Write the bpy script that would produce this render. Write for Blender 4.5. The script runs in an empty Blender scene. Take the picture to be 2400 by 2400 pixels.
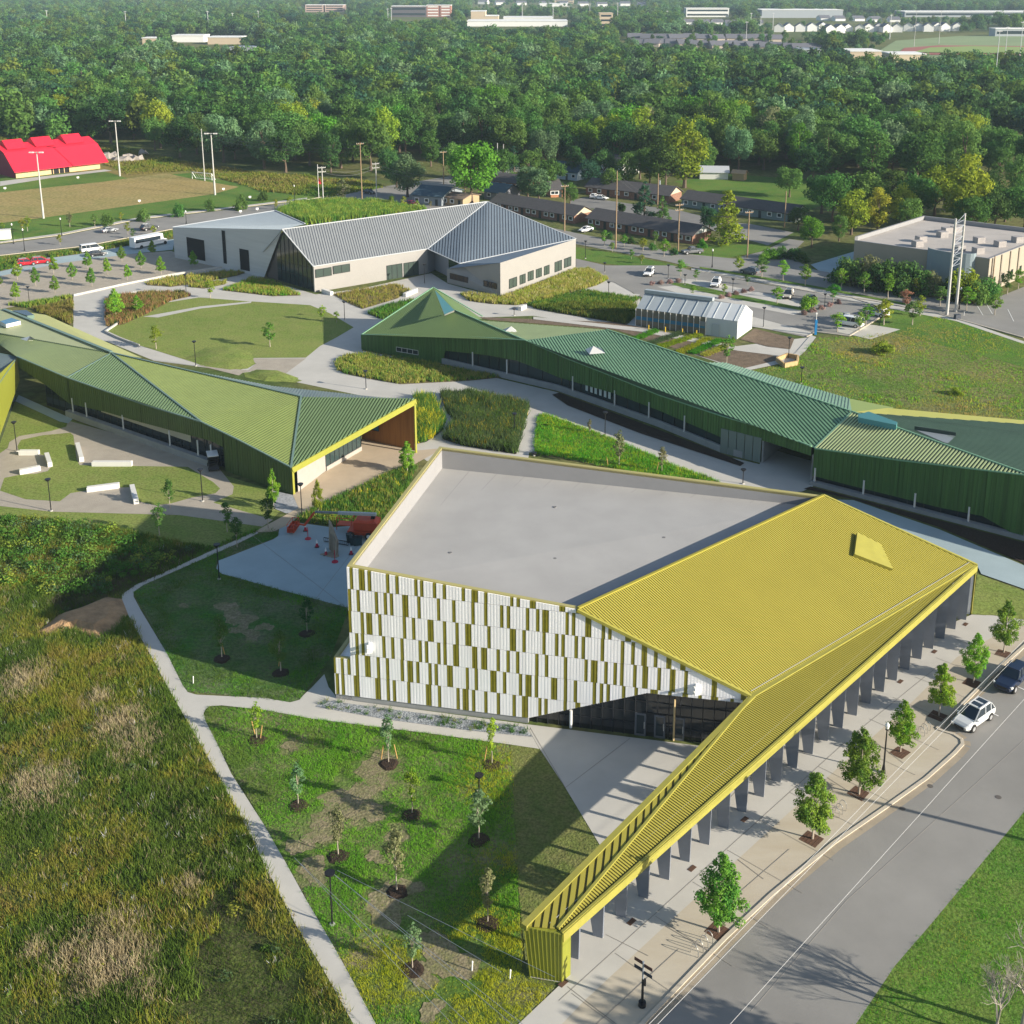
import bpy, math, random
import numpy as np
from mathutils import Vector, Matrix
R = math.radians
sc = bpy.context.scene
C = sc.collection
# ------------------------------------------------------------------ camera
CF, CYH, CCY, CCX, CH = 2841.4, -60.4, 710.0, 1239.0, 70.0      # calibrated from the photograph (2400 px frame)
PITCH = math.atan((CCY-CYH)/CF)
cp, sp = math.cos(PITCH), math.sin(PITCH)
cam = bpy.data.cameras.new('camera'); cam_o = bpy.data.objects.new('camera', cam); C.objects.link(cam_o)
cam_o.location = (0, 0, CH); cam_o.rotation_euler = (R(90)-PITCH, 0, 0)
cam.sensor_width = 36; cam.lens = CF/2400*36
cam.shift_x = (1200-CCX)/2400; cam.shift_y = (CCY-1200)/2400
cam.clip_start = 1; cam.clip_end = 12000
sc.camera = cam_o
# ------------------------------------------------------------------ light
SUN_EL, SUN_AZ = 19.5, -23.0                                    # azimuth from +X, anticlockwise
world = bpy.data.worlds.new('World'); sc.world = world; world.use_nodes = True
nt = world.node_tree; nt.nodes.clear()
sky = nt.nodes.new('ShaderNodeTexSky'); sky.sky_type = 'NISHITA'; sky.sun_disc = False
sky.sun_elevation = R(SUN_EL); sky.sun_rotation = R(90-SUN_AZ)
sky.altitude = 100; sky.air_density = 1.0; sky.dust_density = 1.0; sky.ozone_density = 1.0
bg = nt.nodes.new('ShaderNodeBackground'); bg.inputs[1].default_value = 0.092
wo = nt.nodes.new('ShaderNodeOutputWorld')
nt.links.new(sky.outputs[0], bg.inputs[0]); nt.links.new(bg.outputs[0], wo.inputs[0])
sun = bpy.data.lights.new('sun', 'SUN'); sun.energy = 5.0; sun.angle = R(0.5); sun.color = (1.0, 0.91, 0.77)
sun_o = bpy.data.objects.new('sun', sun); C.objects.link(sun_o)
sd = Vector((math.cos(R(SUN_AZ))*math.cos(R(SUN_EL)), math.sin(R(SUN_AZ))*math.cos(R(SUN_EL)), math.sin(R(SUN_EL))))
sun_o.rotation_euler = sd.to_track_quat('Z', 'Y').to_euler()
sc.view_settings.view_transform = 'Standard'; sc.view_settings.look = 'None'
sc.view_settings.exposure = 0.92; sc.view_settings.gamma = 1
sc.cycles.max_bounces = 5; sc.cycles.diffuse_bounces = 3; sc.cycles.glossy_bounces = 2; sc.cycles.transmission_bounces = 3
sc.cycles.volume_bounces = 0; sc.cycles.transparent_max_bounces = 4
sc.cycles.use_denoising = True
sc.render.use_persistent_data = False

# ------------------------------------------------------------------ picture point -> place
def ray(x, y):
    X = (x-CCX)/CF; Y = (y-CCY)/CF
    return Vector((X, cp-Y*sp, -sp-Y*cp))
def P(x, y, z=0.0):
    d = ray(x, y); return Vector((0, 0, CH)) + d*((CH-z)/-d.z)
def onplane(x, y, a, d):
    r = ray(x, y); n = Vector((-d[1], d[0]))
    t = (n.x*a[0]+n.y*a[1])/(n.x*r.x+n.y*r.y)
    return Vector((0, 0, CH)) + r*t
def proj(w):
    v = Vector(w)-Vector((0, 0, CH)); zc = v.y*cp-v.z*sp; yc = -v.y*sp-v.z*cp
    return CCX+CF*v.x/zc, CCY+CF*yc/zc
def height(xb, yb, yt):
    g = P(xb, yb); lo, hi = 0.0, 80.0
    for _ in range(40):
        m = (lo+hi)/2
        if proj((g.x, g.y, m))[1] > yt: lo = m
        else: hi = m
    return m
def V(*a): return Vector(a)

# ------------------------------------------------------------------ materials
MATS = {}
def mat(name, col, rough=0.8, var=0.0, scale=1.0, bump=0.0, bscale=8.0, metal=0.0, spec=0.3, col2=None, contrast=1.0, detail=4, stretch=None):
    if name in MATS: return MATS[name]
    m = bpy.data.materials.new(name); m.use_nodes = True
    t = m.node_tree; b = t.nodes['Principled BSDF']
    b.inputs['Roughness'].default_value = rough; b.inputs['Metallic'].default_value = metal
    b.inputs['Specular IOR Level'].default_value = spec
    b.inputs['Base Color'].default_value = (*col, 1)
    if var > 0 or col2 is not None:
        tc = t.nodes.new('ShaderNodeTexCoord'); no = t.nodes.new('ShaderNodeTexNoise'); no.inputs['Scale'].default_value = scale
        no.inputs['Detail'].default_value = detail; no.inputs['Roughness'].default_value = 0.6
        src = tc.outputs['Object']
        if stretch:
            mp = t.nodes.new('ShaderNodeMapping'); mp.inputs['Scale'].default_value = stretch[:3]
            if len(stretch) > 3: mp.inputs['Rotation'].default_value = (0, 0, stretch[3])
            t.links.new(src, mp.inputs[0]); src = mp.outputs[0]
        t.links.new(src, no.inputs['Vector'])
        mr = t.nodes.new('ShaderNodeMapRange'); w = 0.22/contrast
        mr.inputs[1].default_value = 0.5-w; mr.inputs[2].default_value = 0.5+w
        t.links.new(no.outputs['Fac'], mr.inputs[0])
        mx = t.nodes.new('ShaderNodeMix'); mx.data_type = 'RGBA'
        c2 = col2 if col2 is not None else tuple(c*(1+var) for c in col)
        c1 = col if col2 is not None else tuple(c*(1-var) for c in col)
        mx.inputs[6].default_value = (*c1, 1); mx.inputs[7].default_value = (*c2, 1)
        t.links.new(mr.outputs[0], mx.inputs[0]); t.links.new(mx.outputs[2], b.inputs['Base Color'])
    if bump > 0:
        no2 = t.nodes.new('ShaderNodeTexNoise'); no2.inputs['Scale'].default_value = bscale; no2.inputs['Detail'].default_value = 3
        tc2 = t.nodes.new('ShaderNodeTexCoord'); t.links.new(tc2.outputs['Object'], no2.inputs['Vector'])
        bp = t.nodes.new('ShaderNodeBump'); bp.inputs['Strength'].default_value = bump; bp.inputs['Distance'].default_value = 0.2
        t.links.new(no2.outputs['Fac'], bp.inputs['Height']); t.links.new(bp.outputs[0], b.inputs['Normal'])
    MATS[name] = m; return m

def ground_mat(name, cols, scales=(0.03, 0.35, 2.5), rough=0.95, bump=0.6, bscale=3.0):
    """three-colour mottled ground: cols = (a, b, c)"""
    if name in MATS: return MATS[name]
    m = bpy.data.materials.new(name); m.use_nodes = True
    t = m.node_tree; b = t.nodes['Principled BSDF']; b.inputs['Roughness'].default_value = rough; b.inputs['Specular IOR Level'].default_value = 0.1
    tc = t.nodes.new('ShaderNodeTexCoord')
    prev = None
    for i, s in enumerate(scales):
        no = t.nodes.new('ShaderNodeTexNoise'); no.inputs['Scale'].default_value = s; no.inputs['Detail'].default_value = 5; no.inputs['Roughness'].default_value = 0.62
        t.links.new(tc.outputs['Object'], no.inputs['Vector'])
        mr = t.nodes.new('ShaderNodeMapRange'); mr.inputs[1].default_value = 0.40; mr.inputs[2].default_value = 0.62
        t.links.new(no.outputs['Fac'], mr.inputs[0])
        mx = t.nodes.new('ShaderNodeMix'); mx.data_type = 'RGBA'
        if prev is None:
            mx.inputs[6].default_value = (*cols[0], 1); mx.inputs[7].default_value = (*cols[1], 1); t.links.new(mr.outputs[0], mx.inputs[0])
        elif i == 1:
            t.links.new(prev, mx.inputs[6]); mx.inputs[7].default_value = (*cols[2], 1)
            mm = t.nodes.new('ShaderNodeMath'); mm.operation = 'MULTIPLY'; mm.inputs[1].default_value = 0.6
            t.links.new(mr.outputs[0], mm.inputs[0]); t.links.new(mm.outputs[0], mx.inputs[0])
        else:
            hs = t.nodes.new('ShaderNodeHueSaturation'); hs.inputs['Value'].default_value = 0.62
            t.links.new(prev, hs.inputs['Color']); t.links.new(prev, mx.inputs[6]); t.links.new(hs.outputs[0], mx.inputs[7]); t.links.new(mr.outputs[0], mx.inputs[0])
        prev = mx.outputs[2]
    t.links.new(prev, b.inputs['Base Color'])
    no2 = t.nodes.new('ShaderNodeTexNoise'); no2.inputs['Scale'].default_value = bscale; no2.inputs['Detail'].default_value = 4
    t.links.new(tc.outputs['Object'], no2.inputs['Vector'])
    bp = t.nodes.new('ShaderNodeBump'); bp.inputs['Strength'].default_value = bump; bp.inputs['Distance'].default_value = 0.25
    t.links.new(no2.outputs['Fac'], bp.inputs['Height']); t.links.new(bp.outputs[0], b.inputs['Normal'])
    MATS[name] = m; return m

def leaf_mat(name, col, col2, rnd=0.35, trans=0.25, nscale=0.35):
    """foliage: colour drifts through the crown and from plant to plant"""
    if name in MATS: return MATS[name]
    m = bpy.data.materials.new(name); m.use_nodes = True
    t = m.node_tree; t.nodes.clear(); out = t.nodes.new('ShaderNodeOutputMaterial')
    tc = t.nodes.new('ShaderNodeTexCoord'); no = t.nodes.new('ShaderNodeTexNoise'); no.inputs['Scale'].default_value = nscale; no.inputs['Detail'].default_value = 3
    t.links.new(tc.outputs['Object'], no.inputs['Vector'])
    mr = t.nodes.new('ShaderNodeMapRange'); mr.inputs[1].default_value = 0.36; mr.inputs[2].default_value = 0.64; t.links.new(no.outputs['Fac'], mr.inputs[0])
    mx = t.nodes.new('ShaderNodeMix'); mx.data_type = 'RGBA'; mx.inputs[6].default_value = (*col, 1); mx.inputs[7].default_value = (*col2, 1)
    t.links.new(mr.outputs[0], mx.inputs[0])
    oi = t.nodes.new('ShaderNodeObjectInfo')
    hs = t.nodes.new('ShaderNodeHueSaturation'); t.links.new(mx.outputs[2], hs.inputs['Color'])
    r1 = t.nodes.new('ShaderNodeMapRange'); r1.inputs[3].default_value = 1-rnd; r1.inputs[4].default_value = 1+rnd; t.links.new(oi.outputs['Random'], r1.inputs[0]); t.links.new(r1.outputs[0], hs.inputs['Value'])
    mu = t.nodes.new('ShaderNodeMath'); mu.operation = 'MULTIPLY'; mu.inputs[1].default_value = 7.31; t.links.new(oi.outputs['Random'], mu.inputs[0])
    fr = t.nodes.new('ShaderNodeMath'); fr.operation = 'FRACT'; t.links.new(mu.outputs[0], fr.inputs[0])
    r2 = t.nodes.new('ShaderNodeMapRange'); r2.inputs[3].default_value = 0.475; r2.inputs[4].default_value = 0.52; t.links.new(fr.outputs[0], r2.inputs[0]); t.links.new(r2.outputs[0], hs.inputs['Hue'])
    d = t.nodes.new('ShaderNodeBsdfDiffuse'); tr = t.nodes.new('ShaderNodeBsdfTranslucent'); ms = t.nodes.new('ShaderNodeMixShader'); ms.inputs[0].default_value = trans
    t.links.new(hs.outputs[0], d.inputs[0]); t.links.new(hs.outputs[0], tr.inputs[0])
    t.links.new(d.outputs[0], ms.inputs[1]); t.links.new(tr.outputs[0], ms.inputs[2]); t.links.new(ms.outputs[0], out.inputs[0])
    MATS[name] = m; return m

def glass_mat(name='window_glass', col=(0.02, 0.03, 0.035), rough=0.06):
    return mat(name, col, rough, spec=0.7)

# ------------------------------------------------------------------ mesh helpers
class MB:
    def __init__(s): s.v = []; s.f = []; s.m = []
    def face(s, pts, mi=0):
        n = len(s.v); s.v += [tuple(p) for p in pts]; s.f.append(tuple(range(n, n+len(pts)))); s.m.append(mi); return s
    def prism(s, bot, top, mi=0, mtop=None, caps=True):
        n = len(bot); b = len(s.v); s.v += [tuple(p) for p in bot]+[tuple(p) for p in top]
        for i in range(n):
            j = (i+1) % n; s.f.append((b+i, b+j, b+n+j, b+n+i)); s.m.append(mi)
        if caps:
            s.f.append(tuple(b+n+i for i in range(n))); s.m.append(mi if mtop is None else mtop)
            s.f.append(tuple(b+n-1-i for i in range(n))); s.m.append(mi)
        return s
    def box(s, c, d, rz=0, mi=0, taper=1.0):
        cx, cy, cz = c; hx, hy, hz = d[0]/2, d[1]/2, d[2]/2; co, si = math.cos(rz), math.sin(rz)
        def q(x, y, z): return (cx+x*co-y*si, cy+x*si+y*co, cz+z)
        bot = [q(-hx, -hy, -hz), q(hx, -hy, -hz), q(hx, hy, -hz), q(-hx, hy, -hz)]; t = taper
        top = [q(-hx*t, -hy*t, hz), q(hx*t, -hy*t, hz), q(hx*t, hy*t, hz), q(-hx*t, hy*t, hz)]
        return s.prism(bot, top, mi)
    def beam(s, a, b, w, h, mi=0, lift=0.0):
        a = Vector(a); b = Vector(b); d = (b-a)
        if d.length < 1e-6: return s
        d.normalize(); side = d.cross(Vector((0, 0, 1)))
        if side.length < 1e-4: side = Vector((1, 0, 0))
        side.normalize(); up = side.cross(d); side *= w/2; l = up*lift; u = up*h
        A = [a-side+l, a+side+l, a+side+l+u, a-side+l+u]; B = [b-side+l, b+side+l, b+side+l+u, b-side+l+u]
        return s.prism(A, B, mi)
    def tube(s, a, b, r0, r1=None, n=8, mi=0):
        a = Vector(a); b = Vector(b); r1 = r0 if r1 is None else r1; d = (b-a)
        if d.length < 1e-6: return s
        d.normalize(); x = d.orthogonal().normalized(); y = d.cross(x)
        A = [a+(x*math.cos(2*math.pi*i/n)+y*math.sin(2*math.pi*i/n))*r0 for i in range(n)]
        B = [b+(x*math.cos(2*math.pi*i/n)+y*math.sin(2*math.pi*i/n))*r1 for i in range(n)]
        return s.prism(A, B, mi)
    def path(s, pts, r, n=6, mi=0):
        for a, b in zip(pts, pts[1:]): s.tube(a, b, r, r, n, mi)
        return s
    def build(s, name, mats, parent=None, loc=None, smooth=False):
        me = bpy.data.meshes.new(name); me.from_pydata(s.v, [], s.f)
        if not isinstance(mats, (list, tuple)): mats = [mats]
        for m in mats: me.materials.append(m)
        if len(mats) > 1: me.polygons.foreach_set('material_index', s.m)
        if smooth: me.polygons.foreach_set('use_smooth', [True]*len(s.f))
        me.update()
        return link(name, me, parent, loc)
def link(name, me, parent=None, loc=None):
    o = bpy.data.objects.new(name, me); C.objects.link(o)
    if parent is not None:
        o.parent = parent
        # geometry given in world co-ordinates: cancel the parents' offset
        if parent.get('_w'):
            off = Vector((0, 0, 0)); p = parent
            while p is not None: off += p.location; p = p.parent
            o.location = -off
            if o.location.length < 1e-9: o.location = (0, 0, 0)
        o['_w'] = parent.get('_w', 0)
    if loc is not None: o.location = loc
    return o
def tag(o, label, cat, group=None, kind=None):
    o['label'] = label; o['category'] = cat
    if group: o['group'] = group
    if kind: o['kind'] = kind
    return o
def thing(name, label, cat, loc=(0, 0, 0), group=None, world=True, rz=0):
    o = bpy.data.objects.new(name, None); C.objects.link(o); o.location = loc; o.rotation_euler = (0, 0, rz)
    o.empty_display_size = 0.1; o['_w'] = 1 if world else 0
    return tag(o, label, cat, group)
def struct(o): o['kind'] = 'structure'; return o
def copy_tree(o, parent=None):
    c = o.copy(); C.objects.link(c)
    if parent is not None: c.parent = parent
    for ch in list(o.children): copy_tree(ch, c)
    return c
def poly(name, px, m, z, kind='structure', label=None, cat=None):
    mb = MB(); mb.face([P(x, y, z) for x, y in px]); o = mb.build(name, m)
    o['kind'] = kind
    if label: o['label'] = label; o['category'] = cat or name.replace('_', ' ')
    # keep faces up
    if o.data.polygons[0].normal.z < 0: o.data.flip_normals()
    return o

def interp_edges(pts, s_of, val):
    out = []
    n = len(pts)
    for i in range(n):
        a = pts[i]; b = pts[(i+1) % n]; sa = s_of(a)-val; sb = s_of(b)-val
        if sa == sb: continue
        if (sa <= 0 < sb) or (sb <= 0 < sa):
            t = sa/(sa-sb); out.append(a.lerp(b, t))
    return out
def ribs(mb, pts, d, pitch, w, h, mi=0, vi=None):
    """ribbed metal sheet over the polygon pts; d = rib direction in plan; vi = material between the ribs, often darkened as painted shade"""
    vi = mi if vi is None else vi
    d = Vector((d[0], d[1])).normalized(); nrm = Vector((-d.y, d.x))
    s_of = lambda p: p.x*nrm.x+p.y*nrm.y; t_of = lambda p: p.x*d.x+p.y*d.y
    ss = [s_of(p) for p in pts]; lo, hi = min(ss), max(ss)
    N = Vector((0, 0, 0))
    for i in range(len(pts)): N += pts[i].cross(pts[(i+1) % len(pts)])
    N.normalize()
    if N.z < 0: N = -N
    flat = max(abs((p-pts[0]).dot(N)) for p in pts) < 0.05
    s = lo+pitch*0.3; up = N*h
    def cut(v):
        A = sorted(interp_edges(pts, s_of, v), key=t_of)
        return (A[0], A[-1]) if len(A) >= 2 else None
    while s+w < hi:
        A = cut(s); B = cut(s+w); D = cut(min(s+pitch, hi-1e-3))
        if A and B and (A[1]-A[0]).length > 0.15 and (B[1]-B[0]).length > 0.15:
            a0, a1 = A; b0, b1 = B
            mb.face([a0+up, b0+up, b1+up, a1+up], mi); mb.face([a0, a0+up, a1+up, a1], mi); mb.face([b0, b1, b1+up, b0+up], mi)
            mb.face([a0, b0, b0+up, a0+up], mi); mb.face([a1, a1+up, b1+up, b1], mi)
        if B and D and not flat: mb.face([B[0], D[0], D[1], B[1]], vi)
        s += pitch
    dn = N*(0.002 if flat else 0.7)
    if flat: mb.face([p-dn for p in pts], vi)
    return N
def rib_dir(pts, p0, p1):
    """plan direction of a line seen from picture point p0 to p1 lying on the plane of pts"""
    N = Vector((0, 0, 0))
    for i in range(len(pts)): N += pts[i].cross(pts[(i+1) % len(pts)])
    N.normalize(); o = Vector((0, 0, CH)); k = N.dot(pts[0]-o)
    a = o+ray(*p0)*(k/N.dot(ray(*p0))); b = o+ray(*p1)*(k/N.dot(ray(*p1)))
    return ((b-a).x, (b-a).y)

# --- leaves as one mesh of small faces
def quads_mesh(name, cen, nor, size, aspect=1.0, rng=None, mats=None, mi=None):
    n = len(cen); nor = nor/np.maximum(np.linalg.norm(nor, axis=1, keepdims=True), 1e-6)
    r = rng.normal(size=(n, 3)); u = np.cross(nor, r); u /= np.maximum(np.linalg.norm(u, axis=1, keepdims=True), 1e-6); v = np.cross(nor, u)
    su = (size*aspect)[:, None]*u*0.5; sv = size[:, None]*v*0.5
    co = np.stack([cen-su*0.3-sv, cen+su, cen+su*0.2+sv, cen-su], axis=1).reshape(-1, 3)
    return raw_mesh(name, co, 4, mats, mi)
def raw_mesh(name, co, k, mats, mi=None):
    n = len(co)//k; me = bpy.data.meshes.new(name); me.vertices.add(len(co)); me.vertices.foreach_set('co', co.astype(np.float32).ravel())
    me.loops.add(len(co)); me.loops.foreach_set('vertex_index', np.arange(len(co), dtype=np.int32))
    me.polygons.add(n); me.polygons.foreach_set('loop_start', np.arange(0, len(co), k, dtype=np.int32)); me.polygons.foreach_set('loop_total', np.full(n, k, dtype=np.int32))
    for m in mats: me.materials.append(m)
    if mi is not None: me.polygons.foreach_set('material_index', mi.astype(np.int32))
    me.update(calc_edges=True); return me
# smooth 2-D noise for planting
class N2:
    def __init__(s, seed, size=64): s.g = np.random.default_rng(seed).random((size, size)); s.n = size
    def __call__(s, x, y, sc_=1.0):
        x = np.asarray(x)/sc_; y = np.asarray(y)/sc_; xi = np.floor(x).astype(int); yi = np.floor(y).astype(int); fx = x-xi; fy = y-yi
        fx = fx*fx*(3-2*fx); fy = fy*fy*(3-2*fy); n = s.n; g = s.g
        return (g[xi % n, yi % n]*(1-fx)+g[(xi+1) % n, yi % n]*fx)*(1-fy)+(g[xi % n, (yi+1) % n]*(1-fx)+g[(xi+1) % n, (yi+1) % n]*fx)*fy
def in_poly(px, py, pts):
    ins = np.zeros(len(px), bool); n = len(pts)
    for i in range(n):
        x1, y1 = pts[i][0], pts[i][1]; x2, y2 = pts[(i+1) % n][0], pts[(i+1) % n][1]
        c = ((y1 > py) != (y2 > py)) & (px < (x2-x1)*(py-y1)/((y2-y1) if y2 != y1 else 1e-9)+x1); ins ^= c
    return ins
def sample(pts, dens, rng):
    xs = [p[0] for p in pts]; ys = [p[1] for p in pts]
    n = int(dens*(max(xs)-min(xs))*(max(ys)-min(ys))); x = rng.uniform(min(xs), max(xs), n); y = rng.uniform(min(ys), max(ys), n)
    k = in_poly(x, y, pts); return x[k], y[k]
def blades(name, x, y, z, h, w, lean, mi, mats, rng, per=5, spread=0.15):
    """grass: PER thin triangles per tuft"""
    n = len(x)*per; X = np.repeat(x, per)+rng.normal(0, 1, n)*np.repeat(spread, per); Y = np.repeat(y, per)+rng.normal(0, 1, n)*np.repeat(spread, per)
    Hh = np.repeat(h, per)*rng.uniform(0.6, 1.1, n); W = np.repeat(w, per); a = rng.uniform(0, 2*np.pi, n); L = np.repeat(lean, per)*Hh*rng.uniform(0.2, 1.3, n)
    b = rng.uniform(0, 2*np.pi, n)
    p0 = np.stack([X-np.cos(a)*W/2, Y-np.sin(a)*W/2, np.full(n, z)], 1); p1 = np.stack([X+np.cos(a)*W/2, Y+np.sin(a)*W/2, np.full(n, z)], 1)
    p2 = np.stack([X+np.cos(b)*L, Y+np.sin(b)*L, z+Hh], 1)
    return raw_mesh(name, np.stack([p0, p1, p2], 1).reshape(-1, 3), 3, mats, np.repeat(mi, per))
# ================================================================== materials used by buildings
RIB_SHADE = mat('olive_rib_shade', (0.085, 0.075, 0.012), 0.6, var=.1, scale=1)  # shade between the gold ribs, painted as a darker olive
GOLD = mat('gold_metal', (0.32, 0.285, 0.05), 0.6, var=0.04, scale=0.25, spec=0.12)
GOLD_TRIM = mat('gold_trim', (0.29, 0.27, 0.052), 0.55, var=0.08, scale=1.0)
OLIVE = mat('olive_panel', (0.22, 0.20, 0.02), 0.45, var=0.15, scale=1.5)
WHITE_PANEL = mat('white_panel', (0.80, 0.80, 0.82), 0.4, var=0.10, scale=2.5, stretch=(1, 1, 0.04))
MEMBRANE = mat('roof_membrane', (0.33, 0.325, 0.315), 0.8, var=0.07, scale=0.22, detail=6)
MEMB_WALL = mat('parapet_membrane', (0.25, 0.25, 0.255), 0.7, var=0.04, scale=0.6)
SLATE_FLASH = mat('slate_flashing', (0.10, 0.12, 0.14), 0.5, var=0.04, scale=1)
FIN = mat('fin_metal', (0.17, 0.19, 0.23), 0.4, var=0.1, scale=0.7)
CONC = mat('concrete', (0.40, 0.385, 0.36), 0.85, var=0.12, scale=0.25, detail=8, bump=0.05, bscale=3)
CONC_TAN = mat('tan_concrete', (0.36, 0.31, 0.24), 0.85, var=0.16, scale=0.5, detail=8, stretch=(1, 1, 1))
CONC_DARK = mat('grey_concrete', (0.27, 0.28, 0.28), 0.8, var=0.1, scale=0.6)
GLASS = glass_mat()
GLASS_GREEN = glass_mat('greenish_glass', (0.03, 0.05, 0.05), 0.1)
MULLION = mat('dark_mullion', (0.025, 0.027, 0.03), 0.4)
DARK = mat('dark_interior', (0.012, 0.012, 0.014), 0.8)
BLACKP = mat('black_paint', (0.015, 0.015, 0.017), 0.4)
WHITEP = mat('white_paint', (0.78, 0.78, 0.76), 0.5)
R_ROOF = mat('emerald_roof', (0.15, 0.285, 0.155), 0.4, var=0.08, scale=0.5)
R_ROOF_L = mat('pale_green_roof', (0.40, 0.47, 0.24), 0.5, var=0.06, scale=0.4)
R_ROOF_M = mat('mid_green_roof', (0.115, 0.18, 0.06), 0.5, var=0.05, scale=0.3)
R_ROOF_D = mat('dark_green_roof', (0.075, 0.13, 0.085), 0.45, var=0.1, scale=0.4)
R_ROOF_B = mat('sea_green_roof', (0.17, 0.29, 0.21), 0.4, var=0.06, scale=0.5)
R_WALL = mat('forest_green_cladding', (0.06, 0.135, 0.035), 0.45, var=0.35, scale=2.2, stretch=(1, 1, 0.02))
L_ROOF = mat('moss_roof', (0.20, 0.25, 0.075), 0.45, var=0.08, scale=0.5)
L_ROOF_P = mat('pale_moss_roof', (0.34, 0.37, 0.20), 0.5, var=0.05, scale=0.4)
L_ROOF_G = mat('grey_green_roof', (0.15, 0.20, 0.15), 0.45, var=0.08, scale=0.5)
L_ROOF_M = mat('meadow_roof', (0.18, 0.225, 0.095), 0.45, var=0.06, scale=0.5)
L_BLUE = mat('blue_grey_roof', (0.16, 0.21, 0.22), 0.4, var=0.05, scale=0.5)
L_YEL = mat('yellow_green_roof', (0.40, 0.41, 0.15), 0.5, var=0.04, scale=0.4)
L_WALL = mat('olive_green_cladding', (0.075, 0.115, 0.035), 0.45, var=0.22, scale=2.2, stretch=(1, 1, 0.02))
L_TRIM = mat('blue_green_trim', (0.13, 0.20, 0.17), 0.4)
LIME = mat('lime_metal', (0.28, 0.28, 0.04), 0.5, var=0.05, scale=1)
LIME_WALL = mat('lime_cladding', (0.22, 0.235, 0.03), 0.45, var=0.12, scale=2.2, stretch=(1, 1, 0.02))
WOOD = mat('cedar_boards', (0.30, 0.13, 0.03), 0.6, var=0.25, scale=3, stretch=(1, 1, 0.06))
STONEW = mat('pale_stone_wall', (0.33, 0.31, 0.28), 0.8, var=0.06, scale=1)
W_WALL = mat('pale_panel_wall', (0.285, 0.275, 0.26), 0.6, var=0.03, scale=0.5)
W_PLANK = mat('grey_lap_siding', (0.50, 0.50, 0.50), 0.5, var=0.08, scale=1.4, stretch=(0.05, 0.05, 1))
W_ROOF = mat('grey_metal_roof', (0.20, 0.215, 0.225), 0.5, var=0.06, scale=0.4)
W_ROOF2 = mat('blue_grey_metal_roof', (0.17, 0.21, 0.25), 0.5, var=0.05, scale=0.4)
SKYL = mat('skylight_glass', (0.05, 0.17, 0.27), 0.12, spec=0.7)
TEAL = mat('teal_metal', (0.10, 0.30, 0.30), 0.4)
FRAME_W = mat('pale_frame', (0.6, 0.6, 0.58), 0.5)

RIB_SHADE_G = mat('dark_green_rib_shade', (0.045, 0.10, 0.06), 0.6); RIB_SHADE_L = mat('dark_moss_rib_shade', (0.07, 0.11, 0.04), 0.6)  # darker greens paint shade into the valleys between the roof ribs
L_ROOF_G = mat('grey_green_roof2', (0.16, 0.24, 0.11), 0.45, var=0.08, scale=0.5)
RAILM = mat('rail_metal', (.30, .31, .30), .5)
def wall_quad(mb, b0, b1, t0, t1, mi=0): mb.face([b0, b1, t1, t0], mi)
def clad(name, parent, tops, bots, m, pitch=0.5, depth=0.05, w=0.06):
    """vertical ribbed cladding between a top line and a bottom line"""
    mb = MB()
    for (t0, t1, b0, b1) in zip(tops, tops[1:], bots, bots[1:]):
        mb.face([b0, b1, t1, t0]); L = (Vector((t1.x, t1.y))-Vector((t0.x, t0.y))).length
        d = Vector((t1.x-t0.x, t1.y-t0.y, 0)).normalized(); nrm = Vector((d.y, -d.x, 0))
        if nrm.y > 0: nrm = -nrm
        n = max(1, int(L/pitch))
        for k in range(n+1):
            f = k/n; a = b0.lerp(b1, f); b = t0.lerp(t1, f); a = Vector((b.x, b.y, a.z))
            if b.z-a.z < 0.1: continue
            q = [a-d*w/2, a+d*w/2, a+d*w/2+nrm*depth, a-d*w/2+nrm*depth]; q2 = [Vector((p.x, p.y, b.z)) for p in q]
            mb.prism(q, q2, 0, caps=False)
    return mb.build(name, m, parent)
def glazed(name, parent, a, b, z0, z1, nx, nz=1, frame=MULLION, glass=GLASS, fw=0.08, out=0.06, z0b=None, z1b=None):
    """framed glazing in the vertical plane a-b (z0b/z1b: heights at the b end); the pane is a sub-part"""
    z0b = z0 if z0b is None else z0b; z1b = z1 if z1b is None else z1b
    a = Vector((a[0], a[1], 0)); b = Vector((b[0], b[1], 0)); d = (b-a).normalized(); n = Vector((d.y, -d.x, 0))
    if n.y > 0 and abs(n.y) > 0.05 or (abs(n.y) <= 0.05 and n.x > 0): n = -n
    mb = MB()
    def at(f, g): return a.lerp(b, f)+Vector((0, 0, (z0+(z0b-z0)*f)*(1-g)+(z1+(z1b-z1)*f)*g))
    for i in range(nx+1):
        f = i/nx; p = at(f, 0)+n*out*0.5; q = at(f, 1)+n*out*0.5
        if (q-p).length > 0.05: 
            w = d*fw/2; o = n*out/2
            mb.prism([p-w-o, p+w-o, p+w+o, p-w+o], [q-w-o, q+w-o, q+w+o, q-w+o])
    for j in range(nz+1):
        g = j/nz; p = at(0, g)+n*out*0.5; q = at(1, g)+n*out*0.5; mb.beam(p, q, out*0.9, fw, lift=-fw/2)
    fr = mb.build(name, frame, parent)
    g = MB(); g.face([at(0, 0)+n*0.01, at(1, 0)+n*0.01, at(1, 1)+n*0.01, at(0, 1)+n*0.01]); g.build('pane', glass, fr)
    return fr
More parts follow.
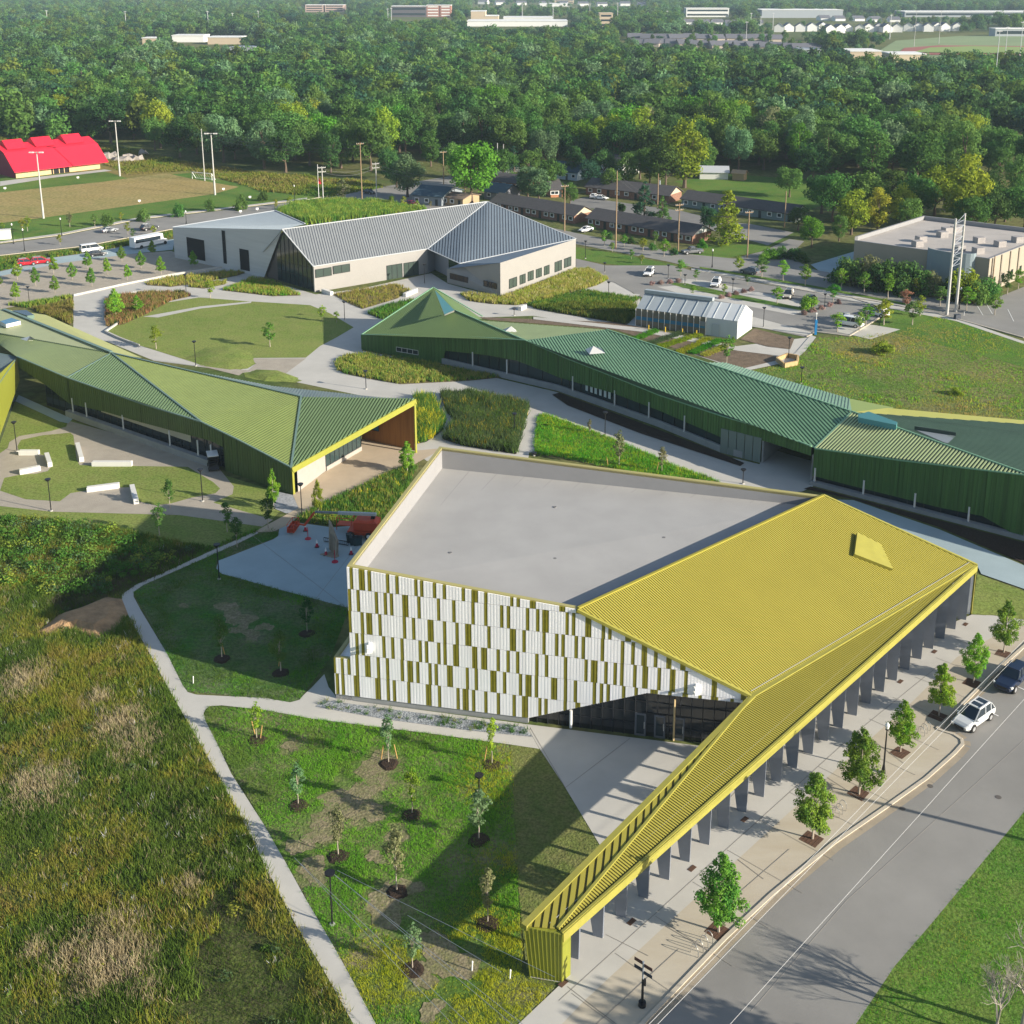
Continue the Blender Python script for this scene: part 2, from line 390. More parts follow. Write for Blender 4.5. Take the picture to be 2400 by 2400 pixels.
def px_window(name, parent, a, d, x0, y0, x1, y1, nx, nz=1, frame=MULLION, glass=GLASS, fw=0.1):
    """glazing on the vertical plane (point a, direction d) between two picture corners"""
    p = onplane(x0, y0, a, d); q = onplane(x1, y1, a, d)
    top = max(p.z, q.z); bot = min(p.z, q.z)
    dd = Vector((d[0], d[1], 0)).normalized(); n = Vector((dd.y, -dd.x, 0)); 
    if n.y > 0: n = -n
    return glazed(name, parent, p+n*0.03, q+n*0.03, bot, top, nx, nz, frame, glass, fw)

# ================================================================== the gold and white hall
A0 = P(826, 1643); A2 = P(1642, 1746); fd = (A2-A0).normalized(); E0 = P(2278, 1440)
fd2 = (fd.x, fd.y); fn = Vector((fd.y, -fd.x, 0))                  # fn points out of the facade, to the camera
def onf(x, y): return onplane(x, y, A0, fd2)
hA, hD, hF = onf(813, 1328), onf(1355, 1428), onf(1765, 1632)
hC = onplane(1930, 1163, E0, fd2); hB = onplane(1030, 1048, E0, fd2); hE = Vector((E0.x, E0.y, 5.96))
hE = onplane(2290, 1326, E0, fd2)
HALL = thing('arts_hall', 'large hall with white and olive striped facade, flat grey roof and ribbed gold roof', 'hall', (A0.x, A0.y, 0))
# facade cladding
bl = onf(787, 1624); b1 = onf(1238, 1683); b2 = onf(1517, 1624); b3 = onf(1757, 1649)
rows_px = [(1328, 0), ]
mb = MB()
zb = b1.z+0.02; ztop = hA.z; rowh = (ztop-zb)/6.0
rows_zoom = [
 [(292,305),(343,375),(393,412),(497,515),(550,568),(657,672),(690,706),(762,780),(818,833),(925,942),(980,1015),(1052,1068),(1198,1215),(1235,1250),(1310,1342),(1475,1508),(1570,1583)],
 [(283,292),(332,345),(435,450),(485,500),(520,535),(590,622),(675,692),(785,800),(872,888),(980,997),(1052,1068),(1142,1160),(1180,1195),(1288,1305),(1345,1360),(1380,1415),(1510,1525),(1547,1563),(1622,1655),(1715,1732),(1752,1768),(1848,1880)],
 [(285,297),(355,370),(387,418),(455,470),(593,608),(645,660),(733,765),(820,835),(890,905),(945,978),(1070,1087),(1197,1230),(1268,1285),(1380,1395),(1452,1468),(1488,1503),(1562,1580),(1602,1617),(1710,1727),(1823,1840),(1882,1897),(1940,1970),(2010,2030)],
 [(325,340),(358,373),(477,492),(527,543),(580,595),(682,698),(718,733),(787,803),(822,837),(877,908),(983,1012),(1035,1067),(1122,1140),(1178,1195),(1232,1247),(1340,1357),(1395,1410),(1502,1520),(1617,1632),(1655,1690),(1730,1745),(1782,1800),(1820,1838),(1893,1910),(1945,1975),(2030,2048),(2100,2130),(2180,2200)],
 [(195,210),(240,255),(278,292),(325,342),(378,408),(445,460),(497,512),(580,597),(618,648),(668,683),(737,752),(772,787),(842,873),(947,962),(998,1015),(1087,1120),(1158,1175),(1248,1265),(1285,1318),(1338,1355),(1430,1463),(1502,1518),(1558,1573),(1665,1680),(1705,1720),(1743,1758),(1830,1846),(1900,1918),(1990,2030),(2090,2106),(2170,2200),(2260,2278),(2330,2370),(2440,2460)],
 [(212,230),(245,262),(315,345),(435,465),(500,515),(535,550),(617,633),(722,752),(790,805),(895,908),(930,962),(983,998),(1052,1067),(1123,1140),(1212,1228),(1265,1298),(1357,1370),(1392,1407),(1500,1517)]]
rows_mid = [(500,690), (640,790), (770,900), (890,1010), (990,1110), (1090,1210)]   # zoom y at x=300 and at x=1300
def f_top(u):   # roof line height along the facade
    for p, q in ((hA, hD), (hD, hF)):
        up, uq = (p-A0).dot(fd), (q-A0).dot(fd)
        if u <= uq or q is hF: return p.z+(q.z-p.z)*(u-up)/(uq-up)
def f_bot(u):
    u1, u2, u3 = (b1-A0).dot(fd), (b2-A0).dot(fd), (b3-A0).dot(fd)
    if u < u1: return zb
    if u < u2: return zb+(b2.z-zb)*(u-u1)/(u2-u1)
    return b2.z+(b3.z-b2.z)*(u-u2)/(u3-u2)
uA, uF = (hA-A0).dot(fd), (hF-A0).dot(fd); uL = (bl-A0).dot(fd)
ann_z = 4.78
for r in range(6):
    z1 = ztop-rowh*r; z0 = ztop-rowh*(r+1)
    # rows follow the photo's slight fall to the entrance
    spans = []
    for x0, x1 in rows_zoom[r]:
        f = (x0-300)/1000.0; yz = rows_mid[r][0]+(rows_mid[r][1]-rows_mid[r][0])*f
        p = onf(700+x0*.4141, 1150+yz*.4141); q = onf(700+x1*.4141, 1150+yz*.4141)
        u0 = (p-A0).dot(fd); spans.append((u0, u0+max(0.33, (q-p).length*1.05)))
    u = (uL if r >= 4 else uA); end = uF; cur = u; segs = []
    for s0, s1 in spans:
        if s0 > cur: segs.append((cur, min(s0, end), 0))
        segs.append((max(s0, cur), min(s1, end), 1)); cur = s1
    while cur < end:                                               # carry the rhythm on past the transcribed stripes
        L = random.Random(int(cur*97)+r).choice([0.8, 1.3, 2.2]); segs.append((cur, min(cur+L, end), 0)); segs.append((min(cur+L, end), min(cur+L+.5, end), 1)); cur += L+.5
    for s0, s1, m_ in segs:
        n = max(1, int(round((s1-s0)/0.15))); st = (s1-s0)/n
        if s1-s0 < 0.02: continue
        for k in range(n):
            a, b = s0+k*st, s0+(k+1)*st
            mid = (a+b)/2; zt = min(z1, f_top(mid)) if r > 0 else f_top(mid); zbm = max(z0, f_bot(mid)) if (f_bot(mid) > zb+.01 or r == 5) else z0
            if r == 5: zbm = max(zb, f_bot(mid))
            if mid < uA-0.01: zt = min(zt, ann_z-0.1)
            if zt-zbm < 0.05: continue
            dep = 0.10 if k % 2 == 0 else 0.092
            if m_: dep = 0.10 if k % 2 == 0 else 0.05
            gap = 0.05
            p0 = A0+fd*a; p1 = A0+fd*b; o = fn*dep
            zt_a = min(zt, f_top(a)); zt_b = min(zt, f_top(b))
            if zt_a-zbm < 0.02 or zt_b-zbm < 0.02: continue
            bot = [V(p0.x, p0.y, zbm+gap), V(p1.x, p1.y, zbm+gap), V(p1.x+o.x, p1.y+o.y, zbm+gap), V(p0.x+o.x, p0.y+o.y, zbm+gap)]
            top = [V(bot[0].x, bot[0].y, zt_a), V(bot[1].x, bot[1].y, zt_b), V(bot[2].x, bot[2].y, zt_b), V(bot[3].x, bot[3].y, zt_a)]
            mb.prism(bot, top, m_)
# backing sheet
us = [uA, (b1-A0).dot(fd), (b2-A0).dot(fd), (hD-A0).dot(fd), (b3-A0).dot(fd)]
us = sorted(us)
for a, b in zip(us, us[1:]):
    p, q = A0+fd*a, A0+fd*b
    mb.face([V(p.x, p.y, f_bot(a+1e-4)), V(q.x, q.y, f_bot(b-1e-4)), V(q.x, q.y, f_top(b-1e-4)), V(p.x, p.y, f_top(a+1e-4))], 2)
mb.build('facade_cladding', [WHITE_PANEL, OLIVE, CONC_DARK], HALL)
# plinth
mb = MB(); p = A0+fd*uL; q = A0+fd*(b1-A0).dot(fd)
mb.prism([V(p.x, p.y, 0), V(q.x, q.y, 0), V(q.x, q.y, 0)-fn*0.4, V(p.x, p.y, 0)-fn*0.4], [V(p.x, p.y, zb), V(q.x, q.y, zb), V(q.x, q.y, zb)-fn*0.4, V(p.x, p.y, zb)-fn*0.4])
mb.build('plinth', CONC_DARK, HALL)
# other outer walls
FN_ = -fn
mb = MB()
for a, b in ((hA, hB), (hB, hC), (hC, hE)):
    d = (b-a); d.z = 0; d.normalize()
    mb.face([V(a.x, a.y, 0), V(b.x, b.y, 0), b-V(0, 0, 0.15), a-V(0, 0, 0.15)])
mb.build('side_walls', WHITE_PANEL, HALL)
# parapet and flat roof
def inset(quad, t):
    out = []
    for i in range(4):
        p, c, n = quad[i-1], quad[i], quad[(i+1) % 4]
        d1 = (c-p); d2 = (n-c); d1.z = d2.z = 0; d1.normalize(); d2.normalize()
        n1 = V(d1.y, -d1.x, 0); n2 = V(d2.y, -d2.x, 0); cen = sum(quad, V(0, 0, 0))/4
        if n1.dot(cen-c) < 0: n1 = -n1; n2 = -n2
        k = 1+n1.dot(n2); q = c+(n1+n2)*(t/k); out.append(V(q.x, q.y, c.z))
    return out
quad = [hA, hB, hC, hD]; inn = inset(quad, 0.42)
zf = [12.55, 12.55, 11.75, 11.75]
flo = [V(p.x, p.y, z) for p, z in zip(inn, zf)]
mb = MB()
for i in range(3 if False else 4):
    j = (i+1) % 4
    if i == 2: continue
    o = V(0, 0, 0.10)
    mb.prism([quad[i]-V(0, 0, .25), quad[j]-V(0, 0, .25), inn[j]-V(0, 0, .25), inn[i]-V(0, 0, .25)], [quad[i]+o, quad[j]+o, inn[j]+o, inn[i]+o])
mb.build('parapet_cap', mat('parapet_cap_metal', (0.33, 0.30, 0.12), 0.45), HALL)
mb = MB()
for i in (0, 1, 3):
    j = (i+1) % 4; mb.face([flo[i], flo[j], inn[j]-V(0, 0, .02), inn[i]-V(0, 0, .02)])
mb.build('parapet_lining', MEMB_WALL, HALL)
mb = MB(); mb.face(flo); mb.build('flat_roof', MEMBRANE, HALL)
mb = MB()
for k in range(1, 13):
    a = flo[0].lerp(flo[3], k/13); b = flo[1].lerp(flo[2], k/13); mb.beam(a+V(0, 0, .004), b+V(0, 0, .004), .10, .006)
mb.build('membrane_seams', mat('seam_grey', (.285, .28, .275), .8), HALL)
for f, g in ((.25, .3), (.6, .35), (.4, .75), (.8, .6)):
    p = flo[0].lerp(flo[3], f).lerp(flo[1].lerp(flo[2], f), g); mb = MB(); mb.tube(p+V(0, 0, .01), p+V(0, 0, .12), .22, .18, 12); mb.build('roof_drain', mat('drain_grey', (.15, .15, .15), .7), HALL)
mb = MB(); sl = 0.0
mb.face([flo[2], flo[3], inn[3]+V(0, 0, .03), inn[2]+V(0, 0, .03)]); mb.build('ridge_flashing', SLATE_FLASH, HALL)
# gold roof
groof = [hD, hC, hE, hF]; gd = rib_dir([hD, hC, hF], (1500, 1400), (1600, 1490))
mb = MB(); e3 = [hD+V(0, 0, .12), hC+V(0, 0, .12), hE, hF]
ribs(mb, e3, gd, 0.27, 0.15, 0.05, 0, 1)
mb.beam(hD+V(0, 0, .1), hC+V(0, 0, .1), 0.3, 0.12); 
mb.build('gold_roof', [GOLD, RIB_SHADE], HALL)
mb = MB(); mb.beam(hC+V(0, 0, .08), hE+V(0, 0, .05), 0.35, 0.14); mb.build('roof_edge_trim', GOLD_TRIM, HALL); mb = MB(); mb.beam(hD+V(0, 0, .12)+fn*0.1, hF+V(0, 0, .12)+fn*0.1, 0.35, 0.3, lift=-0.3)
mb.build('roof_edge_trim', GOLD_TRIM, HALL)
# thin snow rail
pl = [hD, hC, hF]
def on_roof(x, y, pts):
    N = (pts[1]-pts[0]).cross(pts[2]-pts[0]); o = Vector((0, 0, CH)); return o+ray(x, y)*(N.dot(pts[0]-o)/N.dot(ray(x, y)))
mb = MB(); mb.beam(on_roof(1760, 1622, pl)+V(0, 0, .08), on_roof(2274, 1319, [hC, hE, hF])+V(0, 0, .13), 0.04, 0.05); mb.build('snow_rail', RAILM, HALL)
# roof hatch
hp = [on_roof(x, y, pl) for x, y in ((2003, 1257), (2058, 1285), (2086, 1343), (1996, 1308))]
N = (pl[1]-pl[0]).cross(pl[2]-pl[0]).normalized(); N = N if N.z > 0 else -N
mb = MB(); mb.prism([p for p in hp], [p+N*0.7 for p in hp]); mb.build('roof_monitor', GOLD_TRIM, HALL)
# arcade roof
G0 = P(1318, 2303); gz = height(1318, 2303, 2190); gG = V(G0.x, G0.y, gz)
H0 = P(1243, 2290); gd_end = (G0-H0).normalized(); gH = onplane(1228, 2172, H0, (gd_end.x, gd_end.y))
gE = hE.copy()
foldpt = P(1307, 2178, gz+0.12)
ARC = HALL
edge_d = (gE-gG); edge_d.z = 0; edge_d.normalize(); edge_n = V(edge_d.y, -edge_d.x, 0)    # towards the street
if edge_n.x < 0: edge_n = -edge_n
fE = gE-V(0, 0, 0.05)
# fine ribbed plane
m1 = P(1506, 1962, gz+0.75); m2 = P(1615, 1843, gz+1.1); 
low = lambda p: p-edge_n*0.35
eaveG, eaveE = low(gG)+V(0, 0, 0.02), low(gE)+V(0, 0, 0.0)
fine = [foldpt, m1, hF+V(0, 0, .02), eaveE, eaveG]
fdir = rib_dir([foldpt, hF, eaveE], (1800, 1620), (1860, 1655))
mb = MB(); tri = [foldpt, hF+V(0, 0, .02), eaveE]
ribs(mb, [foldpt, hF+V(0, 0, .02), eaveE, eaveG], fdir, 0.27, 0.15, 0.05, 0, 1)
mb.build('arcade_roof', [GOLD, RIB_SHADE], HALL)
mb = MB(); wide = [gH+V(0, 0, .03), hF+V(0, 0, .03), foldpt]
wd = rib_dir(wide, (1480, 2000), (1476, 2050))
ribs(mb, wide, wd, 0.56, 0.36, 0.06, 0, 1); mb.build('arcade_lattice_roof', [GOLD, RIB_SHADE], HALL)
mb = MB()
mb.beam(hF+V(0, 0, .05), low(gE)+V(0, 0, .06), 0.45, 0.12); mb.beam(foldpt+V(0, 0, .03), hF+V(0, 0, .05), 0.22, 0.14)
mb.beam(gH, hF, 0.5, 0.42, lift=-0.25)
mb.build('arcade_ridge_trim', GOLD_TRIM, HALL)
# gutter line
mb = MB(); mb.beam(low(gG)-edge_n*0.9+V(0, 0, .16), low(gE)-edge_n*0.9+V(0, 0, .13), 0.04, 0.05); mb.build('arcade_snow_rail', RAILM, HALL)
# fascia
mb = MB(); mb.beam(gG+V(0, 0, .08), gE+V(0, 0, .08), 0.16, 0.74, lift=-0.74)
mb.beam(gG+V(0, 0, .05)-edge_n*.12, gE+V(0, 0, .05)-edge_n*.12, 0.2, 0.10)
mb.build('fascia', GOLD_TRIM, HALL)
# soffit
mb = MB(); mb.face([gG-V(0, 0, .6), gE-V(0, 0, .6), hF-V(0, 0, .6), gH-V(0, 0, .6)]); mb.build('soffit', mat('soffit_board', (0.35, 0.33, 0.25), 0.7), HALL)
# end pier
pb = [H0, G0, G0+edge_d*0.9, H0+edge_d*0.9]; pt = [gH, gG, gG+edge_d*0.9, gH+edge_d*0.9]
mb = MB(); mb.prism(pb, pt)
n = 9
for k in range(n+1):
    f = k/n; a = pb[0].lerp(pb[1], f); b = pt[0].lerp(pt[1], f); mb.beam(a-edge_d*.03, b-edge_d*.03, 0.05, 0.05)
mb.build('end_pier', LIME_WALL, HALL)
mb = MB(); ge0 = V(gE.x, gE.y, 0); mb.prism([ge0, ge0-edge_n*1.2, ge0-edge_n*1.2-edge_d*0.12, ge0-edge_d*0.12], [V(p.x, p.y, gE.z-.6) for p in (ge0, ge0-edge_n*1.2, ge0-edge_n*1.2-edge_d*0.12, ge0-edge_d*0.12)]); mb.build('end_pier', GOLD_TRIM, HALL)
# blades
S0, S1 = P(1352, 2252), P(2262, 1455); Ls = (S1-S0).length; nb = 25
bd = Vector((math.cos(R(-20)), math.sin(R(-20)), 0)); bt = Vector((-bd.y, bd.x, 0))
for k in range(nb):
    f = k/(nb-1); c = S0.lerp(S1, f); zt = gz+(gE.z-gz)*((c-gG).dot(edge_d)/(gE-gG).length)-0.62
    wt, wb = 1.35+0.5*f, 0.72+0.2*f; c = c-edge_n*0.55
    mb = MB(); t = 0.13
    bot = [c-bd*wb+bd*.6-bt*t, c+bd*.6-bt*t, c+bd*.6+bt*t, c-bd*wb+bd*.6+bt*t]
    top = [c-bd*wt+bd*.66-bt*t, c+bd*.66-bt*t, c+bd*.66+bt*t, c-bd*wt+bd*.66+bt*t]; top = [V(p.x, p.y, zt) for p in top]
    mb.prism(bot, top); mb.build('fin_column', FIN, HALL)
# street-side glazed wall under the gold roof and entrance glazing
w0 = V(hF.x, hF.y, 0)+fd*0.3; w1 = V(gE.x, gE.y, 0)-edge_n*4.2-edge_d*1.0
glazed('street_glazing', HALL, w0, w1, 0, 4.9, 26, 1)
g0 = onf(1232, 1697); g1 = A0+fd*(uF-0.3); rec = -fn*0.35
a_ = V(g0.x, g0.y, 0)+rec; c_ = V(b2.x, b2.y, 0)+rec; e_ = V(g1.x, g1.y, 0)+rec
gl = MB()
fr = MB()
def gtop(f_): 
    u = f_; return f_bot(u)
u0, u1 = (g0-A0).dot(fd), uF-0.3; nm = 20
pts_t = []
for k in range(nm+1):
    u = u0+(u1-u0)*k/nm; p = A0+fd*u+rec; zt = f_bot(u)+0.05
    if zt > 0.3: fr.beam(p, V(p.x, p.y, zt), 0.07, 0.10)
    pts_t.append(V(p.x, p.y, max(zt, 0.05)))
for k in range(nm): gl.face([V(pts_t[k].x, pts_t[k].y, 0), V(pts_t[k+1].x, pts_t[k+1].y, 0), pts_t[k+1], pts_t[k]])
for zz in (1.25, 2.5, 3.7):
    ks = [k for k in range(nm+1) if pts_t[k].z > zz+.1]
    if len(ks) > 1: fr.beam(V(pts_t[ks[0]].x, pts_t[ks[0]].y, zz)+fn*.05, V(pts_t[ks[-1]].x, pts_t[ks[-1]].y, zz)+fn*.05, 0.06, 0.07)
fo = fr.build('entrance_glazing', MULLION, HALL); gl.build('pane', glass_mat('entrance_glass', (0.018, 0.02, 0.022), 0.05), fo)
mb = MB(); mb.face([a_, e_, V(e_.x, e_.y, 4.4)-V(0, 0, 0), V(c_.x, c_.y, b2.z)]); 
for xx in (1500, 1545, 1590):
    p = onplane(xx, 1730+(xx-1500)*.12, a_, fd2); p = V(p.x, p.y, 0)+fn*0.06
    dm = MB(); w = 1.05
    dm.prism([p-fd*w/2, p+fd*w/2, p+fd*w/2+fn*.05, p-fd*w/2+fn*.05], [V(q.x, q.y, 2.45) for q in (p-fd*w/2, p+fd*w/2, p+fd*w/2+fn*.05, p-fd*w/2+fn*.05)])
    do = dm.build('door', mat('door_frame_grey', (0.10, 0.11, 0.13), 0.4), HALL)
    dm = MB(); q = p+fn*.06; dm.face([q-fd*.36+V(0, 0, .25), q+fd*.36+V(0, 0, .25), q+fd*.36+V(0, 0, 2.25), q-fd*.36+V(0, 0, 2.25)]); dm.build('pane', GLASS, do)
    dm = MB(); q = p+fn*.14; dm.tube(q+fd*.38+V(0, 0, .9), q+fd*.38+V(0, 0, 1.6), .03); dm.build('handle', FRAME_W, do)
mb = MB(); p = onf(1337, 1712); p = V(p.x, p.y, 0)-fn*0.16; mb.tube(p, V(p.x, p.y, 1.9), 0.14, n=12); mb.build('round_column', WHITEP, HALL)
mb = MB(); p = onf(1578, 1738); p = V(p.x, p.y, 0)-fn*0.15; mb.box((p.x, p.y, 2.2), (0.14, 0.14, 4.4), 0.3); mb.build('square_column', mat('tan_post', (.5, .38, .2), .6), HALL)
# wall lamps (fixtures on the facade)
for x, y in ((869, 1515), (1634, 1612)):
    p = onf(x, y)+fn*0.12; mb = MB(); mb.box(p, (0.3, 0.3, 1.0), 0); 
    for dz in (-.3, .2): mb.box(p+fn*.3+V(0, 0, dz), (0.5, 0.5, 0.18), 0.2)
    mb.build('wall_light', WHITEP, HALL)
# annex
dB = (hB-hA); dB.z = 0; dB.normalize()
q0 = V(bl.x, bl.y, 0); q1 = A0+fd*(uA-0.02); aw = [q0, q1, q1+dB*22, q0+dB*22]
mb = MB(); mb.prism([V(p.x, p.y, 0) for p in aw], [V(p.x, p.y, ann_z-.35) for p in aw]); mb.build('annex_wall', WHITE_PANEL, HALL)
mb = MB(); ai = [aw[0]+fd*.3+dB*.3, aw[1]+dB*.3, aw[2], aw[3]+fd*.3]
for i, j in ((0, 1), (3, 0)):
    mb.prism([V(aw[i].x, aw[i].y, ann_z-.35), V(aw[j].x, aw[j].y, ann_z-.35), V(ai[j].x, ai[j].y, ann_z-.35), V(ai[i].x, ai[i].y, ann_z-.35)], [V(aw[i].x, aw[i].y, ann_z), V(aw[j].x, aw[j].y, ann_z), V(ai[j].x, ai[j].y, ann_z), V(ai[i].x, ai[i].y, ann_z)])
mb.build('annex_parapet', mat('parapet_cap_metal', (0, 0, 0)), HALL)

# ================================================================== the long green classroom building
w = [P(848, 819), P(1036, 852), P(1308, 916), P(1543, 1000), P(1699, 1064), P(1780, 1083), P(1899, 1134), P(2366, 1256)]
GRN = thing('classroom_building', 'long building with forest green walls and folded emerald ribbed roof', 'building', tuple(w[0]))
tops_px = [(847, 785), (1036, 786), (1231, 798), (1326, 840), (1435, 883), (1543, 927), (1688, 976), (1784, 1004), (1904, 1050)]
def on_chain(x, chain):
    """point of the ground chain seen under picture column x"""
    for a, b in zip(chain, chain[1:]):
        xa, xb = proj(a)[0], proj(b)[0]
        if x <= xb or b is chain[-1]:
            lo, hi = 0.0, 1.0
            for _ in range(30):
                m_ = (lo+hi)/2
                if proj(a.lerp(b, m_))[0] < x: lo = m_
                else: hi = m_
            return a.lerp(b, lo)
tops, bots = [], []
bot_px = [(848, 819), (1036, 850), (1100, 828), (1180, 855), (1265, 866), (1308, 885), (1435, 920), (1543, 962), (1688, 1030), (1700, 1035), (1784, 1030), (1904, 1070)]
gchain = w[:6]+[w[6]]
def up_to(g, y):
    lo, hi = 0.0, 30.0
    for _ in range(40):
        m_ = (lo+hi)/2
        if proj((g.x, g.y, m_))[1] > y: lo = m_
        else: hi = m_
    return V(g.x, g.y, lo)
def line_y(px, x):
    for (x0, y0), (x1, y1) in zip(px, px[1:]):
        if x0 <= x <= x1: return y0+(y1-y0)*(x-x0)/(x1-x0)
    return px[-1][1] if x > px[-1][0] else px[0][1]
wb_px = [(848, 819), (1036, 852), (1045, 822), (1140, 832), (1210, 845), (1265, 866), (1308, 884), (1435, 921), (1543, 962), (1700, 1030), (1784, 1032), (1896, 1068)]
gx = [848, 940, 1036, 1045, 1090, 1140, 1210, 1231, 1265, 1308, 1326, 1380, 1435, 1490, 1543, 1600, 1645, 1688, 1740, 1784, 1840, 1896]
for x in gx:
    g = on_chain(x, gchain); tops.append(up_to(g, line_y(tops_px, x))); b = up_to(g, line_y(wb_px, x)); bots.append(b if b.z > 0.06 else V(g.x, g.y, 0))
clad('wall', GRN, tops, bots, R_WALL, 0.55, 0.06, 0.09)
wt_ = [t.copy() for t in tops]
# recessed glass, sill wall, columns
mbg = MB(); mbs = MB(); mbf = MB()
gpts = [on_chain(x, gchain) for x in gx[2:19]]
for a, b in zip(gpts, gpts[1:]):
    d = (b-a).normalized(); n_ = V(d.y, -d.x, 0); n_ = n_ if n_.y < 0 else -n_; r_ = -n_*0.9
    mbg.face([a+r_, b+r_, V(b.x, b.y, 4.5)+r_, V(a.x, a.y, 4.5)+r_])
    mbs.prism([a+n_*.1, b+n_*.1, b-n_*.3, a-n_*.3], [V(p.x, p.y, 1.05) for p in (a+n_*.1, b+n_*.1, b-n_*.3, a-n_*.3)])
go = mbg.build('window', GLASS_GREEN, GRN)
mbs.build('sill_wall', CONC_DARK, GRN)
L_ = gpts[0]; 
for a, b in zip(gpts, gpts[1:]):
    n = max(1, int((b-a).length/2.2))
    for k in range(n):
        p = a.lerp(b, k/n); d = (b-a).normalized(); n_ = V(d.y, -d.x, 0); n_ = n_ if n_.y < 0 else -n_; p = p-n_*.82; mbf.box((p.x, p.y, 2.6), (.08, .08, 3.8), math.atan2(d.y, d.x))
mbf.build('mullion_screen', MULLION, go)
for x in (1108, 1188, 1342, 1440, 1520, 1603):
    g = on_chain(x, gchain); mb = MB(); mb.tube(V(g.x, g.y, .9), V(g.x, g.y, 3.6), .13); mb.build('column', FRAME_W, GRN)
# small slot window and bright posters behind the glass
g1_, g2_ = on_chain(930, gchain), on_chain(981, gchain); n_ = V((g2_-g1_).normalized().y, -(g2_-g1_).normalized().x, 0); n_ = n_ if n_.y < 0 else -n_
glazed('slot_window', GRN, g1_+n_*.06, g2_+n_*.06, 0.9, 1.75, 4, 1, FRAME_W)
for k, x in enumerate((1368, 1379, 1389, 1400, 1411, 1421)):
    g = on_chain(x, gchain); d = (gchain[3]-gchain[2]).normalized(); n_ = V(d.y, -d.x, 0); n_ = n_ if n_.y < 0 else -n_
    g = g-n_*.7; mb = MB(); mb.box((g.x, g.y, 2.1), (.55, .05, 1.2), math.atan2(d.y, d.x)); mb.build('window_blind', mat('pale_blind', (.55, .62, .6), .7), GRN)
# sliding panels near the passage
g1_, g2_ = on_chain(1688, gchain), on_chain(1783, gchain); d = (g2_-g1_).normalized(); n_ = V(d.y, -d.x, 0); n_ = n_ if n_.y < 0 else -n_
mb = MB(); nn = 5
for k in range(nn):
    a = g1_.lerp(g2_, k/nn+.008)+n_*.15; b = g1_.lerp(g2_, (k+1)/nn-.008)+n_*.15
    mb.prism([a, b, b-n_*.1, a-n_*.1], [V(p.x, p.y, 3.9) for p in (a, b, b-n_*.1, a-n_*.1)])
mb.build('sliding_panels', mat('panel_grey_green', (.16, .20, .18), .5), GRN)
# passage: side walls, floor shade, lintel is the cladding above
p0, p1 = on_chain(1784, gchain), on_chain(1899, gchain); back = V(0.55, 0.83, 0)
mb = MB()
for p in (p0, p1): 
    q = p+back*14; mb.prism([p, q, q+V(.25, 0, 0), p+V(.25, 0, 0)], [V(r.x, r.y, 4.4) for r in (p, q, q+V(.25, 0, 0), p+V(.25, 0, 0))])
mb.face([p0+back*12, p1+back*12, V((p1+back*12).x, (p1+back*12).y, 4.6), V((p0+back*12).x, (p0+back*12).y, 4.6)])
mb.build('passage_wall', CONC_DARK, GRN)
# right wing wall
r0 = w[6]; r1 = w[7]; dr = (r1-r0).normalized(); r2 = r0+dr*60
t_px = [(1904, 1052), (2100, 1080), (2300, 1104), (2399, 1116)]
tops2, bots2 = [], []
for x, yb in ((1904, None), (1990, None), (2100, None), (2200, None), (2300, None), (2399, None)):
    lo, hi = 0.0, 60.0
    for _ in range(40):
        m_ = (lo+hi)/2
        if proj(r0+dr*m_)[0] < x: lo = m_
        else: hi = m_
    g = r0+dr*lo; tops2.append(up_to(g, line_y(t_px, x))); bots2.append((g, x))
wb2 = [(1904, 1115), (2000, 1140), (2130, 1172), (2290, 1212), (2296, 1215), (2330, 1170), (2335, 1170), (2336, 1245), (2399, 1268)]
bots2 = [up_to(g, min(line_y(wb2, x), 1300)) for g, x in bots2]
ext = tops2[-1]+dr*26+V(0, 0, 1.0); tops2.append(ext); bots2[-1].z = max(0, bots2[-1].z); bots2.append(V(ext.x, ext.y, 0))
clad('wall', GRN, tops2, bots2, R_WALL, 0.55, 0.06, 0.09)
nr = V(dr.y, -dr.x, 0); nr = nr if nr.y < 0 else -nr
glazed('window', GRN, r0-nr*.8, r0+dr*32-nr*.8, 0, 3.6, 14, 1)
mb = MB(); a, b = r0+nr*.4, r0+dr*33+nr*.4; mb.prism([a, b, b-nr*.9, a-nr*.9], [V(p.x, p.y, .55) for p in (a, b, b-nr*.9, a-nr*.9)]); mb.build('sill_wall', CONC_DARK, GRN)
for k in range(5): 
    g = r0+dr*(0.6+k*7.2); mb = MB(); mb.tube(V(g.x, g.y, .5), V(g.x, g.y, 2.6), .14); mb.build('column', FRAME_W, GRN)
gq = r0+dr*29.5; glazed('corner_window', GRN, gq+nr*.09, gq+dr*2.6+nr*.09, 0.7, 4.2, 2, 3, MULLION, mat('grey_shelf_glass', (.10, .11, .09), .2))  # corner panes in a paler grey-green glass colour
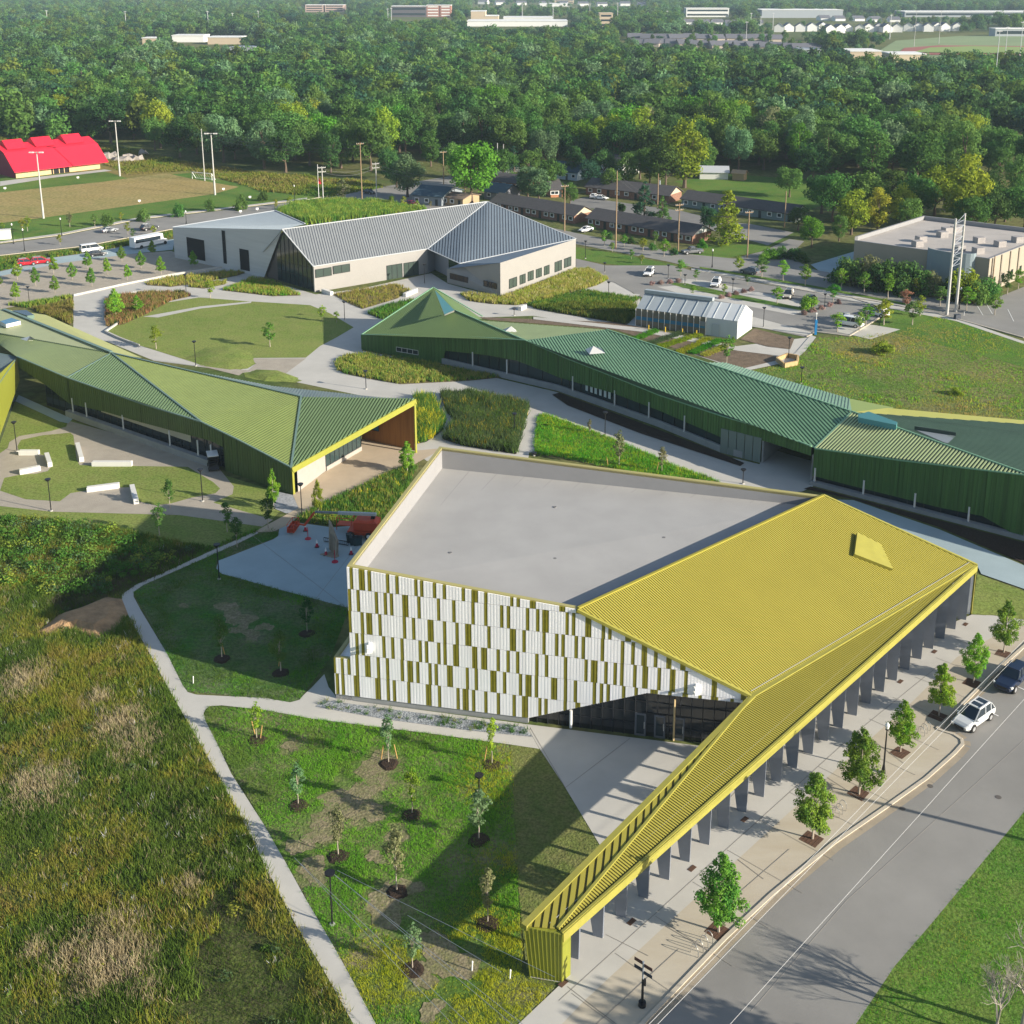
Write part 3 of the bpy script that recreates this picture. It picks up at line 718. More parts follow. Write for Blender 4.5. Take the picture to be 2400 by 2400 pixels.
# roofs
rP1 = P(1015, 674, 9.2); rP2 = P(1131, 742, 6.0); r_a = tops[0]; r_b = tops[gx.index(1231)]; r_k = P(1065, 727, 8.1); r_t0 = P(1096, 749, 7.4)
ridge0 = P(1421, 773, 7.6); ridge1 = P(1997, 966, 7.6)
r_c = tops[gx.index(1435)]; r_e = tops[gx.index(1688)]; r_g = tops2[0]+V(0, 0, .05)
def roofpart(name, par, pts, m, dpx=None, pitch=0.5, wd_=0.25, h=0.12, ddir=None, under=None):
    mb = MB(); d = ddir if ddir is not None else rib_dir(pts[:3], *dpx)
    ribs(mb, pts, d, pitch, wd_, h, 0, 1); return mb.build(name, [m, under or m], par)
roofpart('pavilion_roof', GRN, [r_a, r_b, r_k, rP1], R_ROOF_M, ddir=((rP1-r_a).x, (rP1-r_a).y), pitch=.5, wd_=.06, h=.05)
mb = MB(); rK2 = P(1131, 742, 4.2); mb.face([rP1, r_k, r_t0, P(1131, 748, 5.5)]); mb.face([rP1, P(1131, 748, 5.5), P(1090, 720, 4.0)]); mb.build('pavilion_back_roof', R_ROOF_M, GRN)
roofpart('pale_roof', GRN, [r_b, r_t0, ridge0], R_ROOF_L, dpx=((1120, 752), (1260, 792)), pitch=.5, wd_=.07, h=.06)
mb = MB(); mb.face([r_b, r_k, r_t0]); mb.build('roof_valley', R_ROOF_M, GRN)
main = [r_b, tops[gx.index(1326)], r_c, tops[gx.index(1543)], r_e, tops[gx.index(1784)], r_g, ridge1, ridge0]
main = [main[0]]+main[2:]
roofpart('main_roof', GRN, [r_b, r_g, ridge1, ridge0], R_ROOF, dpx=((1600, 880), (1655, 960)), pitch=0.52, wd_=.29, h=.08, under=RIB_SHADE_G)
# strip between the straight sheet and the slightly bowed eave
mb = MB(); seq = [tops[i] for i in range(gx.index(1231), gx.index(1896)+1)]+[r_g]
for a, b in zip(seq, seq[1:]):
    ta = (a-r_b).dot((r_g-r_b))/(r_g-r_b).length_squared; tb = (b-r_b).dot((r_g-r_b))/(r_g-r_b).length_squared
    mb.face([a, b, r_b.lerp(r_g, tb)+V(.2, .3, 0), r_b.lerp(r_g, ta)+V(.2, .3, 0)])
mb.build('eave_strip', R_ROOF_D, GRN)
s_b = P(1700, 850, 5.2); t_b = P(1991, 934, 5.2); u_b = P(2095, 955, 5.0); rid_m = ridge0.lerp(ridge1, .45)
roofpart('back_roof', GRN, [rid_m, ridge1, t_b, s_b], R_ROOF_B, dpx=((1900, 905), (1893, 925)), pitch=.5, wd_=.12, h=.08)
mb = MB(); mb.face([ridge1, P(2060, 975, 7.3), u_b, t_b]); mb.build('olive_roof', mat('olive_roof', (.24, .31, .09), .5), GRN)
# yellow crest and dark wing
c0 = P(1998, 966, 7.7); c1 = P(2085, 972, 7.4); c2 = P(2400, 994, 7.6); far = (c2-c1).normalized()*30
mb = MB(); mb.face([c1, c2, c2+far, P(2400, 985, 6.9)+far, P(2400, 985, 6.9), P(2080, 956, 6.4)]); mb.build('yellow_back_roof', mat('yellow_roof_metal', (.52, .50, .11), .5), GRN)
mb = MB(); mb.face([c1+V(0,0,.02), c0, P(2080, 956, 6.4)]); mb.build('yellow_roof_tip', mat('yellow_roof_metal', (.52, .50, .11), .5), GRN)
t_end = tops2[-2]; hipE = t_end+dr*4
roofpart('wing_roof', GRN, [r_g, tops2[-2], ridge1], R_ROOF_L, dpx=((2000, 1060), (2050, 1010)), pitch=0.5, wd_=.2, h=.16, under=RIB_SHADE_G)
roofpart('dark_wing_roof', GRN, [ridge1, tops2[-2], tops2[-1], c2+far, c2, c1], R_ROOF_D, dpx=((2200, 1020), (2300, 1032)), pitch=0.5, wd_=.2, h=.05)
mb = MB()
def chain_beam(mb, pts, w_, h_, lift=0.0):
    for a, b in zip(pts, pts[1:]): mb.beam(a, b, w_, h_, lift=lift)
chain_beam(mb, tops, .22, .16); chain_beam(mb, tops2, .22, .16)
chain_beam(mb, [r_a, rP1, P(1131, 742, 5.6)], .22, .14); chain_beam(mb, [ridge0+V(0,0,.1), ridge1+V(0,0,.1)], .22, .1)
chain_beam(mb, [r_g+V(0,0,.05), ridge1+V(0,0,.05)], .2, .12); chain_beam(mb, [ridge1, tops2[-2]], .22, .22); chain_beam(mb, [r_k, r_b], .2, .14)
mb.build('roof_trim', mat('green_trim', (.19, .36, .22), .4), GRN)
# skylights
mb = MB(); s1, s2, s3 = rP1.lerp(r_k, .12), r_k.lerp(rP1, .02), P(1044, 735, 8.6)
s1 = P(1019, 680, 9.1); s2 = P(1065, 727, 9.0); s3 = P(1042, 737, 8.6); s4 = P(1042, 740, 7.9); s5 = P(1065, 731, 8.1)
mb.face([s1, s2, s3]); mb.build('ridge_skylight', TEAL, GRN)
mb = MB(); mb.face([s3, s2, s5, s4]); mb.face([s1, s3, s4]); mb.build('skylight_cheek', FRAME_W, GRN)
def pyramid(par, x, y, z, plane, sx=1.6):
    c = on_roof(x, y, plane); mb = MB(); nn_ = (plane[1]-plane[0]).cross(plane[2]-plane[0]).normalized(); nn_ = nn_ if nn_.z > 0 else -nn_
    u = (plane[1]-plane[0]).normalized(); v = nn_.cross(u)
    q = [c-u*sx*1.2-v*sx*.3, c-v*sx*.9, c+u*sx*1.2+v*sx*.3, c+v*sx*.9]; ap = c-u*sx*.2+nn_*.9
    mb.face([q[0], q[1], ap]); mb.face([q[1], q[2], ap]); mb.face([q[3], q[0], ap]); o = mb.build('roof_window', FRAME_W, par)
    mb = MB(); mb.face([q[2], q[3], ap]); mb.build('pane', GLASS, o)
pyramid(GRN, 1395, 823, 7, [r_b, r_g, ridge1]); pyramid(GRN, 1196, 775, 7, [r_b, r_t0, ridge0], 1.3)
mb = MB(); a = [on_roof(x, y, [r_g, tops2[-2], ridge1]) for x, y in ((2010, 985), (2035, 978), (2102, 1003), (2100, 1010), (2012, 992))]; mb.prism(a, [p+V(0, 0, .9) for p in a]); mb.build('roof_monitor', TEAL, GRN)
mb = MB(); a = [on_roof(x, y, [ridge1, tops2[-2], c2])+V(0, 0, .1) for x, y in ((2143, 1008), (2240, 1023), (2222, 1040), (2214, 1039))]; mb.face(a); mb.build('roof_well', mat('well_grey', (.2, .23, .25), .6), GRN)
mb = MB(); mb.beam(a[0], a[1], .15, .5); mb.build('well_coping', mat('well_dark', (.04, .06, .05), .6), GRN)

# ================================================================== the left green pavilion
l_corner = P(686, 1159); l_528 = P(528, 1094); l_171 = P(171, 978); l_right = P(976, 1061)
dl = (l_171-l_corner).normalized()
LFT = thing('workshop_building', 'low building with moss green ribbed folded roof, olive walls and lime edged porch', 'building', tuple(l_corner))
lch = [l_171+dl*0, l_corner]
ltop_px = [(52, 837), (166, 886), (336, 946), (479, 990), (560, 1030), (686, 1097)]
def lpt(x):
    lo, hi = -20.0, 120.0
    for _ in range(40):
        m_ = (lo+hi)/2
        if proj(l_corner+dl*m_)[0] > x: lo = m_
        else: hi = m_
    return l_corner+dl*lo
lx = [52, 110, 166, 168.5, 250, 336, 400, 479, 497, 527, 528.5, 560, 620, 686]
lwb = [(52, 860), (90, 888), (135, 915), (166, 946), (250, 965), (336, 990), (497, 1033), (527, 1048), (528, 1094), (560, 1107), (686, 1159)]
tl, blw = [], []
for x in lx:
    g = lpt(x); tl.append(up_to(g, line_y(ltop_px, x))); b = up_to(g, line_y(lwb, x)); blw.append(b)
for i in range(len(lx)):
    if lx[i] > 528: blw[i].z = 0
clad('wall', LFT, tl, blw, L_WALL, 0.5, 0.06, 0.08)
nl = V(dl.y, -dl.x, 0); nl = nl if nl.y < 0 else -nl
ga, gb = lpt(100)-nl*.9, lpt(527)-nl*.9
glazed('window', LFT, ga, gb, 0.0, 4.4, 26, 1)
mb = MB(); a, b = lpt(160), lpt(500); mb.prism([a+nl*.5, b+nl*.5, b-nl*.4, a-nl*.4], [V(p.x, p.y, 1.0) for p in (a+nl*.5, b+nl*.5, b-nl*.4, a-nl*.4)]); mb.build('sill_wall', CONC_DARK, LFT)
for x in (173, 205, 291, 400, 466, 497):
    g = lpt(x); mb = MB(); mb.tube(V(g.x, g.y, .9), V(g.x, g.y, 3.4), .12); mb.build('column', FRAME_W, LFT)
mb = MB(); a, b = lpt(230)-nl*.84, lpt(440)-nl*.84; mb.prism([V(a.x, a.y, 2.2), V(b.x, b.y, 2.2), V(b.x, b.y, 2.2)+nl*.03, V(a.x, a.y, 2.2)+nl*.03], [V(a.x, a.y, 3.4), V(b.x, b.y, 3.4), V(b.x, b.y, 3.4)+nl*.03, V(a.x, a.y, 3.4)+nl*.03]); mb.build('roller_blind', mat('cream_blind', (.42, .40, .32), .8), LFT)
# roof
lC = tl[-1]; lR = onplane(973, 936, l_right, ((l_right-l_corner).x, (l_right-l_corner).y)); q0_ = P(261, 828, 7.4); q1_ = P(706, 931, 7.4)
t166 = tl[lx.index(166)]; t479 = tl[lx.index(479)]
roofpart('main_roof', LFT, [q0_, q1_, lC, t479], L_ROOF, dpx=((560, 1010), (640, 955)), pitch=.5, wd_=.28, h=.07, under=RIB_SHADE_L)
roofpart('hip_roof', LFT, [q0_, t479, t166], L_ROOF_G, dpx=((300, 900), (345, 850)), pitch=.5, wd_=.26, h=.08, under=RIB_SHADE_L)
roofpart('end_roof', LFT, [q1_, lR+V(0, 0, .1), lC], L_ROOF_G, dpx=((720, 1050), (780, 960)), pitch=.5, wd_=.22, h=.14, under=RIB_SHADE_L)
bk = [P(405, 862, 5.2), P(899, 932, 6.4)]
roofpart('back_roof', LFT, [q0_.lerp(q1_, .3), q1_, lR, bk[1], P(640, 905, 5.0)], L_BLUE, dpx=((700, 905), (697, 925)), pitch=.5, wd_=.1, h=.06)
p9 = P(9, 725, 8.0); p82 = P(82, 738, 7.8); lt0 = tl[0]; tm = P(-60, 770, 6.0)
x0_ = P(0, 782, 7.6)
roofpart('west_roof', LFT, [x0_, q0_, t166, tl[0], P(0, 808, 6.5), P(-150, 745, 6.5), P(-150, 765, 7.6)], L_ROOF_M, dpx=((100, 830), (160, 800)), pitch=.5, wd_=.3, h=.03, under=mat('meadow_rib_shade', (.15, .19, .08), .5))  # valleys get a darkened roof colour as painted rib shade
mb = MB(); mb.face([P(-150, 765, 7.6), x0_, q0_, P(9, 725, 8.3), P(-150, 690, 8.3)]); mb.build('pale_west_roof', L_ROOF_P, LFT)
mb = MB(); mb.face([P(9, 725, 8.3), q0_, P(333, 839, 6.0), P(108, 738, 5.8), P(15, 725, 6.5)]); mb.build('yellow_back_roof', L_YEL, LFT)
mb = MB()
chain_beam(mb, tl, .22, .18); chain_beam(mb, [t166, q0_], .2, .14); chain_beam(mb, [q0_, t479], .26, .2); chain_beam(mb, [q1_, lC], .3, .2)
chain_beam(mb, [P(9, 725, 8.4), q0_+V(0, 0, .2)], .6, .14); chain_beam(mb, [q0_+V(0,0,.1), q1_+V(0, 0, .1)], .3, .12)
mb.build('roof_trim', L_TRIM, LFT)
mb = MB(); 
for k in range(60):
    a = x0_.lerp(q0_, k/60.); mb.box(a+V(0, 0, .05), (.3, .3, .12), .5)
mb.build('ridge_teeth', mat('dark_teeth', (.05, .08, .04), .6), LFT)
for pxs, zz, m_ in ((((0, 753), (27, 745), (48, 752), (14, 760)), 8.6, SKYL), (((28, 728), (62, 727), (80, 738), (64, 740)), 8.4, GLASS)):
    pts = [P(x, y, zz) for x, y in pxs]; mb = MB(); mb.prism([p-V(0, 0, .7) for p in pts], pts, 0); o = mb.build('skylight_box', FRAME_W if m_ is SKYL else L_TRIM, LFT); mb = MB(); mb.face([p+V(0, 0, .02) for p in pts]); mb.build('pane', m_, o)
mb = MB(); c = P(65, 800, 7.7); mb.face([P(45, 795, 7.4), P(60, 803, 7.2), P(70, 788, 8.2)]); mb.build('roof_vent', WHITEP, LFT); mb = MB(); mb.face([P(60, 803, 7.2), P(84, 795, 7.4), P(70, 788, 8.2)]); mb.build('roof_vent', GLASS, LFT)
# porch end
de = (l_right-l_corner); de.z = 0; Le = de.length; de.normalize(); ne = V(de.y, -de.x, 0)
ne = ne if ne.y < 0 else -ne
mb = MB(); mb.beam(lC+V(0, 0, .08)+ne*.1, lR+V(0, 0, .12)+ne*.1, .2, .85, lift=-0.85); 
mb.prism([l_corner, l_corner+de*.3, l_corner+de*.3+ne*.2, l_corner+ne*.2], [V(p.x, p.y, lC.z-.5) for p in (l_corner, l_corner+de*.3, l_corner+de*.3+ne*.2, l_corner+ne*.2)])
mb.prism([l_right-de*.3, l_right, l_right+ne*.2, l_right-de*.3+ne*.2], [V(p.x, p.y, lR.z-.5) for p in (l_right-de*.3, l_right, l_right+ne*.2, l_right-de*.3+ne*.2)])
mb.build('porch_frame', LIME, LFT)
pw0 = P(699, 1154); pw1 = P(764, 1104); pw2 = P(846, 1056)
zc = lambda p: lC.z-.55+(lR.z-lC.z)*((p-l_corner).dot(de))/Le
mb = MB(); mb.face([pw0, pw1, V(pw1.x, pw1.y, zc(pw1)), V(pw0.x, pw0.y, zc(pw0))]); mb.build('stone_wall', STONEW, LFT)
glazed('porch_window', LFT, pw1, pw2, 0.7, zc(pw1)-.2, 8, 1, MULLION, GLASS_GREEN, z1b=zc(pw2)-1.6)
mb = MB(); d_ = (pw2-pw1).normalized(); mb.beam(pw1-V(0, 0, 0), pw2, .4, .7); mb.build('window_seat', STONEW, LFT)
wd0 = P(848, 1030); wd1 = P(972, 1056)
mb = MB(); mb.face([wd0, wd1, V(wd1.x, wd1.y, lR.z-.8), V(wd0.x, wd0.y, 6.6)]); mb.build('cedar_wall', WOOD, LFT)
dw = (wd1-wd0).normalized(); nw = V(dw.y, -dw.x, 0)
glazed('cedar_window', LFT, onplane(866, 1010, wd0, (dw.x, dw.y))-V(.05, .08, 0), onplane(889, 1015, wd0, (dw.x, dw.y))-V(.05, .08, 0), 2.0, 4.6, 1, 1, MULLION, SKYL)
mb = MB(); mb.face([lC-V(0, 0, .7), lR-V(0, 0, .8), V(wd0.x, wd0.y, 6.6), V(pw1.x, pw1.y, 4.6)]); mb.build('porch_ceiling', WOOD, LFT)
# neighbouring lime corner at the frame edge
LME = thing('lime_pavilion', 'sharp corner of a lime clad building with dark grey roof beside the workshop', 'building', (P(0, 1000).x, P(0, 1000).y, 0))
lm0 = P(8, 1045); e1 = P(50, 925); dd = (lm0-e1).normalized()
tA = up_to(e1, 838); tB = up_to(lm0, 885); f0 = lm0+dd*14
mb = MB(); mb.face([V(e1.x, e1.y, 2.6), V(lm0.x, lm0.y, 2.4), V(f0.x, f0.y, 2.4), V(f0.x, f0.y, tB.z), tB, tA]); 
mb.build('wall', LIME_WALL, LME)
glazed('window', LME, e1+dd*2-V(.6, .2, 0), f0-V(.6, .2, 0), 0, 2.8, 6, 1)
tC = tA+V(-16, 6, 1.0); tD = V(f0.x, f0.y, tB.z)+V(-8, 3, 2.0)
roofpart('roof', LME, [tA, V(f0.x, f0.y, tB.z), tD, tC], L_BLUE, ddir=(1, -.35), pitch=.5, wd_=.12, h=.08)
mb = MB(); chain_beam(mb, [tC, tA, V(f0.x, f0.y, tB.z)], .2, .15); mb.build('roof_trim', L_TRIM, LME)
# ================================================================== the grey roofed hall behind the lawn
RIB_SHADE_W = mat('dark_grey_rib_shade', (.085, .10, .12), .6)  # dark grey paints the shade in the grooves of the hall roofs
WH = thing('makers_hall', 'pale walled hall with folded grey metal roofs and a tall glazed gable', 'hall', tuple(P(738, 685)))
gR, gL = P(738, 685), P(619, 650); dg = (gL-gR).normalized()
apx = onplane(661, 538, gR, (dg.x, dg.y)); eR = onplane(734, 625, gR, (dg.x, dg.y)); eL = onplane(617, 590, gR, (dg.x, dg.y))
pk = P(1142, 473, apx.z+0.6); vB = P(1003, 640); vT = up_to(vB, 584)
wB, wR_, wL_ = P(1173, 694), P(1349, 628), P(1048, 663)
wT, wRT, wLT = up_to(wB, 616), up_to(wR_, 560), up_to(wL_, 630); c77 = P(1077, 618, 4.9)
lw = P(410, 604); lT = up_to(lw, 533)
mb = MB(); mb.face([gR, vB, vT, eR]); mb.build('long_wall', W_WALL, WH)
mb = MB(); mb.face([wL_, wB, wT, c77, wLT]); mb.face([wB, wR_, wRT, wT]); mb.build('wing_wall', W_WALL, WH)
mb = MB(); wtop = onplane(661, 538, gL, ((lw-gL).x, (lw-gL).y)); mb.face([lw, gL, wtop, lT]); mb.build('siding_wall', W_PLANK, WH)
roofpart('main_roof', WH, [apx, eR, vT, pk], W_ROOF, dpx=((800, 560), (811, 600)), pitch=.62, wd_=.38, h=.07, under=RIB_SHADE_W)
roofpart('hip_roof', WH, [pk, vT, c77, wRT+V(0, 0, .1)], W_ROOF2, dpx=((1150, 500), (1150, 580)), pitch=.7, wd_=.42, h=.08, under=RIB_SHADE_W)
mb = MB(); mb.face([c77-V(0,0,.05), wLT, wT]); mb.face([c77-V(0,0,.05), wT, wRT]); mb.build('lean_roof', W_ROOF2, WH)
f4, f7 = P(645, 494, lT.z+1.5), P(715, 525, lT.z+1.5)
roofpart('west_roof', WH, [lT, wtop, f7, f4], W_ROOF2, ddir=((f4-lT).x, (f4-lT).y), pitch=.7, wd_=.08, h=.06)
mb = MB(); chain_beam(mb, [lT, f4, f7], .3, .2); chain_beam(mb, [apx, eR, vT], .25, .18); chain_beam(mb, [apx, pk], .3, .18); chain_beam(mb, [pk, vT], .3, .2); chain_beam(mb, [pk, wRT], .3, .16); chain_beam(mb, [vT, c77, wRT], .2, .15); chain_beam(mb, [apx, eL], .35, .25, lift=-.1); mb.build('roof_trim', mat('pale_trim', (.42, .44, .46), .4), WH)
# glazed gable, recessed
rc = V(-dg.y, dg.x, 0); rc = rc if rc.y > 0 else -rc
gl = MB(); fr = MB(); g0_, g1_ = gR+dg*.3, gL-dg*4.5
nm = 9
def gab(t):
    p = gR+(gL-gR)*t; ta = (apx-gR).dot(dg)/(gL-gR).length
    return V(p.x, p.y, eR.z+(apx.z-eR.z)*t/ta if t < ta else apx.z+(eL.z-apx.z)*(t-ta)/(1-ta))
for k in range(nm):
    a, b = gab(.02+.75*k/nm), gab(.02+.75*(k+1)/nm); r_ = rc*.8
    gl.face([V(a.x, a.y, 0)+r_, V(b.x, b.y, 0)+r_, V(b.x, b.y, b.z)+r_-V(0, 0, .4), a+r_-V(0, 0, .4)]); fr.beam(V(a.x, a.y, 0)+r_*.95, a+r_*.95-V(0, 0, .4), .08, .1)
for zz in (2.6, 5.0): 
    a, b = gab(.03), gab(.77); fr.beam(V(a.x, a.y, zz)+rc*.75, V(b.x, b.y, zz)+rc*.75, .08, .1)
fo = fr.build('glazed_gable', MULLION, WH); gl.build('pane', glass_mat('deep_glass', (.03, .045, .05), .08), fo)
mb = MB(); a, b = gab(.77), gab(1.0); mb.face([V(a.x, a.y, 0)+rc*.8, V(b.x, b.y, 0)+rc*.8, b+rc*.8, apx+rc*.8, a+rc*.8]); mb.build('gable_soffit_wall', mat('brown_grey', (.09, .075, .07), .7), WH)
mb = MB(); mb.prism([gR, gR+dg*.35, gR+dg*.35+rc*.9, gR+rc*.9], [V(p.x, p.y, eR.z-.1) for p in (gR, gR+dg*.35, gR+dg*.35+rc*.9, gR+rc*.9)]); mb.build('gable_return', W_WALL, WH)
dv = (vB-gR).normalized()
for x0, y0, x1, y1, n in ((739, 629, 777, 646, 2), (781, 621, 820, 637, 2), (906, 620, 943, 653, 3), (946, 614, 981, 649, 3)):
    px_window('window', WH, gR, (dv.x, dv.y), x0, y0+3, x1, y1-1, n, 1, MULLION, mat('win_mid', (.05, .07, .06), .15), .1)
dwl = (wB-wL_).normalized(); 
for x0, y0, x1, y1, n in ((1055, 640, 1097, 663, 4), (1134, 657, 1143, 672, 1), (1146, 660, 1164, 677, 3)): px_window('window', WH, wL_, (dwl.x, dwl.y), x0, y0, x1, y1, n, 1, MULLION, mat('win_brown', (.07, .05, .035), .15), .1)
dwr = (wR_-wB).normalized()
for x0, x1, y0, y1 in ((1193, 1211, 655, 670), (1218, 1231, 646, 662), (1237, 1250, 638, 654), (1256, 1269, 632, 647), (1275, 1287, 625, 641), (1300, 1316, 615, 632), (1322, 1338, 607, 622)):
    px_window('window', WH, wB, (dwr.x, dwr.y), x0, y0, x1, y1, 2, 1, MULLION, mat('win_mid', (0, 0, 0)), .12)
dls = (gL-lw).normalized()
def px_void(par, a, d, x0, y0, x1, y1, nm_='doorway', m_=DARK):
    p = onplane(x0, y0, a, (d.x, d.y)); q = onplane(x1, y1, a, (d.x, d.y)); n_ = V(d.y, -d.x, 0); n_ = n_ if n_.y < 0 else -n_
    mb = MB(); o = n_*.06; mb.face([V(p.x, p.y, q.z)+o, V(q.x, q.y, q.z)+o, V(q.x, q.y, p.z)+o, p+o]); return mb.build(nm_, m_, par)
for x0, y0, x1, y1 in ((437, 555, 482, 612), (561, 582, 586, 636)): px_void(WH, lw, dls, x0, y0, x1, y1)
px_window('strip_window', WH, lw, (dls.x, dls.y), 520, 540, 532, 618, 1, 3, MULLION, DARK, .08)
mb = MB(); r0_ = P(1003, 640); r1_ = P(1048, 663); mb.face([r0_+V(0, 6, 0), r1_+V(0, 6, 0), V(r1_.x, r1_.y+6, 4.6), V(r0_.x, r0_.y+6, 5.5)]); mb.face([vB, vB+V(3, 7, 0), vB+V(3, 7, 5.4), vT]); mb.build('recess_wall', mat('recess_grey', (.30, .31, .34), .6), WH)

# ================================================================== red barn
BN = thing('red_barn', 'big red gambrel roofed barn with three roof dormers beside the playing field', 'barn', tuple(P(38, 418)))
ba, bb = P(38, 418), P(235, 395); du = (bb-ba).normalized(); dp = V(-du.y, du.x, 0); Lb = (bb-ba).length; Db = 24.0
RED = mat('red_roof_metal', (.62, .02, .045), .45, var=.04, scale=.4); REDW = mat('dark_red_wall', (.20, .012, .05), .5, var=.05, scale=.3)
prof = [(-2.0, 2.5), (5.5, 8.6), (12.0, 10.8), (18.5, 8.6), (26.0, 2.5)]
A_ = [ba-du*1.2+dp*x+V(0, 0, z) for x, z in prof]; B_ = [bb+du*2.5+dp*x+V(0, 0, z) for x, z in prof]
mb = MB()
for i in range(4): mb.prism([A_[i]-V(0, 0, .2), B_[i]-V(0, 0, .2), B_[i+1]-V(0, 0, .2), A_[i+1]-V(0, 0, .2)], [A_[i], B_[i], B_[i+1], A_[i+1]])
mb.build('roof', RED, BN)
mb = MB(); e = -du*.3
mb.face([ba+e, ba+dp*Db+e]+[ba-du*.3+dp*x+V(0, 0, z-.2) for x, z in prof[::-1] if 0 < x < Db]); 
mb.face([ba+e, ba+dp*5.5+V(0, 0, 8.3)+e, ba+V(0, 0, 3.0)+e]); mb.face([ba+dp*Db+e, ba+dp*Db+V(0, 0, 3.0)+e, ba+dp*18.5+V(0, 0, 8.3)+e]); mb.build('end_wall', REDW, BN)
mb = MB(); mb.face([ba, bb, bb+V(0, 0, 3.1), ba+V(0, 0, 3.1)]); mb.face([bb, bb+dp*Db, bb+dp*Db+V(0, 0, 3), bb+V(0, 0, 3)]); mb.build('timber_wall', mat('pale_timber', (.55, .40, .22), .7, var=.1, scale=2, stretch=(1, 1, .1)), BN)
mb = MB(); a = ba+(bb-ba)*.41-dp*.08; b = ba+(bb-ba)*.62-dp*.08; mb.face([a, b, b+V(0, 0, 2.8), a+V(0, 0, 2.8)]); mb.build('doorway', DARK, BN)
for k in (0.43, .5, .56): 
    a = ba+(bb-ba)*k-dp*.15; mb = MB(); mb.box((a.x, a.y, 1.3), (.25, .25, 2.6), .7); mb.build('post', mat('pale_timber', (0, 0, 0)), BN)
for f in (.03, .36, .72):
    a = ba+(bb-ba)*f+dp*8.0; L4 = 7.0; mb = MB(); z0 = 9.2
    q = [(3.0, 12.0), (-.8, 9.6), (6.5, 9.6)]
    p3 = [[a+du*s+dp*(x)+V(0, 0, z-z0+z0) for x, z in ((3.2, 12.4), (-1.0, 9.4), (8.5, 10.4))] for s in (0, L4)]
    mb.face([p3[0][1], p3[1][1], p3[1][0], p3[0][0]]); mb.face([p3[0][0], p3[1][0], p3[1][2], p3[0][2]]); mb.face(p3[0]); mb.face(p3[1]); mb.build('dormer', RED, BN)
# skate rocks
for k, (x, y, s) in enumerate(((248, 372, 5), (262, 368, 4), (285, 378, 5.5), (300, 374, 4), (322, 376, 3.5), (335, 362, 3))):
    c = P(x, y); mb = MB(); rr = random.Random(k); n = 6
    bot = [c+V(math.cos(i*math.tau/n)*s*rr.uniform(.7, 1.1), math.sin(i*math.tau/n)*s*rr.uniform(.7, 1.1), 0) for i in range(n)]
    top = [c+(p-c)*.45+V(rr.uniform(-1, 1), rr.uniform(-1, 1), rr.uniform(1.2, 2.4)) for p in bot]
    mb.prism(bot, top); o = mb.build('rubble_mound', mat('grey_rubble', (.30, .27, .24), .9, var=.3, scale=1.0))
    tag(o, 'grey angular rubble mound, %s of the six between the barn and the field light' % ['first', 'second', 'third', 'fourth', 'fifth', 'last'][k], 'rubble mound', 'rubble mounds by the barn')

# ================================================================== greenhouse
GHS = thing('greenhouse', 'long greenhouse with ribbed clear roof and a pale shed end', 'greenhouse', tuple(P(1727, 795)))
ga_, gb_, gc_ = P(1727, 795), P(1762, 770), P(1490, 763); gz_ = 3.7
dw_ = gb_-ga_; dlw = gc_-ga_; Lg = dlw.length; dlw.normalize()
PLY = mat('polycarbonate', (.34, .38, .40), .3, var=.06, scale=.4, spec=.6); PLYW = mat('pale_ribbed_sheet', (.52, .55, .56), .4, var=.04, scale=.5)
rid = lambda s: ga_+dw_*.5+dlw*s+V(0, 0, gz_+2.3)
js = (P(1647, 790)-ga_).dot(dlw)
mb = MB(); e0 = ga_+V(0, 0, gz_); e1 = ga_+dlw*js+V(0, 0, gz_)
roofpart('shed_roof', GHS, [e0, rid(0), rid(js), e1], PLYW, ddir=(dw_.x, dw_.y), pitch=2.2, wd_=.12, h=.08)
mb.face([ga_+dw_+V(0, 0, gz_), rid(0), rid(js), ga_+dw_+dlw*js+V(0, 0, gz_)]); mb.face([ga_, gb_, gb_+V(0, 0, gz_), rid(0), e0]); mb.face([ga_, ga_+dlw*js, e1, e0]); mb.build('shed_wall', PLYW, GHS)
roofpart('glass_roof', GHS, [e1, rid(js), rid(Lg), gc_+V(0, 0, gz_)], PLY, ddir=(dw_.x, dw_.y), pitch=2.4, wd_=.14, h=.1)
mb = MB(); mb.face([rid(js), rid(Lg), gc_+dw_+V(0, 0, gz_), ga_+dlw*js+dw_+V(0, 0, gz_)]); mb.face([gc_, gc_+dw_, gc_+dw_+V(0, 0, gz_), rid(Lg), gc_+V(0, 0, gz_)]); mb.build('back_roof', PLY, GHS)
mb = MB(); mb.prism([rid(js+.3)-dw_*.05+V(0, 0, .05), rid(Lg)-dw_*.05+V(0, 0, .05), rid(Lg)+dw_*.08, rid(js+.3)+dw_*.08], [p+V(0, 0, .7) for p in (rid(js+.3)-dw_*.05+V(0, 0, .05), rid(Lg)-dw_*.05+V(0, 0, .05), rid(Lg)+dw_*.08, rid(js+.3)+dw_*.08)]); mb.build('ridge_vent', PLY, GHS)
nd = -dw_.normalized()
mb = MB(); a, b = ga_+dlw*js, gc_; mb.face([a, b, b+V(0, 0, gz_), a+V(0, 0, gz_)]); mb.build('side_screen', mat('brown_glass', (.16, .15, .12), .25, var=.2, scale=.6), GHS)
mb = MB(); mb.face([a+V(0, 0, 1.35)+nd*.07, b+V(0, 0, 1.35)+nd*.07, b+V(0, 0, 2.1)+nd*.07, a+V(0, 0, 2.1)+nd*.07]); mb.build('blue_band', mat('blue_band_paint', (.03, .16, .27), .5), GHS)
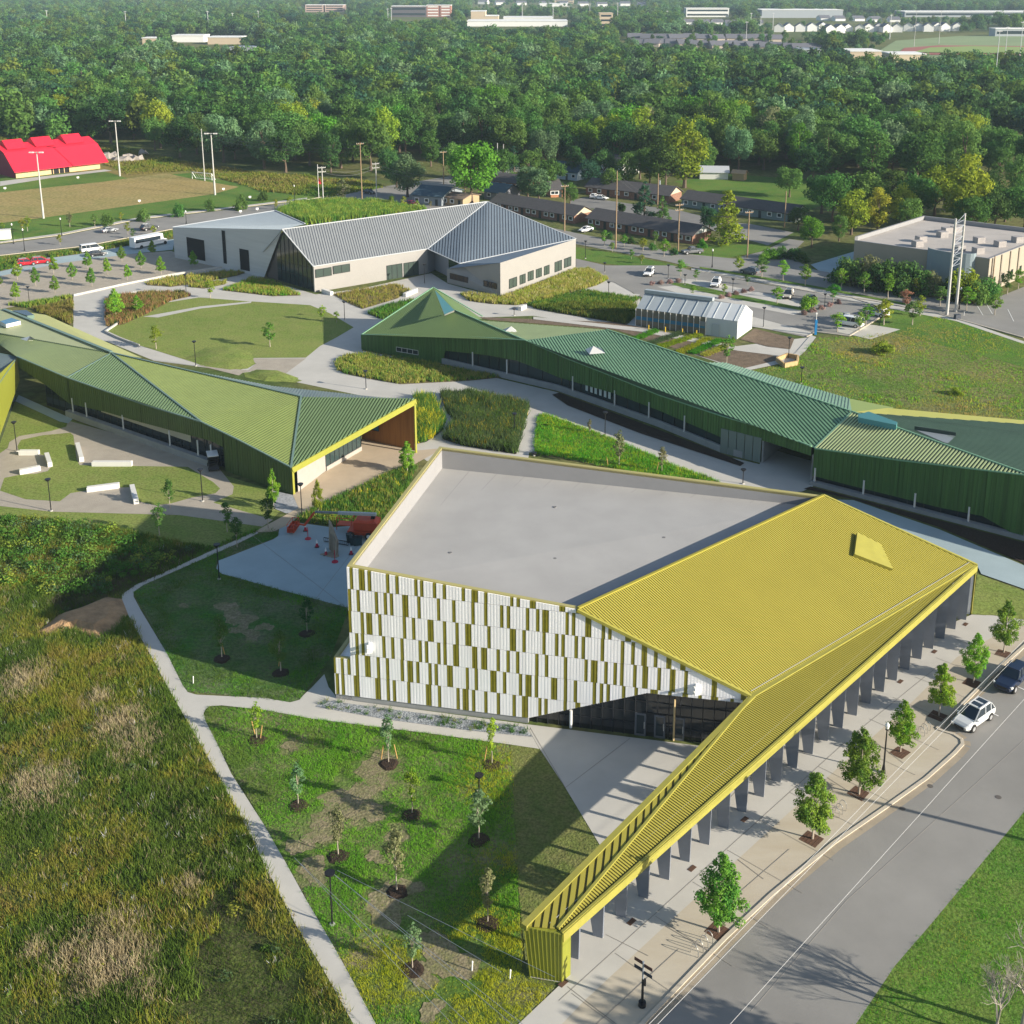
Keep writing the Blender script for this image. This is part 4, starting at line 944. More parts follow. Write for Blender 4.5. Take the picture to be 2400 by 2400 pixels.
for k in range(13):
    p = a.lerp(b, k/12)+nd*.12; mb = MB(); mb.box((p.x, p.y, gz_/2), (.1, .1, gz_), 0); mb.build('post', FRAME_W, GHS)
p = ga_+dlw*3.6+nd*.08; mb = MB(); mb.prism([p, p+dlw*1.6, p+dlw*1.6+nd*.06, p+nd*.06], [q+V(0, 0, 2.6) for q in (p, p+dlw*1.6, p+dlw*1.6+nd*.06, p+nd*.06)]); mb.build('door', mat('door_pale', (.42, .46, .48), .5), GHS)
p = ga_+dlw*7.2+nd*.1; mb = MB(); mb.box((p.x, p.y, 2.3), (1.1, .1, .9), math.atan2(dlw.y, dlw.x)); mb.build('vent_box', mat('vent_grey', (.2, .22, .23), .5), GHS)
for k, x in enumerate((1520, 1559, 1599, 1632)):
    c = P(x, 774+(x-1520)*.11); mb = MB(); mb.tube(c, c+V(0, 0, 1.1), .12, n=8); tag(mb.build('bollard', mat('bollard_yellow', (.55, .38, .03), .5)), 'yellow bollard before the greenhouse glass, %s from its blue band end' % ['first', 'second', 'third', 'fourth'][k], 'bollard', 'bollards by the greenhouse')

# ================================================================== flat roofed commercial block
CB = thing('commercial_block', 'flat roofed tan commercial building with rooftop units behind dark bushes', 'building', tuple(P(2319, 687)))
cz = height(2319, 687, 607); a, b, c = P(2003, 564, cz), P(2320, 607, cz), P(2164, 514, cz); d = b+(c-a)
cq = [a, b, d, c]; ci = inset(cq, .5)
TANW = mat('tan_stucco', (.33, .29, .23), .85, var=.04, scale=.3); 
mb = MB()
for i in range(4): mb.face([V(cq[i].x, cq[i].y, 0), V(cq[(i+1) % 4].x, cq[(i+1) % 4].y, 0), cq[(i+1) % 4], cq[i]])
mb.build('wall', TANW, CB)
mb = MB()
for i in range(4):
    j = (i+1) % 4; hh = 1.0 if i in (2, 3) else .1
    mb.prism([cq[i], cq[j], ci[j], ci[i]], [p+V(0, 0, hh) for p in (cq[i], cq[j], ci[j], ci[i])])
mb.build('parapet', MEMB_WALL, CB)
mb = MB(); mb.face([p-V(0, 0, .05) for p in ci]); mb.build('roof', mat('pale_roof_gravel', (.40, .37, .34), .9, var=.1, scale=.2), CB)
for x, y in ((2158, 566), (2150, 577), (2219, 545), (2208, 555), (2294, 568), (2343, 577), (2384, 567), (2292, 593), (2248, 587), (2240, 543)):
    p = P(x, y, cz); mb = MB(); mb.box((p.x, p.y, cz+.65), (2.1, 2.0, 1.4), .3); mb.build('rooftop_unit', mat('unit_grey', (.32, .30, .29), .6, var=.15, scale=1.5), CB)
cc = P(2238, 700); rr = height(2238, 700, 590)
mb = MB(); cen = b+(a-b)*.27; cen = V(cen.x, cen.y, 0); nfc = V((b-a).normalized().y, -(b-a).normalized().x, 0); nfc = nfc if nfc.y < 0 else -nfc
arc = [cen+(a-b).normalized()*(5.5*math.cos(t))+nfc*(2.6*math.sin(t)) for t in np.linspace(0, math.pi, 13)]
for p, q in zip(arc, arc[1:]): mb.prism([p, q, q-nfc*.3, p-nfc*.3], [r_+V(0, 0, cz+.9) for r_ in (p, q, q-nfc*.3, p-nfc*.3)])
mb.build('curved_screen', mat('blue_grey_render', (.20, .25, .28), .6), CB)
dR = (d-b).normalized(); nR_ = V(dR.y, -dR.x, 0)
for k in range(5):
    p = V(b.x, b.y, 0)+dR*(3+k*5)+nR_*.06; mb = MB(); mb.face([p+V(0, 0, 1), p+dR*1.2+V(0, 0, 1), p+dR*1.2+V(0, 0, 3.2), p+V(0, 0, 3.2)]); mb.build('window', GLASS, CB)
    q = V(b.x, b.y, 0)+dR*(1.5+k*5)+nR_*.1; mb = MB(); mb.box((q.x, q.y, cz/2), (.3, .3, cz-.1), .6); mb.build('pilaster', mat('tan_pilaster', (.24, .21, .17), .8), CB)

# ================================================================== houses
BRICK = mat('brown_brick', (.24, .13, .09), .85, var=.25, scale=2.0); SHING = mat('grey_shingle', (.085, .08, .08), .9, var=.15, scale=1.2)
BRICK_O = mat('orange_brick', (.42, .19, .10), .85, var=.2, scale=2.0); TEALW = mat('grey_green_siding', (.20, .25, .24), .8); SHING_B = mat('blue_shingle', (.05, .09, .12), .8, var=.1, scale=1)
WSID = mat('white_siding', (.62, .62, .60), .8); GABLE_T = mat('tan_gable', (.50, .42, .30), .8)
def gable(name, label, cat, a, b, depth, wh, rh, wall, roof, nwin=0, group=None, over=.5, gable_m=None, doors=True, along=True):
    a = Vector((a.x, a.y, 0)); b = Vector((b.x, b.y, 0)); t = thing(name, label, cat, tuple(a), group)
    d = (b-a).normalized(); n = V(-d.y, d.x, 0); n = n if n.y > 0 else -n; L = (b-a).length
    q = [a, b, b+n*depth, a+n*depth]
    mb = MB(); 
    for i in range(4): mb.face([q[i], q[(i+1) % 4], q[(i+1) % 4]+V(0, 0, wh), q[i]+V(0, 0, wh)])
    mb.build('wall', wall, t)
    if along:
        r0, r1 = a+n*depth/2+V(0, 0, rh), b+n*depth/2+V(0, 0, rh)
        ge = MB(); ge.face([q[0]+V(0, 0, wh), q[3]+V(0, 0, wh), r0]); ge.face([q[1]+V(0, 0, wh), q[2]+V(0, 0, wh), r1]); ge.build('gable', gable_m or wall, t)
        o = d*over; s = n*over; dz = V(0, 0, (rh-wh)*over/(depth/2)); rf = MB()
        for c0, c1, m0, m1 in ((q[0]-s-o-dz, q[1]-s+o-dz, r1+o, r0-o), (q[3]+s-o-dz, q[2]+s+o-dz, r1+o, r0-o)):
            cs = [c0+V(0, 0, wh), c1+V(0, 0, wh), m0, m1]; rf.prism([p-V(0, 0, .02) for p in cs], [p+V(0, 0, .16) for p in cs])
        rf.build('roof', roof, t)
    else:
        r0, r1 = (a+b)/2+V(0, 0, rh), (a+b)/2+n*depth+V(0, 0, rh)
        ge = MB(); ge.face([q[0]+V(0, 0, wh), q[1]+V(0, 0, wh), r0]); ge.face([q[3]+V(0, 0, wh), q[2]+V(0, 0, wh), r1]); ge.build('gable', gable_m or wall, t)
        o = n*over; s = d*over; dz = V(0, 0, (rh-wh)*over/(L/2)); rf = MB()
        for c0, c1 in ((q[0]-s-dz, q[3]-s-dz), (q[1]+s-dz, q[2]+s-dz)):
            cs = [c0+V(0, 0, wh)-o, c1+V(0, 0, wh)+o, r1+o, r0-o]; rf.prism([p-V(0, 0, .02) for p in cs], [p+V(0, 0, .16) for p in cs])
        rf.build('roof', roof, t)
    for k in range(nwin):
        f = (k+.5)/nwin; p = a.lerp(b, f)-n*.05
        if doors and k % 3 == 2: m = MB(); m.prism([p-d*.45+V(0, 0, 0), p+d*.45, p+d*.45-n*.05, p-d*.45-n*.05], [r_+V(0, 0, 2.1) for r_ in (p-d*.45, p+d*.45, p+d*.45-n*.05, p-d*.45-n*.05)]); m.build('door', mat('dark_door', (.03, .04, .04), .5), t)
        else:
            m = MB(); m.prism([p-d*.8+V(0, 0, .9), p+d*.8+V(0, 0, .9), p+d*.8-n*.06+V(0, 0, .9), p-d*.8-n*.06+V(0, 0, .9)], [r_+V(0, 0, 1.3) for r_ in (p-d*.8+V(0, 0, .9), p+d*.8+V(0, 0, .9), p+d*.8-n*.06+V(0, 0, .9), p-d*.8-n*.06+V(0, 0, .9))]); w_ = m.build('window', WHITEP, t)
            m = MB(); m.face([p-d*.55+V(0, 0, 1.1)-n*.08, p+d*.55+V(0, 0, 1.1)-n*.08, p+d*.55+V(0, 0, 2.0)-n*.08, p-d*.55+V(0, 0, 2.0)-n*.08]); m.build('pane', GLASS, w_)
    return t
gable('row_house', 'long brown brick row house with grey shingle roof nearest behind the grey metal hall', 'house', P(1150, 491), P(1345, 525), 9, 2.5, 4.6, BRICK, SHING, 14, 'single storey row houses', gable_m=GABLE_T)
gable('row_house', 'brown brick row house with white gable end beside the yellow green street tree', 'house', P(1376, 530), P(1622, 573), 9, 2.5, 4.6, BRICK, SHING, 14, 'single storey row houses', gable_m=WSID)
gable('row_house', 'brick row house with grey roof around the inner parking court', 'house', P(1373, 455), P(1567, 477), 9, 2.6, 4.8, BRICK, SHING, 9, 'single storey row houses', gable_m=GABLE_T)
gable('row_house', 'short orange brick house at the corner of the inner parking court', 'house', P(1291, 463), P(1318, 462), 14, 2.6, 4.8, BRICK_O, SHING, 3, 'single storey row houses')
gable('row_house', 'grey green row house with dark shutters beside the open green lawn', 'house', P(1597, 484), P(1861, 522), 8, 2.6, 4.6, TEALW, SHING, 12, 'single storey row houses', gable_m=WSID)
gable('row_house', 'small orange brick house with grey roof behind the pale twin trees', 'house', P(1157, 441), P(1222, 448), 9, 2.6, 4.6, BRICK_O, SHING, 4, 'single storey row houses')
gable('house', 'pale blue house with dark teal roof behind the brick row', 'house', P(1289, 417), P(1352, 424), 10, 3, 5.5, mat('pale_blue_siding', (.42, .52, .58), .8), mat('teal_shingle', (.03, .07, .09), .8), 4)
gable('house', 'white house glimpsed between trees behind the brick row', 'house', P(1403, 405), P(1455, 413), 10, 4.5, 6.5, WSID, SHING, 4)
gable('house', 'grey house with blue hipped roof and carport at the road bend', 'house', P(966, 478), P(1035, 484), 14, 3.0, 5.0, mat('blue_grey_siding', (.22, .25, .28), .8), SHING_B, 3)
gable('house', 'low timber carport house beside the big green tree', 'house', P(1035, 480), P(1085, 486), 9, 2.6, 3.6, mat('tan_timber', (.38, .28, .17), .8), mat('rust_roof', (.20, .15, .12), .8), 3)
gable('house', 'pale house with light blue roof under the wood edge', 'house', P(990, 345), P(1072, 352), 12, 3.0, 5.2, mat('cream_siding', (.5, .47, .42), .8), mat('light_blue_roof', (.30, .42, .50), .6), 3)
gable('house', 'dark roofed house behind the big green tree', 'house', P(1135, 466), P(1180, 472), 9, 2.6, 4.8, mat('grey_siding', (.2, .2, .22), .8), SHING_B, 2)
gable('garden_shed', 'white garden shed on the green lawn under a silver green tree', 'shed', P(1640, 420), P(1706, 421), 7, 2.6, 4.2, WSID, mat('pale_roof', (.4, .42, .44), .7), 0)
gable('garden_shed', 'small tan garden shed alone on the green lawn', 'shed', P(1716, 422), P(1743, 424), 3.5, 2.6, 3.4, mat('tan_shed', (.40, .28, .16), .8), mat('tan_shed_roof', (.36, .26, .16), .8), 0)

# ---- far buildings
def block(name, label, x0, x1, yt, yb, wall, roof, depth=25, bands=0, group=None, bandm=GLASS, cat='building', yb2=None):
    a, b = P(x0, yb), P(x1, yb if yb2 is None else yb2); h = height(x0, yb, yt); t = thing(name, label, cat, tuple(a), group)
    d = (b-a).normalized(); n = V(-d.y, d.x, 0); n = n if n.y > 0 else -n; q = [a, b, b+n*depth, a+n*depth]
    mb = MB(); mb.prism(q, [p+V(0, 0, h) for p in q], caps=False); mb.build('wall', wall, t)
    mb = MB(); cg = [a-d*.5-n*.5, b+d*.5-n*.5, b+d*.5+n*(depth+.5), a-d*.5+n*(depth+.5)]; mb.prism([p+V(0, 0, h) for p in cg], [p+V(0, 0, h+.8) for p in cg]); mb.build('roof', roof, t)
    for k in range(bands):
        z = h*(k+.35)/bands; mb = MB(); mb.face([a+d*2-n*.2+V(0, 0, z), b-d*2-n*.2+V(0, 0, z), b-d*2-n*.2+V(0, 0, z+h/bands*.4), a+d*2-n*.2+V(0, 0, z+h/bands*.4)]); mb.build('window', bandm, t)
    return t
RB = mat('far_red_brick', (.36, .17, .13), .8); WHB = mat('far_white', (.72, .72, .70), .7); TNB = mat('far_tan', (.52, .42, .30), .8); GRB = mat('far_grey', (.34, .37, .40), .8); PNK = mat('far_pink', (.50, .36, .31), .8); DKB = mat('far_dark_brick', (.10, .09, .10), .8)
block('apartment_block', 'pinkish brick apartment block above the far wood, the first of a pair', 716, 758, 12, 28, PNK, WHB, 30, 3, 'far brick blocks')
block('apartment_block', 'pinkish brick apartment block above the far wood, the second of a pair', 762, 806, 12, 28, PNK, WHB, 30, 3, 'far brick blocks')
block('apartment_block', 'dark brick wing of the large far complex with white roof plant', 918, 1000, 15, 40, DKB, WHB, 30, 2, 'far brick blocks')
block('apartment_block', 'red brick striped slab of the large far complex', 1000, 1030, 13, 40, RB, WHB, 30, 4, 'far brick blocks', WHB)
block('apartment_block', 'red brick striped end slab next to the white roofs', 1032, 1057, 13, 40, RB, WHB, 30, 4, 'far brick blocks', WHB)
block('warehouse', 'tan block rising over the low white sheds', 1104, 1138, 27, 55, TNB, WHB, 40)
block('warehouse', 'tan stepped hall beside the low white sheds', 1138, 1168, 38, 55, TNB, WHB, 40)
block('warehouse', 'long low white shed roof in front of the tan blocks', 1095, 1330, 50, 62, WHB, WHB, 60, 0, 'far white sheds')
block('warehouse', 'white curved hall behind the long low shed', 1180, 1295, 42, 52, WHB, WHB, 60, 0, 'far white sheds')
block('tower_block', 'square tan tower standing alone above the trees', 1405, 1436, 32, 64, TNB, TNB, 30, 3)
block('office_block', 'white office building with dark window bands', 1608, 1708, 20, 40, WHB, WHB, 30, 2)
block('retail_store', 'long pale retail store with a red square on its front', 1785, 1975, 24, 42, GRB, WHB, 70, 0)
block('warehouse', 'very long grey warehouse above the sports field', 2120, 2500, 28, 40, GRB, WHB, 60, 1)
block('office_block', 'pink office cluster on the far hillside', 1735, 1782, 6, 20, PNK, WHB, 30, 2)
block('warehouse', 'white building range at the top of the town', 1300, 1345, 0, 8, TNB, WHB, 40, 2)
block('warehouse', 'white low building range near the horizon', 1265, 1335, 9, 15, WHB, WHB, 60, 0)
block('warehouse', 'white flat shed in the middle of the wood', 404, 478, 84, 99, WHB, WHB, 25, 0, 'sheds in the wood')
block('warehouse', 'long pale shed beside it in the wood with tan end', 487, 566, 88, 104, TNB, WHB, 25, 0, 'sheds in the wood')
block('warehouse', 'grey roofed shed lowest among the treetops', 540, 598, 112, 128, GRB, GRB, 25, 0, 'sheds in the wood')
block('warehouse', 'small tan shed among the treetops', 334, 372, 90, 104, TNB, WHB, 20, 0, 'sheds in the wood')
block('school_wing', 'low tan school building with white roof by the running track', 1992, 2066, 121, 138, TNB, WHB, 35)
block('school_wing', 'round fronted tan school building by the running track', 2090, 2168, 128, 148, TNB, WHB, 30)
block('school_wing', 'pale blue roofed school wing behind the treetops', 1880, 1928, 118, 134, GRB, GRB, 30)
block('grandstand', 'glassy grandstand beside the sports field', 2332, 2420, 68, 86, GRB, WHB, 20, 1)
mb = MB(); p = P(1851, 40); mb.box((p.x, p.y-1, 7), (9, .6, 9), 0); tag(mb.build('store_sign', mat('sign_red', (.6, .02, .03), .6)), 'plain red square sign on the long pale store', 'sign')
rr = random.Random(5)
HO = ['first', 'second', 'third', 'fourth', 'fifth', 'sixth', 'seventh', 'eighth', 'ninth', 'tenth', 'eleventh', 'twelfth', 'thirteenth', 'fourteenth', 'fifteenth', 'sixteenth', 'seventeenth', 'eighteenth', 'nineteenth', 'twentieth']
def row_of(lab, cat, x0, x1, y0, y1, n, w, wh, rh, wall, roof, group, jit=3, along=False):
    for k in range(n):
        x = x0+(x1-x0)*k/(max(1, n-1))+rr.uniform(-jit, jit); y = y0+(y1-y0)*k/max(1, n-1)+rr.uniform(-1.2, 1.2)
        p = P(x, y); a_ = rr.uniform(-.25, .25); q = p+V(math.cos(a_), math.sin(a_), 0)*w
        gable(cat, lab % HO[k], 'house', p, q, w*1.2, wh, rh, wall, roof, 0, group, .6, along=along)
GRS = mat('far_grey_shingle', (.13, .13, .15), .9)
row_of('white gabled townhouse in the far terrace above the field, %s from the left', 'townhouse', 1935, 2230, 78, 72, 14, 12, 7, 11, WHB, GRS, 'far white townhouses')
row_of('white gabled townhouse in the shorter far terrace, %s from the left', 'townhouse', 1815, 1920, 76, 72, 5, 12, 7, 11, WHB, GRS, 'far white townhouses')
row_of('grey roofed suburban house in the lower row, %s from the left', 'suburban_house', 1480, 1890, 108, 122, 16, 15, 3.5, 7.5, mat('far_beige', (.42, .36, .30), .8), GRS, 'far suburban houses', along=True)
row_of('grey roofed suburban house in the upper row, %s from the left', 'suburban_house', 1470, 1800, 95, 98, 11, 15, 3.5, 7.5, mat('far_beige', (0, 0, 0)), GRS, 'far suburban houses', along=True)
row_of('pale house on the far hillside, %s from the left', 'suburban_house', 1120, 1500, 10, 16, 9, 22, 6, 10, WHB, GRS, 'hillside houses', jit=10, along=True)
row_of('pale house in the middle distance, %s from the left', 'suburban_house', 1920, 2080, 48, 52, 5, 16, 4, 8, WHB, GRS, 'hillside houses', jit=6, along=True)
row_of('white barn roofed house near the office building, %s from the left', 'suburban_house', 1610, 1760, 58, 62, 6, 15, 4, 8, WHB, GRS, 'hillside houses', jit=5, along=True)
# ================================================================== ground, paths, roads
G_BASE = ground_mat('rough_turf', ((0.083, 0.128, 0.033), (0.150, 0.165, 0.053), (0.195, 0.173, 0.075)), (0.01, 0.08, 0.7), bump=.5, bscale=.8)
G_LAWN = ground_mat('mown_lawn', ((0.18, 0.25, 0.055), (0.228, 0.289, 0.070), (0.263, 0.280, 0.088)), (0.05, 0.3, 3.0), bump=.25, bscale=5)
G_LAWN2 = ground_mat('lush_lawn', ((0.072, 0.176, 0.029), (0.136, 0.240, 0.040), (0.160, 0.208, 0.048)), (0.05, 0.3, 3.0), bump=.4, bscale=4)
G_SHORT = ground_mat('turf_patch', ((0.112, 0.160, 0.040), (0.176, 0.208, 0.056), (0.208, 0.192, 0.080)), (0.08, 0.6, 4.0), bump=.5, bscale=5)
G_ROUGH = ground_mat('patchy_soil_grass', ((.10, .17, .03), (.27, .23, .13), (.08, .19, .02)), (0.11, 0.4, 3.0), bump=.5, bscale=4)
G_MEAD = ground_mat('meadow_soil', ((0.080, 0.120, 0.024), (0.144, 0.160, 0.048), (0.048, 0.056, 0.024)), (0.05, 0.3, 2.0), bump=.8, bscale=3)
G_FIELD = ground_mat('dry_pitch', ((0.365, 0.284, 0.108), (0.297, 0.270, 0.095), (0.405, 0.317, 0.135)), (0.02, 0.12, 1.0), bump=.15, bscale=2)
G_PRAIRIE = ground_mat('prairie', ((0.240, 0.208, 0.064), (0.192, 0.224, 0.064), (0.320, 0.240, 0.080)), (0.03, 0.15, 1.0), bump=.8, bscale=1.5)
G_HILL = ground_mat('rough_green_field', ((0.096, 0.192, 0.032), (0.192, 0.208, 0.064), (0.240, 0.200, 0.096)), (0.03, 0.16, 1.3), bump=.8, bscale=2)
SOIL = mat('dark_mulch', (.035, .022, .014), .95, var=.3, scale=3, bump=.6, bscale=6)
DIRT = mat('garden_soil', (.15, .11, .075), .95, var=.3, scale=.8, bump=.5, bscale=3, detail=6)
GRAV = mat('tan_gravel', (.36, .32, .26), .95, var=.10, scale=.5, bump=.3, bscale=12, detail=8)
ASPH = mat('asphalt', (.235, .228, .212), .88, var=.16, scale=.09, bump=.06, bscale=10, detail=8)
ASPH_D = mat('dark_asphalt', (.19, .185, .175), .88, var=.12, scale=.2, bump=.05, bscale=8, detail=6)
CONC_L = mat('light_concrete', (.46, .445, .405), .85, var=.08, scale=.22, detail=9)
CONC_B = mat('cool_concrete', (.31, .39, .41), .85, var=.10, scale=.2, detail=9)
KERB = mat('kerb_concrete', (.46, .41, .33), .85, var=.12, scale=.4)
mb = MB(); mb.face([V(-4000, -60, 0), V(4000, -60, 0), V(4000, 9000, 0), V(-4000, 9000, 0)]); struct(mb.build('ground', G_BASE))
def U(k): return 0.012*k
field = [(0, 451), (241, 426), (388, 406), (445, 418), (500, 428), (560, 438), (500, 455), (285, 485), (103, 510), (0, 523), (-200, 540), (-200, 466)]
poly('prairie', [(-200, 300), (0, 292), (150, 312), (300, 352), (450, 384), (600, 404), (760, 418), (870, 425), (900, 440), (760, 462), (620, 455), (500, 470), (300, 430), (0, 470), (-200, 480)], G_PRAIRIE, U(1))
poly('lawn', [(-200, 430), (60, 412), (240, 400), (300, 418), (445, 405), (560, 430), (660, 440), (760, 455), (727, 466), (326, 512), (144, 550), (0, 571), (-200, 596)], G_LAWN2, U(2))
poly('playing_field', field, G_FIELD, U(3))
poly('path', [(0, 425), (40, 420), (245, 397), (262, 400), (120, 417), (0, 436)], CONC_L, U(4))
# streets
road_l = [(-200, 605), (0, 573), (144, 553), (326, 516), (727, 469), (800, 458), (880, 440), (960, 428), (1100, 405), (1200, 393), (1300, 385), (1300, 395), (1200, 404), (1085, 425), (1060, 455), (1145, 500), (1250, 560), (1150, 560), (1010, 500), (905, 480), (700, 492), (640, 497), (400, 536), (200, 575), (0, 597), (-200, 632)]
poly('street', road_l, ASPH, U(4))
poly('pavement', [(-200, 590), (0, 566), (144, 546), (326, 509), (600, 478), (720, 463), (720, 466), (600, 481), (326, 513), (144, 549), (0, 569), (-200, 594)], CONC_L, U(5))
street2 = [(1230, 520), (1345, 545), (1480, 572), (1600, 594), (1720, 606), (1790, 588), (1850, 560), (1885, 565), (1850, 600), (1900, 630), (2100, 668), (2260, 700), (2330, 700), (2400, 672), (2500, 640), (2500, 700), (2400, 760), (2450, 800), (2400, 790), (2200, 735), (2050, 705), (1900, 683), (1760, 656), (1640, 630), (1560, 612), (1340, 570), (1230, 545)]
poly('street', street2, ASPH, U(4))
poly('lawn', [(1345, 578), (1480, 600), (1590, 622), (1560, 622), (1480, 625), (1420, 618), (1345, 606)], G_LAWN2, U(2))
poly('lawn', [(1600, 595), (1640, 575), (1780, 572), (1840, 560), (1780, 590), (1700, 606)], G_LAWN2, U(2))
poly('lawn', [(1580, 425), (1700, 408), (1960, 425), (1960, 470), (1870, 500), (1640, 450)], G_LAWN2, U(2))
poly('lawn', [(1235, 475), (1320, 478), (1580, 530), (1660, 560), (1640, 566), (1560, 545), (1370, 510), (1235, 490)], G_LAWN2, U(3))
poly('parking_court', [(1335, 472), (1370, 462), (1600, 495), (1700, 520), (1690, 545), (1560, 515), (1440, 495), (1335, 482)], ASPH_D, U(3))
poly('driveway', [(1700, 520), (1760, 525), (1860, 545), (1800, 575), (1700, 548)], ASPH, U(3))
poly('driveway', [(2000, 590), (2030, 560), (2080, 600), (2030, 640), (1940, 650), (1900, 620)], CONC_B, U(3))
lot = [(1350, 606), (1420, 622), (1577, 622), (1620, 634), (1800, 668), (2000, 697), (2062, 720), (2060, 745), (1990, 787), (1912, 777), (1890, 790), (1765, 765), (1500, 695), (1440, 662), (1350, 640)]
poly('car_park', lot, ASPH, U(5))
poly('parking_bays', [(1599, 653), (1650, 657), (1905, 712), (1885, 722), (1740, 692), (1600, 664)], CONC_L, U(6))
poly('parking_bays', [(1540, 672), (1620, 668), (1740, 700), (1885, 728), (1860, 738), (1740, 715), (1600, 690)], CONC_L, U(6))
poly('planted_strip', [(1560, 662), (1610, 664), (1745, 694), (1885, 722), (1882, 728), (1740, 704), (1600, 674)], G_LAWN2, U(7))
poly('parking_bays', [(1440, 683), (1500, 690), (1490, 700), (1430, 700)], CONC_L, U(6))
poly('parking_bays', [(1960, 752), (2050, 762), (2110, 772), (2040, 795), (1965, 778)], CONC_L, U(6))
poly('parking_bays', [(1755, 740), (1900, 778), (1905, 788), (1760, 765)], CONC_L, U(6))
poly('pavement', [(1620, 628), (1700, 640), (1900, 675), (2100, 712), (2240, 745), (2400, 800), (2400, 806), (2240, 752), (2050, 716), (1900, 684), (1620, 634)], CONC_L, U(6))
poly('verge', [(1640, 625), (1720, 637), (1900, 668), (2100, 706), (2210, 730), (2100, 711), (1900, 673), (1640, 629)], G_LAWN2, U(7))
poly('verge', [(1800, 662), (2000, 697), (2230, 748), (2400, 806), (2400, 860), (2060, 770), (2070, 730), (2000, 702)], G_LAWN2, U(5))
hill = [(1913, 792), (1990, 790), (2110, 778), (2200, 742), (2400, 808), (2700, 900), (2700, 1080), (2400, 1000), (2090, 960), (1990, 940), (1740, 872), (1860, 848), (1890, 820)]
poly('rough_field', hill, G_HILL, U(3))
# campus concrete
plaza = [(172, 690), (330, 650), (560, 588), (620, 655), (740, 690), (850, 676), (1010, 640), (1050, 665), (1180, 700), (1340, 640), (1420, 640), (1500, 700), (1500, 765), (1720, 812), (1900, 790), (1895, 830), (1850, 850), (1740, 868), (1440, 770), (1250, 740), (1100, 745), (900, 745), (870, 790), (848, 822), (1036, 856), (1310, 920), (1700, 1069), (1780, 1088), (1800, 1050), (1900, 1080), (1905, 1140), (1880, 1152), (1780, 1160), (1500, 1110), (1300, 1060), (1240, 1060), (1232, 1130), (1000, 1080), (976, 1062), (860, 930), (620, 880), (360, 845), (250, 800), (172, 850)]
poly('plaza', plaza, CONC_L, U(1))
poly('gravel_yard', [(-200, 760), (14, 722), (170, 694), (405, 645), (522, 628), (400, 588), (300, 596), (140, 617), (-200, 690)], GRAV, U(3))
poly('service_lane', [(-200, 690), (140, 617), (300, 596), (405, 585), (410, 560), (180, 592), (0, 624), (-200, 665)], CONC_B, U(3))
poly('lawn', [(247, 778), (300, 740), (335, 718), (466, 697), (582, 706), (727, 715), (773, 734), (829, 767), (790, 790), (750, 811), (717, 838), (582, 839), (600, 852), (582, 862), (555, 868), (466, 853), (326, 809), (279, 792)], G_LAWN, U(3))
poly('lawn', [(357, 737), (470, 700), (560, 706), (470, 718)], G_LAWN, U(4))
poly('path', [(335, 742), (359, 738), (470, 718), (590, 706), (588, 710), (470, 723), (370, 744)], CONC_L, U(5))
poly('lawn', [(571, 873), (600, 870), (660, 876), (708, 892), (690, 897), (600, 890), (575, 884)], G_LAWN, U(4))
poly('gravel_path', [(460, 855), (582, 868), (600, 852), (585, 840), (717, 840), (670, 875), (600, 868), (571, 872), (560, 880)], GRAV, U(4))
# left garden court
poly('lawn', [(-200, 990), (0, 960), (45, 930), (170, 985), (520, 1112), (690, 1165), (640, 1215), (615, 1238), (497, 1282), (400, 1265), (300, 1243), (207, 1230), (0, 1214), (-200, 1205)], G_LAWN, U(2))
poly('gravel_court', [(-200, 1220), (-200, 1070), (0, 1062), (18, 1050), (22, 1036), (45, 1022), (120, 1010), (155, 1000), (160, 986), (490, 1076), (512, 1096), (548, 1140), (545, 1158), (500, 1178), (640, 1218), (615, 1234), (420, 1207), (120, 1199), (0, 1186)], GRAV, U(3))
poly('lawn', [(49, 1031), (100, 1020), (165, 1014), (172, 1020), (176, 1050), (180, 1078), (187, 1090), (310, 1092), (440, 1094), (500, 1130), (516, 1145), (505, 1156), (450, 1166), (400, 1180), (365, 1184), (325, 1175), (318, 1146), (300, 1142), (230, 1145), (165, 1156), (140, 1175), (60, 1170), (0, 1150), (10, 1120), (45, 1113), (85, 1110), (112, 1104), (121, 1093), (118, 1070), (95, 1065), (45, 1059), (41, 1046)], G_LAWN, U(4))
poly('ramp', [(44, 926), (170, 982), (160, 992), (140, 988), (36, 940)], CONC_B, U(5))
poly('stone_bed', [(640, 1150), (686, 1160), (715, 1182), (720, 1190), (700, 1202), (670, 1203), (640, 1190)], mat('blue_pebbles', (.30, .31, .32), .9, var=.35, scale=3), U(5))
poly('patio', [(686, 1159), (700, 1150), (764, 1104), (846, 1056), (848, 1028), (972, 1056), (1040, 1050), (1002, 1071), (960, 1095), (929, 1100), (795, 1162), (708, 1206), (672, 1232), (640, 1246), (606, 1247), (600, 1244), (671, 1206), (700, 1190)], mat('warm_patio', (.44, .36, .26), .85, var=.08, scale=.4, detail=7), U(6))
